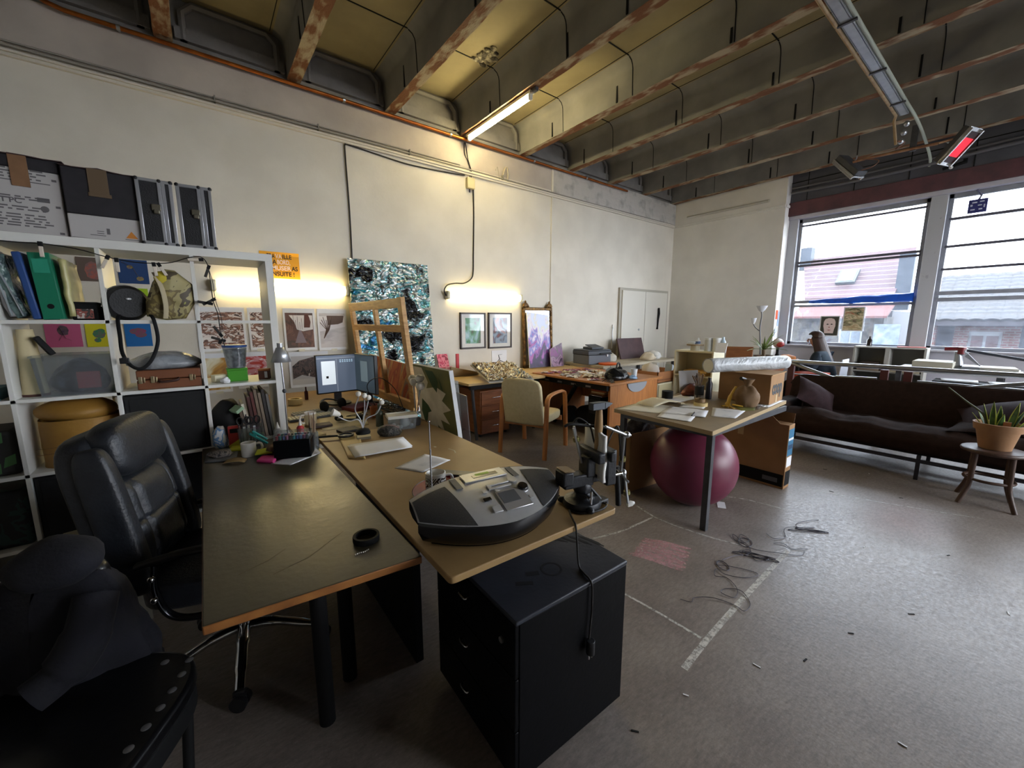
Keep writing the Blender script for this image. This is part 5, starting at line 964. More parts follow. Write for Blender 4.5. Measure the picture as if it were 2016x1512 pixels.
# --- things on the back desk
def monitor(loc, rz, w_, h_, label, scr, tilt=0):
    t = T('monitor', label, 'monitor', loc, rz)
    MB().box(-w_ / 2, w_ / 2, -.012, .02, .10, .10 + h_).build('case', BLKPL, t, bevel=.004)
    MB().box(-w_ / 2 + .008, w_ / 2 - .008, -.0135, -.0115, .112, .10 + h_ - .008).build('screen', scr, t)
    MB().box(-.03, .03, .02, .04, .02, .25).build('stand', BLKPL, t); MB().lathe([(0, 0), (.1, 0), (.1, .012), (0, .016)], 24, caps=False).build('foot', BLKPL, t, smooth=40); return t
SCR = mat('lit_screen', '4a5468', .3, emis='5a6678', es=.16); SCRW = mat('lit_screen_page', 'c9d2d8', .4, emis='d4dde4', es=.2)
m1 = monitor((.92, 3.72, BT), 4, .36, .34, 'lit computer screen showing a white page on grey blue', SCR)
MB().box(-.135, -.02, -.0145, -.0136, .18, .385).build('page', SCRW, m1); MB().box(-.10, -.08, -.0152, -.0146, .235, .255).build('page_picture', BLACKM, m1)
MB().box(-.17, .17, -.0145, -.0136, .405, .415).build('menu_bar', mat('screen_bar', '7d8694', .4, emis='8d96a4', es=.1), m1); MB().box(-.012, -.004, -.0145, -.0136, .112, .40).build('divider', mat('screen_bar', '7d8694'), m1)
b = MB()
for k in range(12): b.box(.02 + .02 * (k % 6), .032 + .02 * (k % 6), -.0145, -.0136, .37 + .014 * (k // 6), .379 + .014 * (k // 6))
b.build('icons', mat('screen_icons', '9ab4c8', .4, emis='a8c4d8', es=.2), m1)
m2 = monitor((1.115, 3.56, BT), -80, .36, .34, 'second computer screen seen almost edge on, right of the lit one', mat('dim_screen', '3a434c', .3, emis='4a5a64', es=.08))
MB().box(-.06, .06, -.0145, -.0136, .2, .38).build('page', mat('dim_page', '6a7a80', .4, emis='7a8a90', es=.1), m2)
t = T('headphones', 'black headphones lying under the lit computer screen', 'headphones', (.80, 3.46, BT), rz=25)
MB().tube(spline([(-.085, 0, .045), (-.07, .05, .07), (0, .085, .085), (.07, .05, .07), (.085, 0, .045)], 6), .011, 8, flat=.5).build('headband', BLKPL, t, smooth=60)
for s in (-1, 1): MB().sphere((s * .085, -.01, .048), (.028, .046, .046), 16, 10).build('ear_cup', BLACKM, t, smooth=60)
t = T('headset', 'black headset with a thin boom lying on the white sheet', 'headset', (.80, 2.98, BT + .005), rz=-30)
MB().tube(spline([(-.075, -.02, .02), (-.05, -.07, .03), (.02, -.085, .03), (.075, -.04, .02)], 6), .008, 8).build('headband', BLKPL, t, smooth=60)
for s in (-1, 1): MB().sphere((s * .075, 0, .026), (.03, .036, .024), 14, 8).build('ear_cup', BLACKM, t, smooth=60)
MB().tube(spline([(.07, .02, .03), (.12, .05, .06), (.05, .1, .03), (-.05, .1, .012), (.1, .14, .01)], 6), .003, 6).build('cable', CABLE, t, smooth=60)
sheet('paper_sheet', 'large cream sheet under the headset on the brown desk', 'paper', [(.58, 2.83), (.88, 2.80), (1.0, 3.40), (.66, 3.36)], BT, mat('cream_sheet', 'cfc19c', .8), .0012, .004)
for i, (x, y, rz_) in enumerate(((.66, 3.44, 8), (.60, 3.27, 4))):
    t = T('keyboard', ('grey computer keyboard nearest the headphones', 'pale computer keyboard nearest the beige mug')[i], 'keyboard', (x, y, BT), rz=rz_, group='keyboards on the brown desk'); MB().box(-.16, .16, -.055, .055, 0, .016).build('body', GRYPL if i else mat('pale_grey_plastic', '9a9a94', .5), t, bevel=.003)
    b = MB()
    for r in range(5):
        for c in range(14): b.box(-.152 + c * .0218, -.134 + c * .0218, -.048 + r * .02, -.032 + r * .02, .016, .021)
    k_ = b.build('keys', mat('cream_keys', 'b9b5a0', .5) if i else mat('mid_grey_keys', '6a6c6a', .5), t, bevel=.001)
mug((.555, 3.06, BT), 190, mat('beige_glaze', 'b8a886', .4), 'beige mug on the brown desk just right of the shelving end', .04, .09)
t = T('tape_roll', 'roll of cream tape on the brown desk near the wall', 'tape', (.60, 3.92, BT)); MB().lathe([(.038, 0), (.058, 0), (.058, .05), (.038, .05), (.038, 0)], 28, caps=False).build('roll', TAPEMAT, t, smooth=40)
bottle((.725, 4.1, BT), .016, .12, mat('maroon_bottle', '4a1a20', .4), mat('maroon_bottle', '4a1a20'), 'tiny maroon bottle behind the tape roll', tip=False)
t = T('cable_pile', 'tangle of black cables behind the screens and frames', 'cables', (1.12, 3.2, BT)); b = MB(); random.seed(21)
for k in range(7):
    P = [(random.uniform(-.1, .12), random.uniform(-.35, .3), random.uniform(.004, .05)) for _ in range(6)]; b.tube(spline(P, 6), .004, 5)
b.tube(spline([(-.02, .1, .02), (-.08, .1, .2), (-.03, -.05, .28), (.04, -.2, .2), (.05, -.35, .03)], 8), .0035, 5)
b.build('cables', CABLE, t, smooth=60)
box_thing('book', 'dark red book lying under the headphones', 'book', (.24, .17, .03), (1.0, 3.38, BT), mat('dark_red_cover', '6a241e', .6), rz=20)
t = T('pot', 'small terracotta coloured pot behind the white ball lamp', 'pot', (1.0, 3.02, BT)); MB().lathe([(0, 0), (.03, 0), (.038, .08), (.034, .08), (.028, .01), (0, .01)], 20, caps=False).build('body', mat('orange_terracotta', '9a5426', .6), t, smooth=40)
bottle((.93, 2.72, BT), .026, .16, mat('green_grey_bottle', '4c5548', .25), mat('green_grey_bottle', '4c5548'), 'dull green bottle behind the gooseneck lamp', tip=False)
for i, (x, y, c) in enumerate(((.60, 2.95, '3a2c28'), (.72, 2.72, '2c2a2c'), (.5, 2.72, 'a08c60'))):
    box_thing('notebook', ('dark brown notebook by the beige mug', 'black notebook by the gooseneck lamp', 'tan notebook at the corner of the brown desk')[i], 'notebook', (.13, .09, .015), (x, y, BT + (.0 if i else .004)), mat('notebook_%d' % i, c, .6), rz=10 * i)
# --- canvases, stretcher and crinkled panel
def leaning(name, label, cat, pts, th, m, edge=None):
    """panel from its four corners (bl, br, tr, tl), given thickness"""
    P = [Vector(p) for p in pts]; n_ = (P[1] - P[0]).cross(P[3] - P[0]).normalized() * th
    V = P + [p - n_ for p in P]
    b = MB().add(V, [(0, 1, 2, 3), (7, 6, 5, 4), (0, 4, 5, 1), (1, 5, 6, 2), (2, 6, 7, 3), (3, 7, 4, 0)]); b.m[:] = [0, 1, 1, 1, 1, 1]
    o = b.build(name, [m, edge or m]); return tag(o, label, cat) if label else o
FO = art('foil_paint', ['0e0f12', '1a1c20', '8a9498', '2a8088', 'd4d8d8', 'b8c4c8', '4a98a0', 'e0e2e2', '2a8890', '3f7ab0'], 2.6, .5, 4, const=False, rough=.2, bump=0, metal=.6, stretch=(1, 1, 1.5), lo=.385, hi=.64)
N = FO.node_tree.nodes; L = FO.node_tree.links; b_ = N['Principled BSDF']
n2 = N.new('ShaderNodeTexNoise'); n2.inputs['Scale'].default_value = 8; n2.inputs['Detail'].default_value = 2; n2.inputs['Distortion'].default_value = 1.2
tcn = N.new('ShaderNodeTexCoord'); mp = N.new('ShaderNodeMapping'); mp.inputs['Scale'].default_value = (1, 1, 1.8); L.new(tcn.outputs['Object'], mp.inputs['Vector']); L.new(mp.outputs['Vector'], n2.inputs['Vector']); bp = N.new('ShaderNodeBump'); bp.inputs['Strength'].default_value = 1; bp.inputs['Distance'].default_value = .09; L.new(n2.outputs['Fac'], bp.inputs['Height']); L.new(bp.outputs['Normal'], b_.inputs['Normal'])
t = T('foil_artwork', 'big panel of crinkled silver foil painted black and turquoise, leaning on the wall', 'panel', (1.87, 4.62, .0))
W_ = .98
MB().grid(90, 120, lambda u, v: ((u - .5) * W_ + (0 if v < .97 else (.0)), .22 * v - .02 + .022 * noise.noise((u * 9, v * 14, 1)) + .018 * abs(noise.noise((u * 15, v * 24, 5))), v * 2.17)).build('foil', FO, t, solid=.006, smooth=80)
MB().add([(-.48, .02, 0), (.48, .02, 0), (.48, .24, 2.165), (-.48, .24, 2.165), (-.48, .035, 0), (.48, .035, 0), (.48, .255, 2.165), (-.48, .255, 2.165)], [(0, 1, 2, 3), (7, 6, 5, 4), (0, 4, 5, 1), (1, 5, 6, 2), (2, 6, 7, 3), (3, 7, 4, 0)]).build('backing_board', mat('grey_board', '77787a', .7), t)
def bar(p, q, w_, d_, up, m, nm, par):
    p, q = Vector(p), Vector(q); x = (q - p); L_ = x.length; x.normalize(); z = (Vector(up) - x * x.dot(Vector(up))).normalized(); y = z.cross(x)
    M_ = Matrix(((x.x, y.x, z.x, p.x), (x.y, y.y, z.y, p.y), (x.z, y.z, z.z, p.z), (0, 0, 0, 1)))
    return MB(M_).box(0, L_, -d_ / 2, d_ / 2, -w_ / 2, w_ / 2).build(nm, m, par, bevel=.003)
t = T('stretcher_frame', 'bare pine stretcher frame with a cross of bars standing on the brown desk', 'stretcher', (0, 0, 0))
BL, BR, TR, TL = Vector((1.285, 4.16, .79)), Vector((1.285, 2.92, .79)), Vector((1.205, 2.92, 1.60)), Vector((1.205, 4.16, 1.60))
up = (TR - BR)
lerp = lambda a, b, k: a.lerp(b, k)
bar(BL, BR, .075, .035, up, PINE, 'bottom_bar', t); bar(TL, TR, .075, .035, up, PINE, 'top_bar', t)
hz = Vector((0, 1, 0))
bar(BR, TR + up * .05, .075, .036, hz, PINE, 'side_bar', t); bar(BL, TL + up * .05, .075, .036, hz, PINE, 'side_bar', t)
bar(lerp(BR, BL, .47), lerp(TR, TL, .47), .05, .034, hz, PINE, 'centre_bar', t); bar(lerp(BR, TR, .76), lerp(BL, TL, .76), .055, .034, up, PINE, 'cross_bar', t)
leaning('canvas', 'abstract canvas in red and orange leaning behind the stretcher frame', 'canvas', [(1.34, 4.3, .74), (1.34, 2.98, .74), (1.40, 2.98, 1.08), (1.40, 4.3, 1.12)], .02, art('red_orange_paint', ['6b3324', 'a8521f', '8a2a18', 'b9803a', '7a6a5c', '98401c'], 3.2, 1.4, 4, const=False, stretch=(1, 1.6, .6)), PAPER)
FLW = mat('flower_ground', '7d7536', .6, c2='565c2c', sc=5)
t = T('canvas', 'canvas of a big white flower on green, on the floor at the desk end', 'canvas', (1.385, 2.54, 0), rotm=(0, radians(-7.5), 0))
W_, H_ = .28, 1.155
MB().box(0, .03, -W_, W_, 0, H_, 1, fm={4: 0}).build('stretched_canvas', [FLW, mat('white_canvas_edge', 'c6c8c8', .7)], t)
def petals(pts, m, nm, off):
    MB().add([(-off, y, z) for y, z in pts], [tuple(range(len(pts)))]).build(nm, m, t)
PW = mat('petal_paint', 'dfd5be', .7, c2='cabfa6', sc=9)
petals([(.275, 1.14), (.13, 1.14), (.06, 1.04), (.10, .99), (-.06, 1.02), (-.19, .99), (-.12, .93), (-.23, .88), (-.11, .84), (-.19, .77), (-.06, .78), (-.1, .69), (.0, .73), (.0, .62), (.08, .70), (.12, .58), (.17, .70), (.275, .62)], PW, 'petal_paint', .001)
petals([(.08, 1.13), (-.04, 1.13), (-.1, 1.06), (-.06, .98), (.0, 1.02)], mat('leaf_paint', '2c4a22', .6), 'leaf_paint', .0018); petals([(.2, .9), (.11, .86), (.07, .82), (.13, .8), (.16, .74), (.2, .68), (.24, .8)], mat('leaf_paint', '2c4a22'), 'leaf_paint', .0018); petals([(-.12, 1.1), (-.16, 1.0), (-.13, 1.02)], mat('leaf_paint', '2c4a22'), 'leaf_paint', .0018)
t = T('flower_vase', 'white ceramic poppies on thin stems in front of the flower canvas', 'flowers', (1.13, 2.56, MT))
MB().lathe([(0, 0), (.03, 0), (.034, .02), (.03, .05), (0, .05)], 16, caps=False).build('foot', mat('dark_foot', '1e1b1a', .6), t, smooth=50)
for i, (x, y, z) in enumerate(((.02, .075, .315), (.03, -.02, .33), (.01, .03, .30), (.02, -.045, .28))):
    MB().tube(spline([(0, 0, .04), (x * .6, y * .5, .16), (x, y, z - .03)], 5), .003, 6).build('stem', SILVER, t, smooth=60)
    MB().lathe([(0, -.03), (.018, -.026), (.032, -.006), (.028, .016), (.012, .026), (0, .022)], 14, caps=False, M=rot(20 - 15 * i, 10, 0, (x, y, z))).build('flower_head', BALL, t, smooth=60)
ACR = mat('grey_acrylic', '6a6c6c', .1, alpha=.55)
leaning('acrylic_sheet', 'dark grey clear sheet leaning upright behind the flower canvas', 'sheet', [(1.72, 2.98, .0), (1.72, 2.74, .0), (1.66, 2.76, .86), (1.66, 2.96, .87)], .006, ACR)
leaning('acrylic_sheet', 'tall frosted clear strip leaning left of the dark clear sheet', 'sheet', [(1.78, 3.10, .0), (1.78, 3.0, .0), (1.72, 3.0, .95), (1.72, 3.08, .95)], .006, CLEAR)
leaning('painted_sheet', 'clear sheet with a red painted patch on the floor behind the flower canvas', 'sheet', [(1.62, 2.90, .0), (1.62, 2.70, .0), (1.56, 2.70, .68), (1.56, 2.88, .69)], .006, art('red_fade', ['9d9a98', '9d9a98', 'b87a74', 'c0504a'], 1.3, .2, 2, const=False, rough=.2, lo=.35, hi=.6))
# ================================================================ LEATHER OFFICE CHAIR
def rbox(b, c, s, r=.3, n=(14, 8, 14), m=0, M=None, puff=.0):
    """cushion: superellipsoid-ish rounded box"""
    V = []; F = []; nu, nv = 36, 18
    def se(w, e): return abs(w) ** e * (1 if w >= 0 else -1)
    for j in range(nv + 1):
        ph = -pi / 2 + pi * j / nv
        for i in range(nu):
            th = 2 * pi * i / nu; V.append((c[0] + s[0] * se(cos(ph), r) * se(cos(th), r), c[1] + s[1] * se(cos(ph), r) * se(sin(th), r), c[2] + s[2] * se(sin(ph), r)))
    for j in range(nv):
        for i in range(nu): k = (i + 1) % nu; F.append((j * nu + i, j * nu + k, (j + 1) * nu + k, (j + 1) * nu + i))
    return b.add(V, F, m, M)
t = T('office_chair', 'high backed black leather office chair pulled up to the black desk', 'chair', (.03, 1.99, 0), rz=-18)
bk = rot(0, -9, 0, (-.255, 0, .50))
b = MB(bk); rbox(b, (-.035, 0, .27), (.055, .235, .31), .35); b.build('back_shell', LEATHER, t, smooth=70)
b = MB(bk)
def backpad(u, v):
    y = (u - .5) * .40; z = .03 + v * .37; p = .055 * (1 - (2 * u - 1) ** 4) * (1 - (2 * v - 1) ** 6) - .016 * math.exp(-((u - .5) / .02) ** 2) * 0
    seam = min(abs(v - .52) / .03, abs(u - .22) / .04, abs(u - .78) / .04, 1); return (.012 + p + .022 * (seam ** .5 - 1) + .006 * noise.noise((y * 9, z * 9, 2)), y, z)
b.grid(40, 40, backpad); b.build('back_cushion', LEATHER, t, smooth=80, solid=.01)
b = MB(bk); rbox(b, (.03, 0, .50), (.06, .18, .105), .55); b.build('headrest', LEATHER, t, smooth=70)
for s in (-1, 1):
    b = MB(bk); rbox(b, (.02, s * .215, .26), (.055, .035, .28), .5); b.build('back_bolster', LEATHER, t, smooth=70)
b = MB(); rbox(b, (.0, 0, .46), (.26, .25, .065), .4); b.build('seat', LEATHER, t, smooth=70)
for s in (-1, 1):
    MB().tube(spline([(-.21, s * .27, .62), (-.05, s * .285, .655), (.12, s * .285, .655), (.24, s * .28, .63)], 6), .022, 10, flat=.6).build('armrest', mat('black_arm_pad', '131315', .5), t, smooth=60)
    MB().tube(spline([(-.16, s * .275, .62), (-.165, s * .28, .52), (-.13, s * .28, .42), (-.03, s * .27, .39), (.14, s * .2, .385)], 8), .017, 10, flat=.6).build('arm_frame', mat('black_chrome', '2b2c2f', .18, metal=.9), t, smooth=60)
    for z in (.58, .50): MB().sphere((-.163, s * .3, z), .012, 10, 6).build('bolt', CHROME, t, smooth=60)
MB().cyl(.03, .11, .39, 16).build('gas_column', CHROME, t, smooth=40); MB().box(-.1, .1, -.1, .1, .375, .40).build('seat_plate', BLACKM, t)
b = MB()
for k in range(5):
    a = radians(72 * k - 8); c_, s_ = cos(a), sin(a)
    b.tube(spline([(.02 * c_, .02 * s_, .125), (.12 * c_, .12 * s_, .125), (.24 * c_, .24 * s_, .095), (.32 * c_, .32 * s_, .075)], 6), [.026] * 7 + [.022] * 6 + [.018] * 6, 10, flat=.75)
b.build('star_base', CHROME, t, smooth=60)
for k in range(5):
    a = radians(72 * k - 8); c_, s_ = cos(a), sin(a); M_ = rot(0, 0, 72 * k + 60, (.315 * c_, .315 * s_, 0))
    MB(M_).cyl(.03, -.026, -.006, 18, M=rot(90, 0, 0, (0, 0, .03))).cyl(.03, .006, .026, 18, M=rot(90, 0, 0, (0, 0, .03))).box(-.02, .02, -.012, .012, .03, .072).build('castor', BLKPL, t, smooth=40)
# ---- second, dark chair at the lower left with studs and a jacket over its back
t = T('side_chair', 'dark chair with pale studs along its seat edge, in the near left corner', 'chair', (-.41, 1.33, 0), rz=-120)
# local +x is the way the chair faces
SEATM = mat('black_vinyl', '0b0b0d', .3, coat=.2, bump=.04, bsc=50)
def seatp(r, z): return [(r[0] * abs(cos(a)) ** .6 * (1 if cos(a) > 0 else -1), r[1] * abs(sin(a)) ** .6 * (1 if sin(a) > 0 else -1)) for a in [2 * pi * k / 48 for k in range(48)]]
MB().prism(seatp((.29, .26), 0), .405, .45).build('seat', SEATM, t, bevel=.012, smooth=50)
MB().prism(seatp((.285, .255), 0), .34, .404).build('seat_rim', BLACKM, t, bevel=.006, smooth=50)
P = seatp((.235, .225), 0)
STUD = mat('pale_stud', '8e9096', .3, metal=.7)
for p in [(-.235 + .052 * k, .222 - .004 * (k - 4) ** 2 * .4) for k in range(9)] + [(-.235, .13)]: MB().lathe([(.0105, 0), (.0105, .001), (.006, .003), (0, .0035)], 14, M=rot(at=(p[0], p[1], .4505))).build('stud', STUD, t, smooth=50)
for x in (-.2, .2):
    for y in (-.2, .2): MB().tube([(x, y, .35), (x * .9, y * .9, 0)], .014, 10).build('leg', BLACKM, t, smooth=60)
b = MB(rot(0, -8, 0, (-.26, -.0, .45))); rbox(b, (0, -.15, .16), (.03, .12, .16), .4); b.build('backrest', SEATM, t, smooth=70)
b = MB()
def jk(u, v):
    a = 2 * pi * u; z = .78 - .44 * v; w_ = .15 + .09 * v; d_ = .055 + .12 * v * (1 if cos(a) < 0 else .7)
    n = 1 + .16 * noise.noise((cos(a) * 1.6, sin(a) * 1.6, v * 3)) + .08 * noise.noise((cos(a) * 4, sin(a) * 4, v * 7 + 3)); top = min(1, (v / .22)) ** .5
    return (-.29 + d_ * cos(a) * n * top, -.17 + w_ * sin(a) * n * top, z + .02 * noise.noise((a, v * 5, 2)))
b.grid(48, 30, jk)
t2 = T('jacket', 'dark navy jacket hung over the back of the studded chair', 'jacket', (-.41, 1.33, 0), rz=-120)
NAVY = mat('navy_cloth', '080911', .9, c2='0c0d18', sc=14, bump=.15, bsc=70)
b.build('body', NAVY, t2, smooth=80)
b = MB(); b.sphere((0, 0, 0), (.085, .11, .07), 20, 12)
for i, p in enumerate(b.v): b.v[i] = p * (1 + .2 * noise.noise((p.x * 12, p.y * 12, p.z * 12))) + Vector((-.28, -.15, .775))
b.build('hood', NAVY, t2, smooth=80)
MB().tube(spline([(-.27, -.30, .68), (-.20, -.37, .56), (-.15, -.38, .46), (-.12, -.35, .36)], 6), [.06] * 6 + [.065] * 7 + [.05] * 6, 12).build('sleeve', NAVY, t2, smooth=70)
MB().tube(spline([(-.25, -.03, .68), (-.19, -.02, .60), (-.15, -.05, .53), (-.10, -.09, .50)], 6), [.05] * 6 + [.055] * 7 + [.045] * 6, 12).build('sleeve', NAVY, t2, smooth=70)
o = MB().grid(14, 10, lambda u, v: (.05 + u * .16, -.07 + v * .15, .452 + .045 * sin(pi * u) * sin(pi * v) ** .7 + .008 * noise.noise((u * 5, v * 5, 2)))).build('blue_highlight', mat('shiny_blue_black', '090f20', .14, coat=.3), loc=(-.41, 1.33, 0), rz=-120, smooth=80); tag(o, 'blue highlight on the studded chair seat, built as a shiny dark shape', 'glint')  # raised glossy shape standing in for a blue reflection
# ================================================================ FAR LEFT WORKPLACES
t = T('desk', 'desk with a pale worn top and dark steel legs along the long wall', 'desk', (0, 0, 0))
PALETOP = mat('pale_worn_top', 'b89a62', .5, c2='c4a670', sc=6)
MB().prism(rpoly([(2.44, 4.0), (3.66, 3.98), (3.66, 4.87), (2.44, 4.87)], .02), .70, .73).build('desktop', PALETOP, t, bevel=.003)
MB().box(2.5, 3.6, 4.05, 4.09, .64, .70).box(2.5, 3.6, 4.75, 4.79, .60, .70).build('frame', BLACKM, t)
for x, y in ((2.53, 4.07), (3.58, 4.07), (2.53, 4.78), (3.58, 4.78)): MB().tube([(x, y, .70), (x - .06 * (1 if x < 3 else -1) * -1, y, 0)], .02, 10).build('leg', DKSTEEL, t, smooth=60)
t = T('desk_return', 'board joining the pale desk to the mirror corner', 'board', (0, 0, 0)); MB().box(3.665, 4.85, 4.32, 4.87, .70, .73).build('board', PALETOP, t, bevel=.003); 
for x, y in ((4.0, 4.8), (4.8, 4.8), (4.8, 4.4)): MB().box(x - .02, x + .02, y - .02, y + .02, 0, .70).build('leg', DKSTEEL, t)
WOODD = mat('brown_veneer', '7a4524', .4, c2='8c5430', sc=5, stretch=(1, 1, 6))
t = T('drawer_unit', 'brown wooden three drawer unit under the pale desk', 'drawer unit', (2.90, 4.36, 0)); MB().box(-.23, .23, -.25, .25, .04, .60).build('body', WOODD, t, bevel=.006)
for k in range(3):
    z = .06 + k * .18; d_ = MB().box(-.215, .215, -.268, -.25, z, z + .165).build('drawer', WOODD, t, bevel=.005)
    MB().tube(spline([(-.06, -.268, z + .085), (-.05, -.29, z + .09), (.05, -.29, z + .09), (.06, -.268, z + .085)], 4), .005, 8).build('handle', CHROME, d_, smooth=60)
for x in (-.2, .2):
    for y in (-.2, .2): MB().cyl(.02, 0, .04, 10, M=rot(at=(x, y, 0))).build('castor', BLACKM, t)
# beech armchair
t = T('armchair', 'cream upholstered armchair with bent beech arms, seen from behind', 'armchair', (2.93, 3.38, 0), rz=23)
CREAMF = mat('cream_upholstery', 'b8ab86', .8, c2='c0b38e', sc=30, bump=.12, bsc=160)
def seatback(u, v):
    y = (u - .5) * .46; z = .36 + v * .50; rr = .10
    if z > .86 - rr: 
        k = (z - (.86 - rr)) / rr; lim = .23 - rr + rr * sqrt(max(0, 1 - k * k)); y = y / .23 * lim
    return (-.235 - .10 * (v - .1) - .015 * cos(pi * (u - .5)), y, z)
MB().grid(24, 24, seatback).build('backrest', CREAMF, t, solid=.055, smooth=70)
b = MB(); rbox(b, (.03, 0, .40), (.27, .235, .055), .35); b.build('seat', CREAMF, t, smooth=70)
for s in (-1, 1):
    y = s * .275
    MB().tube(spline([(-.30, y, 0), (-.27, y, .32), (-.25, y, .58), (-.22, y, .655), (-.14, y, .68), (.05, y, .685), (.18, y, .675), (.245, y, .63), (.265, y, .5), (.285, y, .25), (.30, y, 0)], 6), .028, 8, flat=.62).build('leg_and_arm', BEECH, t, smooth=50)
MB().box(-.24, -.21, -.25, .25, .33, .38).box(.2, .23, -.25, .25, .33, .38).build('seat_rail', BEECH, t)
# beech desk with side panel
t = T('desk', 'beech desk with a solid side panel and a grey half round fitting', 'desk', (0, 0, 0))
MB().box(3.70, 4.80, 2.93, 4.31, .712, .74).build('desktop', BEECHX, t, bevel=.003); MB().box(3.78, 4.76, 2.98, 3.01, 0, .70).build('side_panel', BEECH, t, bevel=.003)
MB().box(3.78, 4.76, 4.25, 4.28, 0, .70).build('side_panel', BEECH, t, bevel=.003); MB().box(4.70, 4.73, 3.01, 4.25, .3, .70).build('modesty_panel', BEECH, t)
MB().box(3.74, 3.78, 3.0, 4.28, .64, .71).build('front_rail', BLACKM, t)
P = [(.20 * cos(a), .12 * sin(a)) for a in [-pi * k / 20 for k in range(21)]]
MB().prism(P, 0, .012, M=Matrix(((1, 0, 0, 4.30), (0, 0, -1, 2.98), (0, 1, 0, .70), (0, 0, 0, 1)))).build('half_round_fitting', mat('grey_fitting', '8d9196', .5), t)
MB().tube([(3.75, 3.5, .66), (3.95, 3.9, .3), (3.95, 4.1, .03)], .03, 8).build('brace', BLACKM, t, smooth=60)
for k in range(4): MB().box(3.735, 3.75, 3.25 + k * .25, 3.33 + k * .25, .655, .675).build('bracket', STEEL, t)
t = T('computer_tower', 'black computer tower standing under the beech desk', 'computer', (4.07, 3.28, 0)); MB().box(-.22, .22, -.1, .1, .01, .52).build('case', BLACKM, t, bevel=.006); MB().tube([(-.2, -.1, .53), (-.2, .1, .53), (.2, .1, .53), (.2, -.1, .53)], .008, 8, closed=True).build('chrome_rim', CHROME, t, smooth=60); MB().box(-.222, -.219, -.08, .08, .3, .48).build('front_panel', BLKPL, t)
for k in range(4): box_thing('folder', ('red folder on top of the computer tower', 'orange folder under the red one on the computer tower', 'cream folder on the computer tower', 'brown folder lowest on the computer tower')[3 - k], 'folder', (.3, .2, .018), (4.05, 3.28, .54 + k * .019), mat('folder_col%d' % k, ('8a5a34', 'c9b48c', 'b5622e', 'b02c36')[k], .6), rz=3 * k)
o = bagish('bag', 'dark bag slumped on the floor under the beech desk', 'bag', (4.28, 3.72, 0.0), (.17, .2, .19), mat('dark_grey_cloth', '24242a', .7), 3, .2)
o = bagish('bag', 'blue grey bag behind the computer tower under the beech desk', 'bag', (4.25, 4.08, .0), (.14, .12, .14), mat('blue_grey_cloth', '3c4a5c', .7), 8, .2)
box_thing('cardboard_box', 'brown carton at the back under the mirror corner', 'box', (.4, .3, .5), (4.1, 4.62, 0), CARD)
box_thing('dark_crate', 'dark low crate on the floor beside the drawer unit', 'crate', (.32, .3, .28), (3.42, 4.55, 0), BLKPL)
# crinkled foil relief on the pale desk
t = T('foil_relief', 'board covered with crumpled gold and silver foil, sloping over the pale desk edge', 'relief', (3.02, 4.14, .815), rotm=(radians(11), 0, radians(-14)))
MB().box(-.30, .30, -.36, .36, -.01, .006).build('board', mat('grey_white_board', 'a9a49a', .7), t)
b = MB(); b.grid(50, 50, lambda u, v: ((u - .5) * .58, (v - .5) * .70, .012 + .05 * abs(noise.noise((u * 12, v * 12, 1))) + .03 * abs(noise.noise((u * 26, v * 26, 4)))))
b.build('foil', art('crumpled_foil', ['3a2c20', 'b0a080', '6f5538', 'd8d4c4', '4a4a50', 'c4b48c', '5a7a9a', '8a6c3c'], 8, 1, 4, rough=.3, metal=.4), t)
o = MB().grid(12, 10, lambda u, v: (2.55 + u * .42, 4.62 + .02 * v - .12 * u * v, .732 + v * .14 * (1 - .7 * u))).build('backdrop_sheet', mat('tan_sheet', '8e7a58', .7), smooth=70, solid=.004); tag(o, 'curved tan sheet standing at the back of the pale desk', 'sheet')
leaning('notebook', 'pink and dark notebook leaning on the wall at the left end of the pale desk', 'notebook', [(2.46, 4.72, .731), (2.62, 4.72, .731), (2.60, 4.80, 1.03), (2.44, 4.80, 1.03)], .015, art('pink_notebook', ['b5324c', 'd0707c', '8a2034', 'c84a60'], 16, .5, 2), BLACKM)
box_thing('pink_card', 'small pale pink card in front of the pink notebook', 'card', (.10, .01, .14), (2.56, 4.69, .731), mat('pale_pink', 'd08a8c', .7))
box_thing('red_ruler', 'upright red strip standing beside the pink notebook', 'strip', (.045, .02, .30), (2.70, 4.70, .731), RED)
t = T('mirror', 'tall mirror in an ornate gilt frame standing on the desk corner against the wall', 'mirror', (4.27, 4.84, .731), rotm=(radians(-2), 0, 0))
GILT = mat('worn_gilt', '7d5a26', .45, metal=.5, c2='4a3418', sc=22, bump=.3, bsc=40)
W_, H_ = .31, .95
b = MB(); b.box(-W_, -W_ + .05, -.03, .01, 0, H_).box(W_ - .05, W_, -.03, .01, 0, H_).box(-W_, W_, -.03, .01, H_ - .05, H_).box(-W_, W_, -.03, .01, 0, .05); b.build('frame', GILT, t, bevel=.01)
for s in (-1, 1):
    MB().tube(spline([(s * .19, -.015, H_), (s * .23, -.02, H_ + .045), (s * .27, -.02, H_ + .05), (s * .29, -.02, H_ + .015), (s * .265, -.025, H_ + .01), (s * .27, -.025, H_ + .028)], 6), .018, 8).sphere((s * .25, -.02, H_ + .03), (.05, .02, .04), 12, 8).sphere((s * .25, -.015, H_ + .075), (.018, .015, .03), 10, 6).build('carved_scroll', GILT, t, smooth=60)
    for k in range(8): MB().sphere((s * (W_ - .025), -.032, .08 + k * .11), (.02, .008, .035), 8, 6).build('carving', GILT, t, smooth=60)
MB().box(-W_ + .045, W_ - .045, -.012, -.008, .045, H_ - .045).build('glass', mat('mirror_glass', 'd8d8dc', .05, metal=1), t)
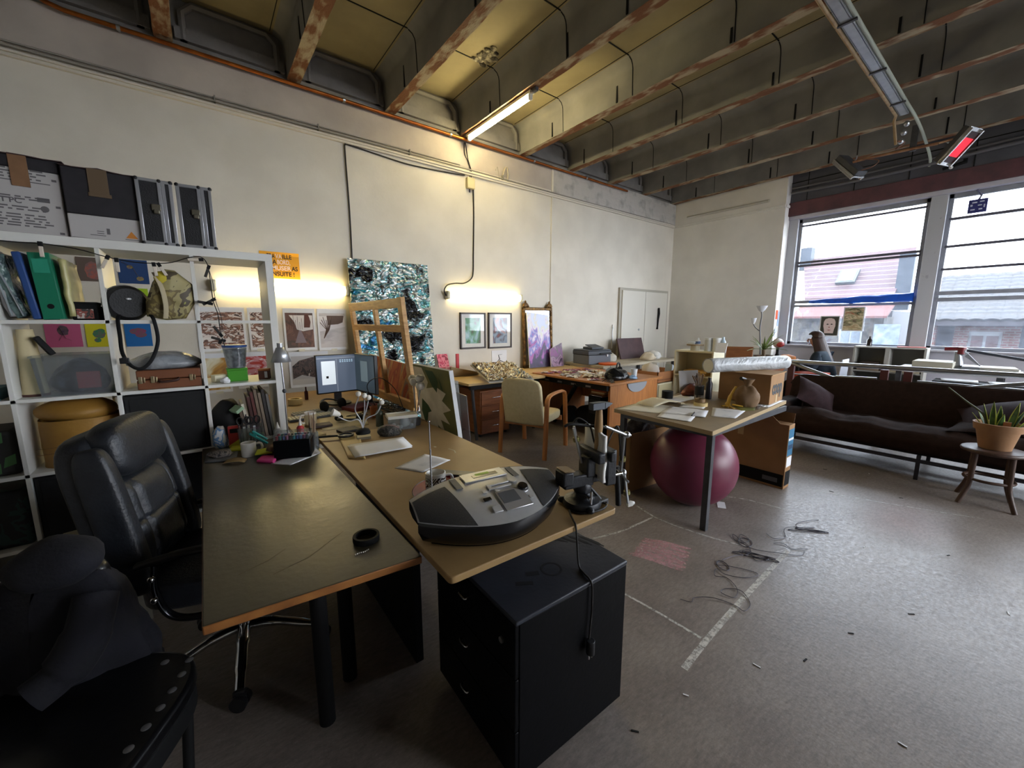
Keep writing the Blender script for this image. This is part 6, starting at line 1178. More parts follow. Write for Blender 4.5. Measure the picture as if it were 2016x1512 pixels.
PUR = art('purple_paint', ['1c1626', '3a2450', '7a3a8a', 'a85aa0', '5a6ab8', 'c4a8c8', 'd8d4e0', 'd4cfc0', 'c9cfe4'], 5, 1.2, 5, const=False, rough=.4, stretch=(1.3, 1, .7), lo=.25, hi=.72)
def purple_mat():      # dark foot, violet middle, pale top as painted on the canvas
    m = PUR; N = m.node_tree.nodes; L = m.node_tree.links; r = [n for n in N if n.type == 'VALTORGB'][0]; src = r.inputs['Fac'].links[0].from_socket
    tcn = N.new('ShaderNodeTexCoord'); sp = N.new('ShaderNodeSeparateXYZ'); L.new(tcn.outputs['Generated'], sp.inputs[0]); mr = N.new('ShaderNodeMapRange'); mr.inputs['To Min'].default_value = -.28; mr.inputs['To Max'].default_value = .30; L.new(sp.outputs['Z'], mr.inputs['Value'])
    ad = N.new('ShaderNodeMath'); L.new(src, ad.inputs[0]); L.new(mr.outputs[0], ad.inputs[1]); L.new(ad.outputs[0], r.inputs['Fac'])
purple_mat()
leaning('canvas', 'tall canvas with pale strokes above and violet and black below, leaning on the gilt mirror', 'canvas', [(4.0, 4.72, .741), (4.46, 4.72, .741), (4.46, 4.805, 1.56), (4.0, 4.805, 1.61)], .015, PUR, PAPER)
leaning('canvas', 'small purple and grey canvas at the right foot of the gilt mirror', 'canvas', [(4.38, 4.64, .741), (4.66, 4.64, .741), (4.66, 4.70, 1.12), (4.40, 4.70, 1.02)], .012, art('purple_small', ['4a2a50', '8a5a8a', '6f6470', 'a888a4', '3a2440'], 6, 1, 3, const=False), PAPER)
# shreds and bag on the beech desk
random.seed(31)
BITS = 'torn bits strewn on the beech desk'
bm_ = [mat('shred_white', 'd2ceca', .7), mat('shred_mauve', '7a3f60', .6), mat('shred_grey', '908c8a', .6), mat('shred_cream', 'b5a98c', .7)]
for k in range(58):
    x = random.uniform(3.76, 4.55); y = random.uniform(3.15, 4.2)
    if x > 4.05 and y < 3.4: continue
    s = random.uniform(.035, .075); sd = random.random() * 50
    o = MB().grid(5, 5, lambda u, v: ((u - .5) * s * 2, (v - .5) * s * 1.6, .004 + s * .7 * abs(noise.noise((u * 3 + sd, v * 3, sd))))).build('torn_scrap', bm_[random.choice((0, 0, 0, 1, 2, 3))], loc=(x, y, .7405), rz=random.uniform(0, 360), solid=.002)
    tag(o, 'crumpled torn scrap among the litter on the beech desk top', 'scrap', BITS)
t = T('black_bag', 'shiny black plastic bag with a fringe lying on the beech desk', 'bag', (4.08, 3.14, .7405)); o = bagish('body', None, None, (0, 0, 0), (.17, .13, .09), mat('shiny_black_film', '0f1114', .16, bump=.5, bsc=30), 7, .25); o.parent = t
b = MB()
for k in range(30):
    a = radians(150 + k * 4); b.tube([(-.1, .0, .03), (-.2 + .03 * cos(k), .1 * cos(a) - .0, .02), (-.28 + .03 * sin(k * 2), .18 * cos(a), .003)], .003, 4)
b.build('fringe', BLKPL, t)
o = bagish('plastic_film', 'crumpled blue tinted film at the right of the black bag', 'film', (4.27, 3.02, .7405), (.06, .04, .03), mat('blue_film', '7a98b8', .2), 2, .3)
for i, (x, y) in enumerate(((4.17, 3.3), (4.33, 3.32))): bottle((x, y, .7405), .016, .15, BLKPL, mat('blue_cap', '223a6a', .4), ('left', 'right')[i] + ' dark squeeze bottle with blue tip behind the black bag', 'bottle')
t = T('plastic_cup', 'white translucent plastic cup at the corner of the beech desk', 'cup', (4.36, 3.07, .7405)); MB().lathe([(0, 0), (.03, 0), (.042, .12), (.04, .12), (.028, .004), (0, .004)], 20, caps=False).build('body', mat('milky_cup', 'cfd2d4', .4), t, smooth=50)
t = T('headphones', 'black headphones resting on the black bag', 'headphones', (4.2, 3.2, .86), rz=20); MB().tube(spline([(-.07, 0, 0), (-.05, 0, .06), (0, 0, .075), (.05, 0, .06), (.07, 0, 0)], 6), .01, 8).build('headband', BLKPL, t, smooth=60)
for s in (-1, 1): MB().sphere((s * .07, 0, -.01), (.02, .035, .035), 12, 8).build('ear_cup', BLACKM, t, smooth=60)
# table with printer
t = T('table', 'long pale table with the printer behind the beech desk', 'table', (0, 0, 0)); MB().box(4.88, 7.0, 4.0, 4.84, .735, .775).build('tabletop', mat('pale_grey_top', 'a99e88', .5), t, bevel=.003)
for x, y in ((4.92, 4.05), (6.95, 4.05), (4.92, 4.8), (6.95, 4.8)): MB().box(x - .025, x + .025, y - .025, y + .025, 0, .735).build('leg', DKSTEEL, t)
t = T('printer', 'dark grey multifunction printer on the long pale table', 'printer', (5.13, 4.42, .7755), rz=-8)
PRG = mat('printer_grey', '3c4046', .5); PRL = mat('printer_light_grey', '5b6068', .5)
MB().box(-.27, .2, -.2, .2, 0, .15).build('body', PRL, t, bevel=.01); MB().box(-.28, .21, -.2, .2, .152, .215).build('scanner', PRG, t, bevel=.008); MB().box(-.27, .2, -.19, .2, .216, .235).build('lid', PRG, t, bevel=.008)
MB().box(-.15, .1, -.13, .1, .236, .275).build('document_feeder', PRG, t, bevel=.01); MB(rot(12, 0, 0, (0, 0, .275))).box(-.1, .12, -.12, .1, 0, .012).build('feeder_tray', PRG, t); MB(rot(20, 0, 0, (.05, -.205, .17))).box(-.1, .14, -.03, .0, 0, .012).build('control_panel', PRG, t); MB().box(.1, .13, -.212, -.2, .12, .16).build('sticker', PAPER, t)
t = T('orange_tray', 'orange plastic lid lying in front of the printer', 'lid', (5.13, 4.12, .7755)); MB().lathe([(0, 0), (.14, 0), (.15, .02), (.14, .03), (0, .03)], 24, caps=False).build('lid', ORANGE, t, smooth=40)
leaning('board', 'dark maroon square board leaning in front of the white cupboard door', 'board', [(6.05, 4.55, .7755), (6.80, 4.55, .7755), (6.80, 4.66, 1.15), (6.05, 4.66, 1.15)], .02, mat('maroon_board', '3c2326', .6, c2='452a2c', sc=10))
for i, (x, y) in enumerate(((5.62, 4.5), (6.35, 4.2), (6.7, 4.3))): bagish('paper_heap', ('crumpled papers right of the printer', 'pale crumpled wrapping in front of the maroon board', 'white paper heap at the end of the long table')[i], 'papers', (x, y, .7755), (.16, .12, .09), mat('pale_wrapping_%d' % i, ('b5b0a4', 'bcae96', 'c2c0ba')[i], .7), 3 + i, .3)
# cream cupboard with crates
t = T('cupboard', 'low cream cupboard at the end of the beech desk', 'cupboard', (5.2, 3.26, 0)); MB().box(-.33, .33, -.22, .22, .02, .62).build('body', CREAM, t, bevel=.004); MB().box(-.32, .0, -.232, -.222, .04, .60).box(.005, .32, -.232, -.222, .04, .60).build('door', mat('cream_door', 'bdb48f', .6), t, bevel=.003)
MB().box(-.32, .32, -.21, .21, 0, .02).build('plinth', BLACKM, t)
t = T('wooden_crate', 'open tan cardboard tray of papers on the low cream cupboard', 'crate', (5.2, 3.26, .6205)); TANC = mat('tan_card', 'a5714a', .7)
MB().box(-.31, .31, -.2, -.19, 0, .15).box(-.31, .31, .19, .2, 0, .15).box(-.31, -.3, -.2, .2, 0, .15).box(.3, .31, -.2, .2, 0, .15).box(-.31, .31, -.2, .2, 0, .008).build('tray', TANC, t)
MB().box(-.312, .312, -.204, -.2, .03, .05).build('rim_band', mat('dark_tan', '85583a', .7), t)
bagish('paper_heap', 'white tissue heaped in the left of the tan tray', 'papers', (5.07, 3.28, .63), (.13, .13, .15), mat('tissue_white', 'c4beb4', .8), 5, .3)
box_thing('packet', 'pale grey carton standing in the tan tray', 'box', (.18, .1, .24), (5.22, 3.33, .63), mat('pale_carton', 'aaa79f', .7), rz=20)
box_thing('packet', 'tilted blue white packet in the right of the tan tray', 'packet', (.14, .1, .2), (5.42, 3.22, .63), mat('blue_white_packet', 'a9b4bd', .6), rotm=(0, radians(18), .3))
# ================================================================ WORK TABLE WITH THE BALL
TZ = .745; TT = TZ + .0006
t = T('work_table', 'plywood topped work table on dark square legs with papers on top', 'table', (0, 0, 0))
PLY = mat('plywood_top', '8d7a5c', .5, c2='7f6d51', sc=5, bump=.03)
MB().prism(rpoly([(2.60, 1.205), (4.19, 1.30), (4.15, 2.13), (2.655, 2.05)], .01), .715, TZ, 0, mside=1).build('tabletop', [PLY, mat('plywood_edge', 'a58e68', .6)], t)
for x, y in ((2.69, 1.255), (2.73, 2.0), (4.125, 1.36), (4.10, 2.06)): MB().box(x - .021, x + .021, y - .021, y + .021, 0, .715).build('leg', DKSTEEL, t, bevel=.002)
MB().box(2.71, 2.73, 1.27, 1.98, .67, .715).box(2.7, 4.08, 1.26, 1.28, .67, .715).box(2.73, 4.06, 1.99, 2.01, .67, .715).build('frame', DKSTEEL, t)
G = 'papers on the work table'
sheet('paper_sheet', 'big yellowed sheet at the left corner of the work table', 'paper', [(2.66, 2.02), (2.80, 1.66), (3.12, 1.78), (3.02, 2.06)], TT, mat('yellowed_sheet', 'd6d2c2', .8, c2='cac5b2', sc=6), .0012, .006, group=G)
sheet('paper_sheet', 'white printed sheet under the pen on the work table', 'paper', [(2.80, 1.72), (2.93, 1.42), (3.18, 1.52), (3.08, 1.80)], TT + .003, RULED, .0012, .005, group=G)
sheet('paper_sheet', 'white sheet nearest the front edge, right of the pen', 'paper', [(3.02, 1.42), (3.08, 1.27), (3.42, 1.34), (3.33, 1.56)], TT, RULED, .0012, .005, group=G)
sheet('paper_sheet', 'white sheet right of the open booklet, by the tape rolls', 'paper', [(3.14, 1.75), (3.22, 1.58), (3.40, 1.64), (3.30, 1.82)], TT, PAPER, .0012, .004, group=G)
sheet('paper_sheet', 'white sheet at the back edge of the work table', 'paper', [(3.30, 2.05), (3.26, 1.86), (3.66, 1.84), (3.70, 2.04)], TT, PAPER, .0014, .004, group=G)
sheet('paper_sheet', 'white sheet reaching the left front edge of the work table', 'paper', [(2.665, 1.66), (2.72, 1.42), (2.95, 1.50), (2.90, 1.74)], TT + .002, PAPER, .0012, .004, group=G)
t = T('booklet', 'open cream booklet lying face down on the work table', 'booklet', (3.10, 1.90, TT + .012), rz=-12); MB().grid(16, 4, lambda u, v: ((u - .5) * .36, (v - .5) * .2, .035 * (1 - abs(2 * u - 1)) ** .7)).build('cover', mat('cream_booklet', 'd2c8ae', .7), t, solid=.004, smooth=50)
t = T('pen', 'black pen lying on the printed sheet of the work table', 'pen', (2.94, 1.52, TT + .012), rz=20); MB().tube([(-.07, 0, 0), (.06, 0, 0), (.075, 0, 0)], [.005, .005, .002], 8).build('body', BLKPL, t, smooth=50)
for z, (r, m, lab) in enumerate(((.055, TAPEMAT, 'cream masking tape roll, the lower of two on the work table'), (.042, mat('brown_tape_roll', '7c6342', .5), 'brown tape roll lying on the cream one'))):
    t = T('tape_roll', lab, 'tape', (3.335, 1.665 + z * .01, TT + z * .031)); MB().lathe([(r * .7, 0), (r, 0), (r, .03), (r * .7, .03), (r * .7, 0)], 28, caps=False).build('roll', m, t, smooth=40)
t = T('brush_tin', 'tin of brushes and pens on the work table in front of the carton', 'tin', (3.62, 1.83, TT)); MB().lathe([(0, 0), (.04, 0), (.04, .13), (.037, .13), (.037, .005), (0, .005)], 22, caps=False).build('tin', mat('striped_tin', 'a7a4a0', .35, c2='3c3434', sc=16, stretch=(4, 4, .4), metal=.3), t, smooth=40)
b = MB(); random.seed(8)
for k in range(11): a = random.uniform(0, 6.28); r = random.uniform(.03, .08); b.tube([(.01 * cos(a), .01 * sin(a), .01), (r * .6 * cos(a), r * .6 * sin(a), .16), (r * cos(a), r * sin(a), .2 + .05 * random.random())], [.004, .004, .006], 6)
b.build('brushes', mat('brush_handles', '8a6a4a', .5, c2='2a2426', sc=20), t)
MB().lathe([(.0, .04), (.041, .04), (.041, .12)], 20, caps=False).build('dark_band', BLKPL, t)
t = T('water_bottle', 'dark slim bottle beside the brush tin', 'bottle', (3.70, 1.78, TT)); MB().lathe([(0, 0), (.028, 0), (.028, .15), (.016, .17), (.016, .2), (0, .2)], 18, caps=False).build('body', mat('dark_bottle', '2c2a34', .3), t, smooth=40)
t = T('ink_jar', 'black low jar at the back of the work table', 'jar', (3.42, 2.03, TT)); MB().lathe([(0, 0), (.05, 0), (.05, .07), (0, .07)], 20, caps=False).build('body', BLACKM, t, smooth=40)
bagish('bowl_clutter', 'red brown clutter of small tins behind the brush tin', 'clutter', (3.78, 1.99, TT), (.13, .07, .07), mat('red_brown_clutter', '5a2a20', .4, c2='8a4a34', sc=14), 4, .3)
t = T('cardboard_box', 'brown carton with large grey lettering on the right of the work table', 'box', (3.97, 1.62, TT + .004), rz=4)
MB().box(-.19, .19, -.30, .12, 0, .26).build('body', CARD, t, bevel=.003); MB().box(-.2, .2, -.31, .13, .255, .262).build('lid', mat('cardboard_lid', 'a98459', .85), t)
text(t, 'coop', .155, mat('grey_print_ink', '3d4042', .7), rot(90, 0, 0, (.0, -.3012, .135)) @ Matrix.Diagonal((.85, 1.05, 1, 1)), bold=.007)
MB().box(-.022, .022, -.3012, -.30, .0, .07).build('paper_tape', mat('carton_tape', 'bfa67c', .5), t)
sheet('paper_sheet', 'white paper the lettered carton stands on', 'paper', [(3.72, 1.28), (4.12, 1.31), (4.16, 1.5), (3.70, 1.48)], TT, PAPER, .002, group=G)
KR = mat('kraft_paper', '6f563c', .75, c2='7d6346', sc=8, bump=.3, bsc=16)
o = bagish('paper_bag', 'twisted brown paper bag standing in front of the lettered carton', 'bag', (3.63, 1.42, TT), (.10, .09, .12), KR, 6, .16)
MB().lathe([(.06, .1), (.03, .16), (.025, .19), (.05, .235), (.02, .225)], 16, caps=False).build('twisted_neck', KR, o, smooth=60); MB().tube([(-.05, .04, .24), (.01, .03, .225)], .014, 8).build('black_handle', BLKPL, o, smooth=60)
t = T('yellow_glove', 'mustard yellow rubber glove leaning on the brown paper bag', 'glove', (3.53, 1.50, TT)); YG = mat('mustard_rubber', 'b08a28', .5)
MB().tube(spline([(.02, -.02, .17), (-.02, .0, .10), (-.035, .01, .03), (-.03, .02, .008)], 6), [.014] * 7 + [.022] * 6 + [.03] * 6, 8, flat=.4).build('palm', YG, t, smooth=60)
for k in range(4): MB().tube(spline([(-.03, .01 - .0 * k, .015), (-.06 - .01 * k, .02 - .02 * k, .008), (-.10 - .005 * k, .03 - .035 * k, .007)], 5), .008, 8, flat=.7).build('finger', YG, t, smooth=60)
MB().tube(spline([(-.03, -.02, .02), (.0, -.06, .012), (.02, -.085, .008)], 5), .008, 8).build('thumb', YG, t, smooth=60)
sheet('cutting_mat', 'olive green mat under the yellow glove', 'mat', [(3.40, 1.36), (3.50, 1.30), (3.68, 1.36), (3.58, 1.52)], TT, mat('olive_mat', '6a6a2a', .7), .002)
t = T('scissors', 'white handled scissors lying near the table edge by the carton', 'scissors', (3.66, 1.33, TT + .006), rz=15)
for s in (-1, 1): MB().tube([(.05 + .028 * cos(a), s * .02 + .018 * sin(a), 0) for a in [2 * pi * k / 16 for k in range(16)]], .005, 6, closed=True).build('handle', PAPER, t, smooth=60)
MB().box(-.1, .03, -.008, .008, -.003, .003).build('blade', STEEL, t)
t = T('plan_roll', 'long roll of translucent white plastic lying across the lettered carton', 'roll', (0, 0, 0))
RL = mat('milky_film', 'b9bcbe', .3, c2='a4a8aa', sc=7, bump=.5, bsc=14, stretch=(1, 6, 1))
A0 = Vector((3.52, 1.72, 1.075)); A1 = Vector((4.42, 1.42, 1.075))
b = MB(); d_ = (A1 - A0); d_.normalize(); sx = Vector((0, 0, 1)).cross(d_).normalized(); sy = d_.cross(sx)
def rollf(u, v): a = 2 * pi * u; r = .062 + .004 * noise.noise((cos(a) * 2, sin(a) * 2, v * 7)); return tuple(A0 + (A1 - A0) * v + sx * r * cos(a) + sy * r * sin(a))
b.grid(28, 24, rollf); b.build('outer_sheet', RL, t, smooth=60, solid=.003)
b = MB()
def rolli(u, v): a = 4 * pi * u; r = .058 - .02 * u; return tuple(A0 + d_ * (.004 + (A1 - A0).length * .99 * v) + sx * r * cos(a) + sy * r * sin(a))
b.grid(50, 2, rolli); b.build('inner_turns', mat('milky_film_inside', 'd4d2c8', .4), t, smooth=60)
MB().tube([A0 + d_ * .003, A0 + d_ * .02], .057, 24).tube([A1 - d_ * .003, A1 - d_ * .02], .057, 24).build('end_disc', mat('milky_film_inside', 'd4d2c8', .4), t)
leaning('paper_sheet', 'cream sheet propped upright behind the brush tin under the roll', 'paper', [(3.70, 2.06, TT), (3.92, 1.98, TT), (3.90, 2.0, .98), (3.68, 2.08, .98)], .003, PAPER)
# ball and boxes under the table
t = T('exercise_ball', 'large plum coloured exercise ball under the work table', 'ball', (3.04, 1.545, .325))
PLUM = mat('plum_vinyl', '66283d', .38, c2='722f45', sc=4, spec=.45)
b = MB(); b.sphere((0, 0, 0), .327, 56, 36)
for i, p in enumerate(b.v): b.v[i] = p * (1 + .004 * max(0, sin(p.z * 95)) * (1 if abs(p.z) > .06 else .3)) if p.z > -.322 else Vector((p.x, p.y, -.3245))
b.build('shell', PLUM, t, smooth=80); MB().sphere((.3, .13, .02), (.006, .012, .012), 10, 6).build('valve', mat('pale_valve', 'b4a4a8', .5), t)
box_thing('cardboard_box', 'lower brown carton of the pair behind the plum ball', 'box', (.5, .24, .285), (3.05, 2.06, 0), CARD, rz=-6)
t = T('cardboard_box', 'upper open brown carton stuffed with a dark plastic bag, behind the plum ball', 'box', (3.05, 2.07, .286), rz=-4)
MB().box(-.26, .26, -.13, -.125, 0, .235).box(-.26, .26, .125, .13, 0, .235).box(-.26, -.255, -.13, .13, 0, .235).box(.255, .26, -.13, .13, 0, .235).box(-.26, .26, -.13, .13, 0, .006).build('body', CARD, t)
bagish('plastic_bag', 'dark crinkled plastic bag bulging from the open carton under the table', 'bag', (3.04, 2.07, .40), (.23, .11, .16), mat('dark_crinkled_bag', '2e2a2c', .2, c2='5a5558', sc=10, bump=.8, bsc=16), 4, .22, flat=True)
t = T('flat_carton', 'long flat carton with open flaps on edge under the work table', 'box', (3.975, 1.72, 0), rz=0)
BLU = mat('blue_print', '2f6a8c', .6)
MB().box(-.065, .065, -.55, .62, 0, .58).build('body', [CARD], t, bevel=.003)
MB().box(-.0665, -.065, -.54, .6, .02, .13).build('black_band', BLACKM, t); MB().box(-.0672, -.0664, -.5, -.38, .05, .09).build('band_mark', GRYPL, t)
MB().box(-.06, .06, -.5515, -.55, .30, .54).build('blue_panel', BLU, t); MB().box(-.055, .055, -.5525, -.5514, .20, .29).build('white_panel', PAPER, t); MB().box(-.055, .055, -.5525, -.5514, .44, .46).build('white_strip', PAPER, t); MB().box(-.055, .055, -.5525, -.5514, .03, .16).build('dark_panel', BLACKM, t); MB().box(-.05, .05, -.5532, -.5524, .36, .40).build('blue_print_dark', mat('deep_blue_print', '1d3c5c', .6), t)
MB().add([(.065, -.54, .58), (.065, .6, .58), (.085, .6, .663), (.085, -.54, .663)], [(0, 1, 2, 3)]).build('rear_flap', mat('cardboard_flap', '7b5a3c', .85), t, solid=.004)
MB().add([(-.065, -.48, .58), (-.065, .6, .58), (-.072, .6, .66), (-.072, -.42, .64)], [(0, 1, 2, 3)]).build('front_flap', CARD, t, solid=.004)
MB().box(-.067, -.065, -.19, -.14, .42, .6).build('clear_tape', mat('carton_tape', 'bfa67c'), t); MB().box(-.0665, -.065, -.1, .3, .30, .306).box(-.0665, -.065, -.1, .25, .285, .291).build('brown_print', mat('brown_print', '5e4430', .7), t)
o = MB().box(-.06, .06, -.03, .03, .0005, .003).build('paper_scrap', PAPER, loc=(3.18, 1.36, 0), rz=30); tag(o, 'white paper scrap on the floor at the foot of the plum ball', 'scrap')
# shelf unit, jars
t = T('shelf_unit', 'narrow cream open shelf unit behind the work table', 'shelf unit', (5.36, 2.75, 0))
for y in (-.27, .25): MB().box(-.15, .15, y, y + .02, 0, 1.07).build('side_panel', CREAM, t)
for z in (.05, .38, .72, 1.05): MB().box(-.15, .15, -.25, .25, z, z + .02).build('shelf', CREAM, t)
MB().box(.14, .15, -.25, .25, .05, 1.05).build('back_panel', mat('cream_back', 'b9b08c', .7), t)
for i, z in enumerate((.74, .775)): box_thing('envelope_pile', ('lower', 'upper')[i] + ' flat yellow envelope bundle on the middle shelf of the cream unit', 'envelopes', (.2, .3, .03), (5.30, 2.72, z + .0005), mat('yellow_envelope', 'a8813c', .7), rz=4 * i)
JG = 'jars and bottles on the cream shelf unit'
S0 = 1.0705
def can(x, y, r, h, m, lab, capm=None, name='jar', grp=JG):
    t = T(name, lab, name.replace('_', ' '), (x, y, S0), group=grp); MB().lathe([(0, 0), (r, 0), (r, h), (r * .8, h + .004), (0, h + .004)], 20, caps=False).build('body', m, t, smooth=40)
    MB().lathe([(r * 1.03, h - .02), (r * 1.03, h + .006), (0, h + .006)], 20, caps=False).build('lid', capm or m, t, smooth=40)
can(5.34, 2.62, .05, .17, mat('white_can', 'b9bbb8', .5), 'tall white tub with clear lid, left of the pair on the cream shelf unit', mat('pale_lid', 'cfd2d0', .4))
can(5.36, 2.52, .05, .17, mat('white_can2', 'c4c4c0', .5), 'tall white tub beside the label board, right of the pair', mat('pale_lid', 'cfd2d0'))
t = T('cake_stand', 'wooden round board on a white tub on the cream shelf unit', 'stand', (5.30, 2.78, S0)); MB().lathe([(0, 0), (.06, 0), (.06, .07), (0, .07)], 20, caps=False).build('tub', mat('pale_tub', 'b5b09a', .5), t, smooth=40); MB().cyl(.11, .07, .085, 24).build('board', mat('round_board', '8a7552', .6), t)
box_thing('packet', 'flat blue and white packet on the round board', 'packet', (.12, .1, .03), (5.30, 2.81, S0 + .0855), mat('white_blue_packet', 'c0c8d0', .6), group=None)
t = T('spray_bottle', 'short white bottle with blue label on the round board', 'bottle', (5.29, 2.74, S0 + .0855)); MB().lathe([(0, 0), (.03, 0), (.03, .05), (.012, .065), (.012, .085), (0, .085)], 16, caps=False).build('body', mat('white_bottle', 'c8cacc', .4), t, smooth=40); MB().lathe([(.0305, .01), (.0305, .04)], 16, caps=False).build('blue_label', mat('blue_label', '38507a', .5), t)
t = T('plastic_bottle', 'tall pale blue plastic bottle with dark cap at the right of the white tubs', 'bottle', (5.38, 2.45, S0 + .0)); MB().lathe([(0, 0), (.032, 0), (.032, .13), (.015, .16), (.015, .19), (0, .19)], 16, caps=False).build('body', mat('pale_blue_plastic', '9fb0bc', .3), t, smooth=40)
leaning('label_board', 'white upright card beside the pale blue bottle', 'card', [(5.20, 2.46, S0), (5.22, 2.34, S0), (5.26, 2.34, S0 + .12), (5.24, 2.46, S0 + .12)], .01, PAPER)
leaning('board', 'brown wooden panel standing behind the roll in front of the plant', 'board', [(6.2, 2.78, .80), (6.2, 2.42, .80), (6.24, 2.42, 1.10), (6.24, 2.78, 1.09)], .02, WOODD)
t = T('sideboard', 'low brown sideboard behind the cream shelf unit carrying the plant', 'sideboard', (6.35, 2.5, 0)); MB().box(-.22, .22, -.38, .42, .05, .78).build('body', WOODD, t); MB().box(-.23, .23, -.39, .43, .78, .80).build('top', WOODD, t); MB().box(-.2, .2, -.36, .4, 0, .05).build('plinth', BLACKM, t)
t = T('bin', 'yellow cylindrical bin between the lettered carton and the sofa', 'bin', (5.25, 2.08, 0)); MB().lathe([(0, 0), (.13, 0), (.16, .72), (.155, .72), (.125, .01), (0, .01)], 24, caps=False).build('body', mat('yellow_bin', 'b29a2a', .5), t, smooth=40); MB().tube([(.16 * cos(a), .16 * sin(a), .72) for a in [2 * pi * k / 24 for k in range(24)]], .008, 6, closed=True).build('rim', mat('white_rim', 'c8c6bc', .5), t)
# plant and cup lamp in the corner
LEAF = mat('spiky_leaf', '5c7038', .5, c2='7b8a52', sc=6)
t = T('yucca', 'spiky green plant behind the plastic roll', 'plant', (6.40, 2.33, .8005)); MB().lathe([(0, 0), (.10, 0), (.13, .18), (.12, .18), (.09, .02), (0, .02)], 20, caps=False).build('pot', mat('brown_pot', '5a4632', .6), t, smooth=40); MB().tube([(0, 0, .16), (.0, .01, .26)], .025, 8).build('stem', mat('plant_stem', '5b4a34', .7), t)
random.seed(4)
for k in range(26):
    a = random.uniform(0, 2 * pi); e = random.uniform(.15, 1.3); L_ = random.uniform(.24, .42); dr = Vector((cos(a) * cos(e), sin(a) * cos(e), sin(e)))
    b = MB(); side_ = dr.cross(Vector((0, 0, 1))).normalized()
    b.grid(2, 6, lambda u, v: tuple(Vector((0, .01, .25)) + dr * L_ * v + Vector((0, 0, -.10 * v * v * cos(e))) + side_ * (u - .5) * .028 * (1 - v ** 2) * (1 if v > 0 else .6) + Vector((0, 0, .006 * abs(u - .5)))))
    b.build('leaf', LEAF, t, solid=.002)
t = T('floor_lamp', 'thin standing lamp with white cup shade in the corner by the window', 'lamp', (7.45, 2.94, 0) if False else (7.45, 2.75, 0)); MB().lathe([(0, 0), (.14, 0), (.14, .02), (0, .03)], 24, caps=False).build('base', DKSTEEL, t, smooth=40)
MB().tube(spline([(0, 0, .02), (0, .02, .9), (0, .06, 1.35), (0, .05, 1.55), (0, .06, 1.62)], 6), .011, 8).tube(spline([(0, .06, 1.3), (0, .13, 1.36), (0, .17, 1.42)], 5), .008, 8).build('pole', mat('grey_pole', '5c5d60', .4, metal=.5), t, smooth=60)
MB().lathe([(.02, 0), (.05, .03), (.085, .10), (.08, .10), (.045, .035), (0, .01)], 20, caps=False, M=rot(at=(0, .06, 1.62))).build('shade', mat('white_glass_shade', 'cfd2d6', .35), t, smooth=50); MB().lathe([(.015, 0), (.03, .03), (.045, .10), (.04, .10), (0, .01)], 16, caps=False, M=rot(at=(0, .17, 1.42))).build('reading_shade', mat('white_glass_shade', 'cfd2d6'), t, smooth=50)
# papers pinned on the pier reveal
for i, (x0, x1, z0, z1, c, lab) in enumerate(((7.93 + .22, 8.22, 1.50, 1.66, 'd8552e', 'orange paper pinned on the window side of the pier'), (8.24, 8.30, 1.38, 1.64, '9fb4d6', 'pale blue paper strip pinned beside the orange one'), (8.16, 8.26, 1.18, 1.34, 'b8c0d8', 'pale lilac paper pinned below the orange one'), (8.20, 8.28, 1.02, 1.14, 'c84a68', 'pink paper pinned lowest on the pier'))):
    o = MB().box(x0, x1, 2.832, 2.8395, z0, z1).build('note_paper', mat('note_paper_%d' % i, c, .8)); tag(o, lab, 'paper', 'papers pinned on the pier')
# ================================================================ SOFA
SOF = mat('brown_sofa_cloth', '241813', .9, c2='2b1d18', sc=20, bump=.12, bsc=120, spec=.2)
t = T('sofa', 'long dark brown sofa on a low metal frame', 'sofa', (0, 0, 0))
SX0, SX1, SY0, SY1 = 5.12, 6.02, -.62, 1.62
def seat(u, v):
    y = SY1 + (SY0 - SY1) * u; pr = [(5.20, .245), (5.14, .28), (5.125, .36), (5.15, .425), (5.26, .445), (5.5, .43), (5.72, .42), (5.8, .42)]
    k = v * (len(pr) - 1); i = min(int(k), len(pr) - 2); f_ = k - i; x = pr[i][0] * (1 - f_) + pr[i + 1][0] * f_; z = pr[i][1] * (1 - f_) + pr[i + 1][1] * f_
    wr = max(0, 1 - abs(v - .60) / .22); z += wr * (.04 + .055 * noise.noise((y * 5, v * 3, 2)) + .02 * noise.noise((y * 13, v * 6, 8))); return (x, y, z + .012 * noise.noise((y * 2.5, x * 3, 5)))
MB().grid(90, 30, seat).build('seat_cushion', SOF, t, smooth=80, solid=.03)
def backr(u, v):
    y = 1.78 + (SY0 - 1.78) * u; z = .36 + .43 * v + .035 * (u); rr = .12
    dy = 1.78 - y
    if dy < rr and v > .7: z = .36 + .43 * (.7 + (v - .7) * sqrt(max(0, 1 - ((rr - dy) / rr) ** 2)))
    return (5.80 + .16 * v + .01 * noise.noise((y * 3, v * 3, 6)), y, z)
MB().grid(70, 18, backr).build('backrest', SOF, t, smooth=80, solid=.10)
b = MB(); rbox(b, (5.5, 1.70, .43), (.36, .085, .13), .35); b.build('armrest', SOF, t, smooth=70)
b = MB(); rbox(b, (5.5, -.72, .43), (.36, .10, .15), .35); b.build('armrest', SOF, t, smooth=70)
MB().box(5.16, 5.9, -.62, 1.62, .235, .26).build('base_board', BLACKM, t)
MB().box(5.14, 5.17, -.75, 1.76, .165, .195).box(5.88, 5.91, -.75, 1.76, .165, .195).box(5.14, 5.91, 1.73, 1.76, .165, .195).box(5.14, 5.91, -.75, -.72, .165, .195).build('metal_frame', mat('dark_metal_frame', '3a3a40', .35, metal=.7), t)
for x in (5.16, 5.88):
    for y in (-.7, .5, 1.7): MB().box(x - .015, x + .015, y - .015, y + .015, 0, .235).build('leg', mat('dark_metal_frame', '3a3a40'), t)
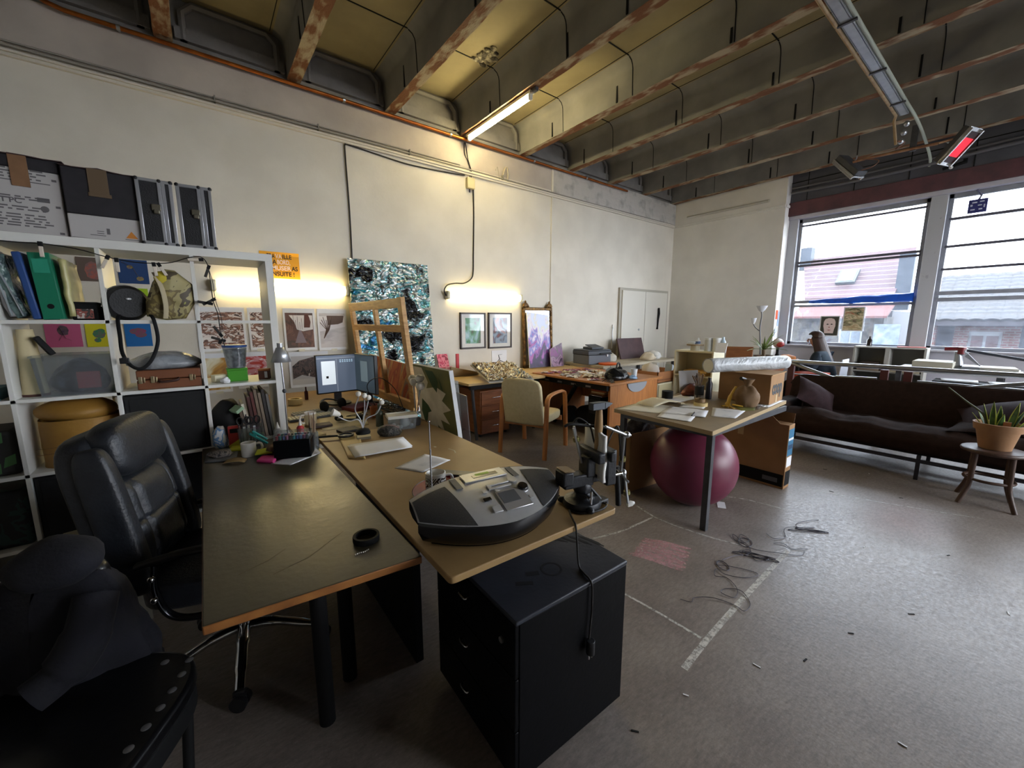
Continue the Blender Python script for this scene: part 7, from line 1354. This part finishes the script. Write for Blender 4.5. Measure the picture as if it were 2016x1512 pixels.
def cushion(loc, rotm, m, lab, s=.24, th=.085):
    b = MB()
    for sg in (-1, 1):
        b.grid(16, 16, lambda u, v: ((u - .5) * 2 * s * (1 - .10 * (1 - abs(2 * v - 1)) ** 2 * 0 - .08 * sin(pi * v)), (v - .5) * 2 * s * (1 - .08 * sin(pi * u)), sg * th * (sin(pi * u) * sin(pi * v)) ** .55 + .008 * noise.noise((u * 4, v * 4, 3 * sg))))
    o = b.build('cushion', m, loc=loc, rotm=rotm, smooth=80); return tag(o, lab, 'cushion', 'cushions on the brown sofa')
CU = mat('plum_brown_cushion', '2c1f21', .9, c2='332427', sc=20, bump=.1, bsc=120, spec=.2)
cushion((5.56, 1.44, .605), (radians(36), radians(-30), radians(15)), CU, 'plum brown cushion standing on its corner at the left end of the sofa', .215, .09)
cushion((5.54, .06, .63), (radians(-20), radians(-16), radians(10)), CU, 'brown cushion leaning at the right end of the sofa behind the potted plant', .27, .09)
cushion((5.46, .10, .53), (radians(-6), radians(-3), radians(-5)), SOF, 'dark flat cushion lying under the leaning one at the right end', .26, .06)
cushion((5.60, -.28, .74), (radians(-60), radians(10), radians(0)), mat('pale_grey_cushion', '8a8c98', .8), 'pale grey cushion at the far right end of the sofa', .24, .09)
# ================================================================ STEEL RAILING BEHIND THE SOFA
t = T('steel_railing', 'steel tube railing with red brown posts running behind the sofa', 'railing', (6.3, 0, 0))
RP = mat('red_brown_post', '4a2220', .5)
MB().tube([(0, 2.03, .925), (0, -2.2, .955)], .026, 12).build('top_rail', STEEL, t, smooth=60)
MB().tube([(0, 1.45, .77), (0, 1.06, .785)], .02, 10).tube([(0, .72, .79), (0, -2.2, .79)], .02, 10).tube([(.0, 1.45, .77), (0, 1.9, .76)], .008, 8).build('lower_rail', STEEL, t, smooth=60)
MB().tube([(-.02, 1.98, .92), (-.02, 1.42, .735)], .022, 10).tube([(-.02, -.10, .88), (-.02, .45, .745)], .022, 10).build('strut', STEEL, t, smooth=60)
for y in (1.94, 1.0, .80, -.6): MB().box(-.025, .025, y - .035, y + .035, 0, .90).build('post', RP, t)
MB().box(-.03, .03, 1.96, 2.03, .9, .955).build('end_cap', RP, t)
# ================================================================ WINDOW WORKPLACE
t = T('desk', 'dark desk by the window where the person sits', 'desk', (0, 0, 0)); MB().box(6.75, 7.5, 1.98, 2.78, .82, .86).build('desktop', mat('dark_desk', '35312f', .5), t)
for x in (6.8, 7.45):
    for y in (2.02, 2.74): MB().box(x - .02, x + .02, y - .02, y + .02, 0, .82).build('leg', BLACKM, t)
box_thing('drawer_box', 'orange red crate on the shelf under the window desk', 'crate', (.3, .35, .2), (6.80, 1.84, .55), mat('orange_red_crate', 'a8442a', .6))
box_thing('low_stand', 'dark low stand carrying the orange red crate', 'stand', (.34, .4, .549), (6.80, 1.84, 0), BLACKM)
bagish('orange_cloth', 'crumpled orange cloth on the window desk', 'cloth', (6.98, 2.22, .8605), (.12, .12, .07), mat('orange_cloth', 'b9743c', .7), 4, .25)
t = T('flower_pot', 'white and red round ornament standing by the plant at the window', 'ornament', (7.25, 2.45, .8605)); MB().lathe([(0, 0), (.05, 0), (.02, .1), (.02, .2), (0, .2)], 16, caps=False).build('stand', BLACKM, t, smooth=40); MB().sphere((0, 0, .26), .075, 16, 10).build('globe', mat('white_globe', 'd2cdca', .4), t, smooth=60); MB().sphere((-.01, -.03, .245), (.072, .06, .05), 14, 8).build('red_patch', mat('red_globe', 'a83a34', .4), t, smooth=60)
t = T('bowl', 'dark shallow bowl on the window desk beside the orange cloth', 'bowl', (7.1, 2.03, .8605)); MB().lathe([(0, 0), (.04, 0), (.09, .035), (.085, .035), (.04, .006), (0, .006)], 20, caps=False).build('body', BLACKM, t, smooth=50)
# person: one continuous skinned body, clothes and hair as children
def skin(name, V, E, Rr, m, parent=None, loc=(0, 0, 0), rz=0, sub=2):
    me = bpy.data.meshes.new(name); me.from_pydata(V, E, []); o = bpy.data.objects.new(name, me); COL.objects.link(o); me.materials.append(m)
    md = o.modifiers.new('skin', 'SKIN'); md.use_smooth_shade = True
    for i, sv in enumerate(me.skin_vertices[0].data): sv.radius = Rr[i] if isinstance(Rr[i], tuple) else (Rr[i], Rr[i]); sv.use_root = (i == 0)
    s_ = o.modifiers.new('sub', 'SUBSURF'); s_.levels = sub; s_.render_levels = sub
    o.parent = parent; o.location = loc; o.rotation_euler = (0, 0, radians(rz)); return o
# local: +x is the way the person faces, seat at z=.47
SKN = mat('skin', 'b98a74', .55); COAT = mat('dark_blue_coat', '1f2c3a', .85, c2='26343f', sc=20, bump=.1); HAIR = mat('dark_brown_hair', '2b1a14', .5, c2='3a241a', sc=30, stretch=(6, 6, 1)); TRO = mat('dark_trousers', '1a1b20', .8)
PV = [(0, 0, .56), (.02, 0, .75), (.05, 0, .94), (.085, 0, 1.04), (.115, 0, 1.10), (.155, 0, 1.17), (.16, 0, 1.235),
      (.04, .17, .96), (.12, .24, .76), (.30, .14, .80), (.40, .08, .88), (.04, -.17, .96), (.12, -.24, .76), (.30, -.14, .80), (.40, -.08, .88),
      (.05, .10, .54), (.44, .12, .52), (.42, .12, .1), (.54, .12, .05), (.05, -.10, .54), (.44, -.12, .52), (.42, -.12, .1), (.54, -.12, .05)]
PE = [(0, 1), (1, 2), (2, 3), (3, 4), (4, 5), (5, 6), (2, 7), (7, 8), (8, 9), (9, 10), (2, 11), (11, 12), (12, 13), (13, 14), (0, 15), (15, 16), (16, 17), (17, 18), (0, 19), (19, 20), (20, 21), (21, 22)]
PR = [.13, .12, .11, .06, .05, .078, .07, .05, .04, .034, .028, .05, .04, .034, .028, .085, .06, .045, .035, .085, .06, .045, .035]
PLOC = (7.2, 1.80, .0)
p = skin('person', PV, PE, PR, SKN, loc=PLOC, rz=90); tag(p, 'seated person with long dark hair and dark blue coat, head bent over the window desk', 'person')
cv = [(0, 0, .52), (.02, 0, .75), (.05, 0, .95), (.07, 0, 1.02), (.04, .18, .96), (.12, .25, .76), (.28, .16, .80), (.04, -.18, .96), (.12, -.25, .76), (.28, -.16, .80)]
skin('coat', cv, [(0, 1), (1, 2), (2, 3), (2, 4), (4, 5), (5, 6), (2, 7), (7, 8), (8, 9)], [.19, .175, .15, .085, .085, .07, .055, .085, .07, .055], COAT, p)
skin('trousers', [(0, 0, .53), (.05, .10, .54), (.44, .12, .52), (.42, .12, .14), (.05, -.10, .54), (.44, -.12, .52), (.42, -.12, .14)], [(0, 1), (1, 2), (2, 3), (0, 4), (4, 5), (5, 6)], [.15, .10, .075, .06, .10, .075, .06], TRO, p)
for s in (-1, 1):
    MB().tube([(.46, s * .12, .03), (.58, s * .12, .025)], [.05, .035], 10, flat=.6).build('shoe', BLACKM, p, smooth=60)
    for k, (dx, dy, l_) in enumerate(((.03, -.022, .06), (.04, -.008, .075), (.04, .007, .07), (.035, .02, .055))): MB().tube(spline([(.42, s * .08 + dy, .885), (.42 + l_ * .6, s * .07 + dy, .888), (.42 + l_, s * .065 + dy, .872)], 4), .0085, 8).build('finger', SKN, p, smooth=60)
    MB().tube(spline([(.405, s * .055, .885), (.43, s * .03, .882), (.455, s * .025, .874)], 4), .0095, 8).build('thumb', SKN, p, smooth=60)
    MB().sphere((.228, s * .03, 1.20), (.012, .013, .011), 10, 8).build('eye', mat('eye_white', 'd8d4d0', .3), p, smooth=60)
MB().tube([(.225, 0, 1.21), (.252, 0, 1.17), (.232, 0, 1.16)], [.01, .016, .01], 8).build('nose', SKN, p, smooth=60)
MB().tube([(.222, -.025, 1.125), (.235, 0, 1.125), (.222, .025, 1.125)], .007, 6).build('mouth', mat('lips', '8a4a44', .5), p, smooth=60)
b = MB(); HC = Vector((.148, 0, 1.222))
def hair_cap(u, v):
    a = 2 * pi * u; f_ = max(0, min(1, (cos(a) + .15) / .5)); ph = v * pi * (.66 - .30 * f_); n = 1 + .04 * noise.noise((cos(a) * 6, sin(a) * 6, v * 3))
    return tuple(HC + Vector((.098 * sin(ph) * cos(a), .092 * sin(ph) * sin(a), .104 * cos(ph))) * n)
b.grid(40, 16, hair_cap)
def hair_fall(u, v):
    a = radians(72 + 216 * u); n = 1 + .06 * noise.noise((cos(a) * 7, sin(a) * 7, v * 2)); r = .094 + .035 * v
    return (.148 - .115 * v + r * cos(a) * n * 1.0, r * sin(a) * n * (.98 + .1 * v), 1.235 - .38 * v)
b.grid(36, 16, hair_fall); b.build('hair', HAIR, p, smooth=80, solid=.012)
t = T('glasses', 'thin rimmed glasses on the seated person', 'glasses', PLOC, rz=90); MB().tube([(.243, -.05, 1.20), (.245, -.012, 1.20), (.245, .012, 1.20), (.243, .05, 1.20)], .003, 6).build('rim', mat('reddish_rim', '7a2f2a', .4), t); t.parent = p; t.location = (0, 0, 0); t.rotation_euler = (0, 0, 0)
for k_ in ('label', 'category'): del t[k_]
t = T('chair', 'white shell chair behind the seated person', 'chair', (7.2, 1.62, 0), rz=90); WCH = mat('white_chair_shell', 'b9bcc4', .5)
b = MB(); b.grid(14, 14, lambda u, v: (.22 - .44 * v if v < .55 else -.02 - .03 * (v - .55) / .45 - .0, (u - .5) * .42 * (1 if v < .55 else 1 - .25 * ((v - .55) / .45) ** 3), .45 + .02 * abs(2 * u - 1) if v < .55 else .45 + .48 * (v - .55) / .45 + .0)); b.build('shell', WCH, t, solid=.012, smooth=70)
for x in (-.18, .18):
    for y in (-.18, .18): MB().tube([(x * .7, y * .7, .44), (x, y, 0)], .011, 8).build('leg', CHROME, t, smooth=60)
# shelf boxes under the window
def open_shelf(y0, y1, lab):
    t = T('cabinet', lab, 'cabinet', (8.20, (y0 + y1) / 2, 0), group='open white cabinets under the window'); w_ = (y1 - y0) / 2; WC = mat('greyish_white_cabinet', 'a3a19a', .6)
    for s in (-1, 1): MB().box(-.17, .12, s * w_ - .012, s * w_ + .012, 0, 1.085).build('side_panel', WC, t)
    for z in (.05, .40, .70, 1.065): MB().box(-.17, .12, -w_ + .012, w_ - .012, z, z + .02).build('shelf', WC, t)
    MB().box(.11, .12, -w_ + .012, w_ - .012, .05, 1.06).build('back_panel', mat('grey_back', '7d7b74', .7), t)
open_shelf(1.29, 1.66, 'open white cabinet under the left window, with dark books inside'); open_shelf(.88, 1.265, 'open white cabinet under the window post, right of the one with books')
for k in range(5): box_thing('book', ('lowest', 'second', 'third', 'fourth', 'topmost')[k] + ' book of the stack in the left white cabinet', 'book', (.2, .26 - .012 * k, .026), (8.13, 1.47, .7205 + k * .0265), mat('stack_book_%d' % k, ('8a7a68', '9a948a', '3a302c', '2c2624', '40342c')[k], .6), rz=3 * k - 5, group='books stacked in the left white cabinet')
for k in range(3): box_thing('magazine', ('lowest', 'middle', 'top')[k] + ' flat paper bundle in the right white cabinet', 'papers', (.22, .32, .022), (8.12, 1.07, .7205 + k * .0225), mat('bundle_%d' % k, ('b0a68e', 'a59c88', 'bcb4a2')[k], .7))
for k in range(2): box_thing('book', ('dark books lying low in the left white cabinet', 'brown books lying low in the right white cabinet')[k], 'books', (.2, .28, .06), (8.12, (1.47, 1.07)[k], .4205), mat('low_books_%d' % k, ('33302f', '6a5a48')[k], .6))
t = T('bottle', 'dark brown bottle standing on the left white cabinet', 'bottle', (8.22, 1.53, 1.0855)); MB().lathe([(0, 0), (.035, 0), (.035, .09), (.014, .115), (.014, .15), (0, .15)], 16, caps=False).build('body', mat('brown_glass', '2c2420', .2), t, smooth=40)
box_thing('paper_pad', 'reddish paper pad on the right white cabinet', 'papers', (.2, .3, .012), (8.17, 1.05, 1.0855), mat('reddish_pad', 'a5605c', .7), rz=8)
# press table and press
t = T('table', 'pale topped table carrying the small press, behind the railing', 'table', (0, 0, 0)); MB().box(6.75, 7.5, .10, 1.0, .86, .89).build('tabletop', mat('pale_table', 'a8a8a8', .5), t)
for x in (6.8, 7.45):
    for y in (.15, .95): MB().box(x - .025, x + .025, y - .025, y + .025, 0, .86).build('leg', DKSTEEL, t)
box_thing('press_bed', 'thick pale board in front of the small press', 'board', (.4, .34, .10), (7.02, .68, .8905), mat('pale_board', 'b0ac9c', .6), bevel=.006)
t = T('press', 'small metal press with a dark red handle on the pale table', 'press', (7.10, .45, .8905)); PM = mat('press_grey', '8f9296', .35, metal=.5)
MB().box(-.15, .15, -.16, .07, 0, .03).build('base', PM, t, bevel=.005); MB().tube([(0, .04, .03), (0, .05, .14), (0, .06, .22)], [.05, .035, .03], 12).build('column', PM, t, smooth=60)
MB().sphere((0, .02, .22), (.05, .05, .05), 14, 10).build('head', PM, t, smooth=60); MB().tube([(-.02, .17, .245), (-.02, .06, .25)], .022, 10).cyl(.035, .22, .30, 14, M=rot(at=(-.02, .03, -.03))).build('handle', mat('dark_red_handle', '6a1f24', .4), t, smooth=50)
MB().add([(0, -.02, .20), (0, -.16, .03), (.02, -.16, .03), (.02, -.02, .20), (0, .0, .16), (.02, .0, .16)], [(0, 1, 2, 3), (0, 4, 5, 3), (4, 1, 2, 5), (0, 1, 4), (3, 5, 2)]).build('brace', PM, t); MB().box(-.2, .1, -.14, -.0, .03, .06).build('tray', PM, t)
o = MB().tube([(6.9, .43, 1.135), (7.0, -.25, 1.0)], .016, 8).build('pole', mat('dark_pole', '2b2c34', .4), smooth=60); tag(o, 'dark pole slanting down over the tables at the right picture edge', 'pole')
for k in range(4): box_thing('paper_stack', ('lowest', 'second', 'third', 'topmost')[k] + ' layer of the paper stack right of the press', 'papers', (.34, .36, .014), (7.1, .2 + .01 * k, .8905 + k * .0145), mat('stack_paper_%d' % (k % 2), ('b5b4ae', 'a29c8e')[k % 2], .7), rz=4 * k - 6, group='paper stack beside the press')
t = T('table', 'dark low table with white sheets in front of the press table', 'table', (0, 0, 0)); MB().box(6.42, 6.73, -.5, .62, .78, .81).build('tabletop', BLACKM, t)
for x in (6.45, 6.70):
    for y in (-.46, .58): MB().box(x - .02, x + .02, y - .02, y + .02, 0, .78).build('leg', BLACKM, t)
for k in range(3): sheet('paper_sheet', ('white sheets at the left end of the dark low table', 'white sheets in the middle of the dark low table', 'white sheets at the right end of the dark low table')[k], 'paper', [(6.45, .55 - .35 * k), (6.68, .58 - .35 * k), (6.69, .30 - .35 * k), (6.46, .28 - .35 * k)], .811, PAPER, .012, group='sheets on the dark low table')
# ---- on the window panes
t = T('face_print', 'print of a pale masked face on a dark ground, taped to the left window pane', 'art print', (8.395, 2.105, 1.385))
MB().box(-.004, 0, -.135, .135, -.17, .17).build('sheet', PAPER, t); MB().box(-.0052, -.004, -.12, .12, -.155, .155).build('dark_ground', mat('dark_olive_print', '3c3a30', .8), t)
SH = lambda P, m, nm, off: MB().add([(-off, y, z) for y, z in P], [tuple(range(len(P)))]).build(nm, m, t)
SH([(.06, -.12), (.07, -.05), (.082, .0), (.08, .07), (.06, .115), (.02, .132), (-.02, .132), (-.06, .115), (-.08, .07), (-.082, 0), (-.07, -.05), (-.06, -.12)], mat('pale_pink_print', 'd3bcb4', .8), 'masked_head', .0056)
for y in (-.03, .025): SH([(y - .02, .03), (y, .02), (y + .02, .03), (y, .04)], BLACKM, 'eye_hole', .0062)
SH([(-.012, -.02), (0, -.03), (.012, -.02), (0, -.008)], mat('red_ink', '9a4a44', .8), 'nose_mark', .0062); SH([(-.03, -.065), (0, -.075), (.03, -.065), (0, -.06)], mat('red_ink', '9a4a44'), 'mouth_mark', .0062)
t = T('camouflage_print', 'print with green and red strokes over tan stripes, taped to the left window pane', 'art print', (8.395, 1.80, 1.50))
MB().box(-.004, 0, -.135, .135, -.195, .195).build('sheet', PAPER, t); MB().box(-.0052, -.004, -.12, .12, -.18, .18).build('printed_image', art('tan_stripes', ['a88f6a', 'c4b390', '8a8460', '6a5a44', 'b8a47c'], 7, .8, 3, stretch=(1, 1, 3)), t)
MB().tube(spline([(-.006, .06, .15), (-.006, -.02, .165), (-.006, -.09, .12), (-.006, -.04, .09), (-.006, -.08, .06)], 5), .018, 6, flat=.2).build('green_stroke', mat('green_print', '3f5a3c', .8), t); MB().tube([(-.006, .10, .10), (-.006, .04, .11), (-.006, .0, .08)], .02, 6, flat=.2).build('red_stroke', mat('orange_red_print', 'b5503a', .8), t)
o = MB().box(8.391, 8.395, 1.23, 1.53, 1.10, 1.42).build('tracing_paper', glassmat('tracing_paper', 'c8d0dc', .03, .3)); tag(o, 'translucent sheet stuck on the lower left window pane', 'paper')
t = T('tarpaulin', 'rolled bright blue tarpaulin tied along the bar of the left window', 'tarpaulin', (8.335, 1.79, 1.79)); TB = mat('blue_tarp', '0d48b0', .4, c2='1558c8', sc=9, bump=.3, bsc=20)
b = MB()
def tarp(u, v): a = 2 * pi * u; r = .055 * (.35 + .9 * v ** .6) * (1 + .3 * noise.noise((cos(a), sin(a), v * 5))); return (.6 * r * cos(a) - .02, .62 - v * 1.28, r * sin(a) + .028 * v + .012 * noise.noise((v * 6, 1, 1)))
b.grid(16, 40, tarp); b.build('roll', TB, t, smooth=80)
t = T('window_ornament', 'dark blue square ornament with pale cut marks hanging in the right window', 'ornament', (8.36, .65, 2.985)); DBL = mat('ornament_blue', '2c2f6a', .5)
MB().box(-.02, .02, -.085, .085, -.085, .085).build('plate', DBL, t, bevel=.004); MB().tube([(0, .0, .08), (-.0, -.02, .13), (0, .03, .21)], .012, 6).build('hanger', mat('grey_hanger', '5a5a70', .5), t)
b = MB()
for y, z, w_, h_ in ((.03, .045, .022, .008), (-.035, .05, .02, .007), (.055, .01, .01, .012), (-.02, .005, .018, .006), (.04, -.045, .02, .008), (-.03, -.045, .016, .008), (-.06, -.01, .006, .02)): b.box(-.0215, -.0195, y - w_, y + w_, z - h_, z + h_)
b.build('cut_marks', mat('pale_cut_marks', 'c9cede', .6), t)
# ================================================================ POTTED PLANT ON BENTWOOD STOOL
BW = mat('dark_bentwood', '3d2b22', .45, c2='4a352a', sc=8, stretch=(5, 5, 1))
SC = (4.92, .07)
t = T('stool', 'dark bentwood stool with splayed legs carrying the terracotta pot', 'stool', (*SC, 0), rz=10)
MB().lathe([(0, .43), (.16, .43), (.172, .44), (.172, .455), (.15, .46), (0, .455)], 36, caps=False).build('seat', BW, t, smooth=50); MB().tube([(.168 * cos(a), .168 * sin(a), .44) for a in [2 * pi * k / 36 for k in range(36)]], .016, 8, closed=True).build('seat_ring', BW, t, smooth=60)
for k in range(4):
    a = radians(90 * k + 40); c_, s_ = cos(a), sin(a); MB().tube(spline([(.135 * c_, .135 * s_, .43), (.14 * c_, .14 * s_, .28), (.15 * c_, .15 * s_, .15), (.21 * c_, .21 * s_, .0)], 6), .017, 10).build('leg', BW, t, smooth=60)
MB().tube([(.135 * cos(a), .135 * sin(a), .205) for a in [2 * pi * k / 32 for k in range(32)]], .012, 8, closed=True).build('stretcher_ring', BW, t, smooth=60)
t = T('potted_plant', 'snake plant in a terracotta pot standing on the bentwood stool', 'plant', (SC[0], SC[1] - .0, .4605))
TER = mat('terracotta', '84603f', .75, c2='8e6846', sc=9, bump=.06)
MB().lathe([(0, 0), (.088, 0), (.118, .15), (.132, .15), (.14, .205), (.128, .207), (.12, .17), (0, .165)], 40, caps=False).build('pot', TER, t, smooth=40)
MB().lathe([(0, .172), (.118, .172)], 24, caps=False).build('soil', mat('soil', '2a1f18', .9, bump=.5, bsc=60), t)
SN = mat('snake_leaf', '26431f', .45, c2='3c5c2c', sc=14, lo=.45, hi=.55); SNE = mat('snake_leaf_edge', 'a9b04a', .45)
def blade(a, lean, L_, w_, base, bend=.0):
    d_ = Vector((cos(a) * sin(lean), sin(a) * sin(lean), cos(lean))); s_ = Vector((-sin(a), cos(a), 0)); q = Vector((cos(a), sin(a), 0))
    def f(u, v): ww = w_ * (1 - v ** 3) * (.6 + .8 * v * (1 - v) * 2); k = 2 * u - 1; return tuple(Vector(base) + d_ * L_ * v + q * bend * v * v + s_ * k * ww + d_.cross(s_) * (-.25 * ww) * (1 - k * k))
    b = MB(); b.grid(8, 12, f)
    for i in range(len(b.m)): b.m[i] = 1 if (i % 8) in (0, 7) else 0
    b.build('leaf', [SN, SNE], t, solid=.003, smooth=70)
for a, le, L_, w_, bx, by in ((2.0, .25, .20, .022, -.02, .05), (1.2, .45, .16, .02, 0, .06), (2.6, .12, .22, .022, -.03, .03), (3.6, .3, .14, .02, -.04, .0), (1.8, .6, .14, .018, -.03, .07), (-1.2, .35, .2, .03, .01, -.06), (-.8, .2, .22, .03, .03, -.05), (-1.8, .5, .17, .026, .0, -.08), (.3, .15, .18, .02, .04, 0)): blade(a, le, L_, w_, (bx, by, .16))
MB().tube(spline([(-.03, .06, .17), (-.04, .09, .27), (-.05, .19, .36), (-.05, .30, .46)], 8), [.008] * 9 + [.007] * 8 + [.006] * 8, 8).build('long_stalk', mat('olive_stalk', '4a4a30', .5), t, smooth=60)
MB().box(-.06, -.05, -.06, -.02, .17, .23).build('plant_label', mat('terracotta_label', 'a0683c', .7), t)
# ================================================================ WIRES AND LITTER ON THE FLOOR
WIRE = mat('dark_wire', '34323e', .4, metal=.5)
def wire(pts, lab, loops=()):
    b = MB(); b.tube(spline([(x, y, .003 + .004 * (i % 2)) for i, (x, y) in enumerate(pts)], 8), .0016, 5)
    for cx_, cy_, r1, r2, an in loops: b.tube([(cx_ + r1 * cos(a) * cos(an) - r2 * sin(a) * sin(an), cy_ + r1 * cos(a) * sin(an) + r2 * sin(a) * cos(an), .004) for a in [2 * pi * k / 24 for k in range(24)]], .0022, 5, closed=True)
    o = b.build('wire', WIRE, smooth=60); tag(o, lab, 'wire', 'loose wires on the floor')
wire([(1.88, .97), (1.90, .92), (1.95, .93), (2.02, .87), (2.06, .78), (2.05, .72), (2.14, .73), (2.20, .80), (2.16, .86), (2.10, .86), (2.12, .80), (2.20, .82), (2.26, .90), (2.22, .95), (2.30, .98), (2.28, .92), (2.34, .84), (2.42, .80), (2.44, .84), (2.38, .94), (2.34, 1.0), (2.38, 1.0)], 'looping wire nearest the viewer, beside the long chalk line', ((2.36, .97, .05, .03, .8),))
wire([(2.42, 1.0), (2.52, .97), (2.60, .93), (2.66, .94), (2.60, .98), (2.58, .92), (2.66, .84), (2.62, .83), (2.58, .88), (2.70, .96), (2.76, 1.04), (2.82, 1.06), (2.80, 1.0), (2.72, 1.0), (2.72, 1.06), (2.78, 1.09), (2.70, .95), (2.78, .80), (2.86, .72), (2.92, .72)], 'tangled wire clump in the middle, with dark flat loops', ((2.62, .90, .12, .02, -1.0), (2.64, .87, .10, .02, -1.3), (2.74, 1.0, .06, .04, .3)))
wire([(2.88, .88), (2.92, .84), (2.90, .78), (2.94, .74), (2.98, .72)], 'short hooked wire right of the clump')
wire([(2.98, .96), (2.94, .90), (3.02, .86), (3.12, .90), (3.20, .90), (3.26, .84), (3.34, .78), (3.24, .84), (3.30, .88), (3.42, .84), (3.50, .80)], 'dark wire bundle farthest from the viewer', ((3.24, .80, .12, .014, -.8), (3.28, .78, .10, .012, -1.0)))
random.seed(17); q = MB()
LIT = [(1.75, .55), (1.95, .43), (2.7, .2), (1.38, .66), (1.2, .42), (2.3, .35), (1.8, .1), (1.5, .2), (2.1, -.2), (3.1, -.1), (3.6, .15), (1.1, .7), (3.3, .5), (4.2, .9), (4.5, .5), (5.0, .8), (4.8, 1.1)]
for i, (x, y) in enumerate(LIT):
    o = MB(rot(0, 0, random.uniform(0, 180))).box(-random.uniform(.008, .02), .012, -.003, .003, .0005, .003).build('splinter', BLACKM if i % 3 else PAPER, loc=(x, y, 0)); tag(o, 'dark splinter lying on the bare floor' if i % 3 else 'pale chip lying on the bare floor', 'debris', 'dark splinters on the floor' if i % 3 else 'pale chips on the floor')
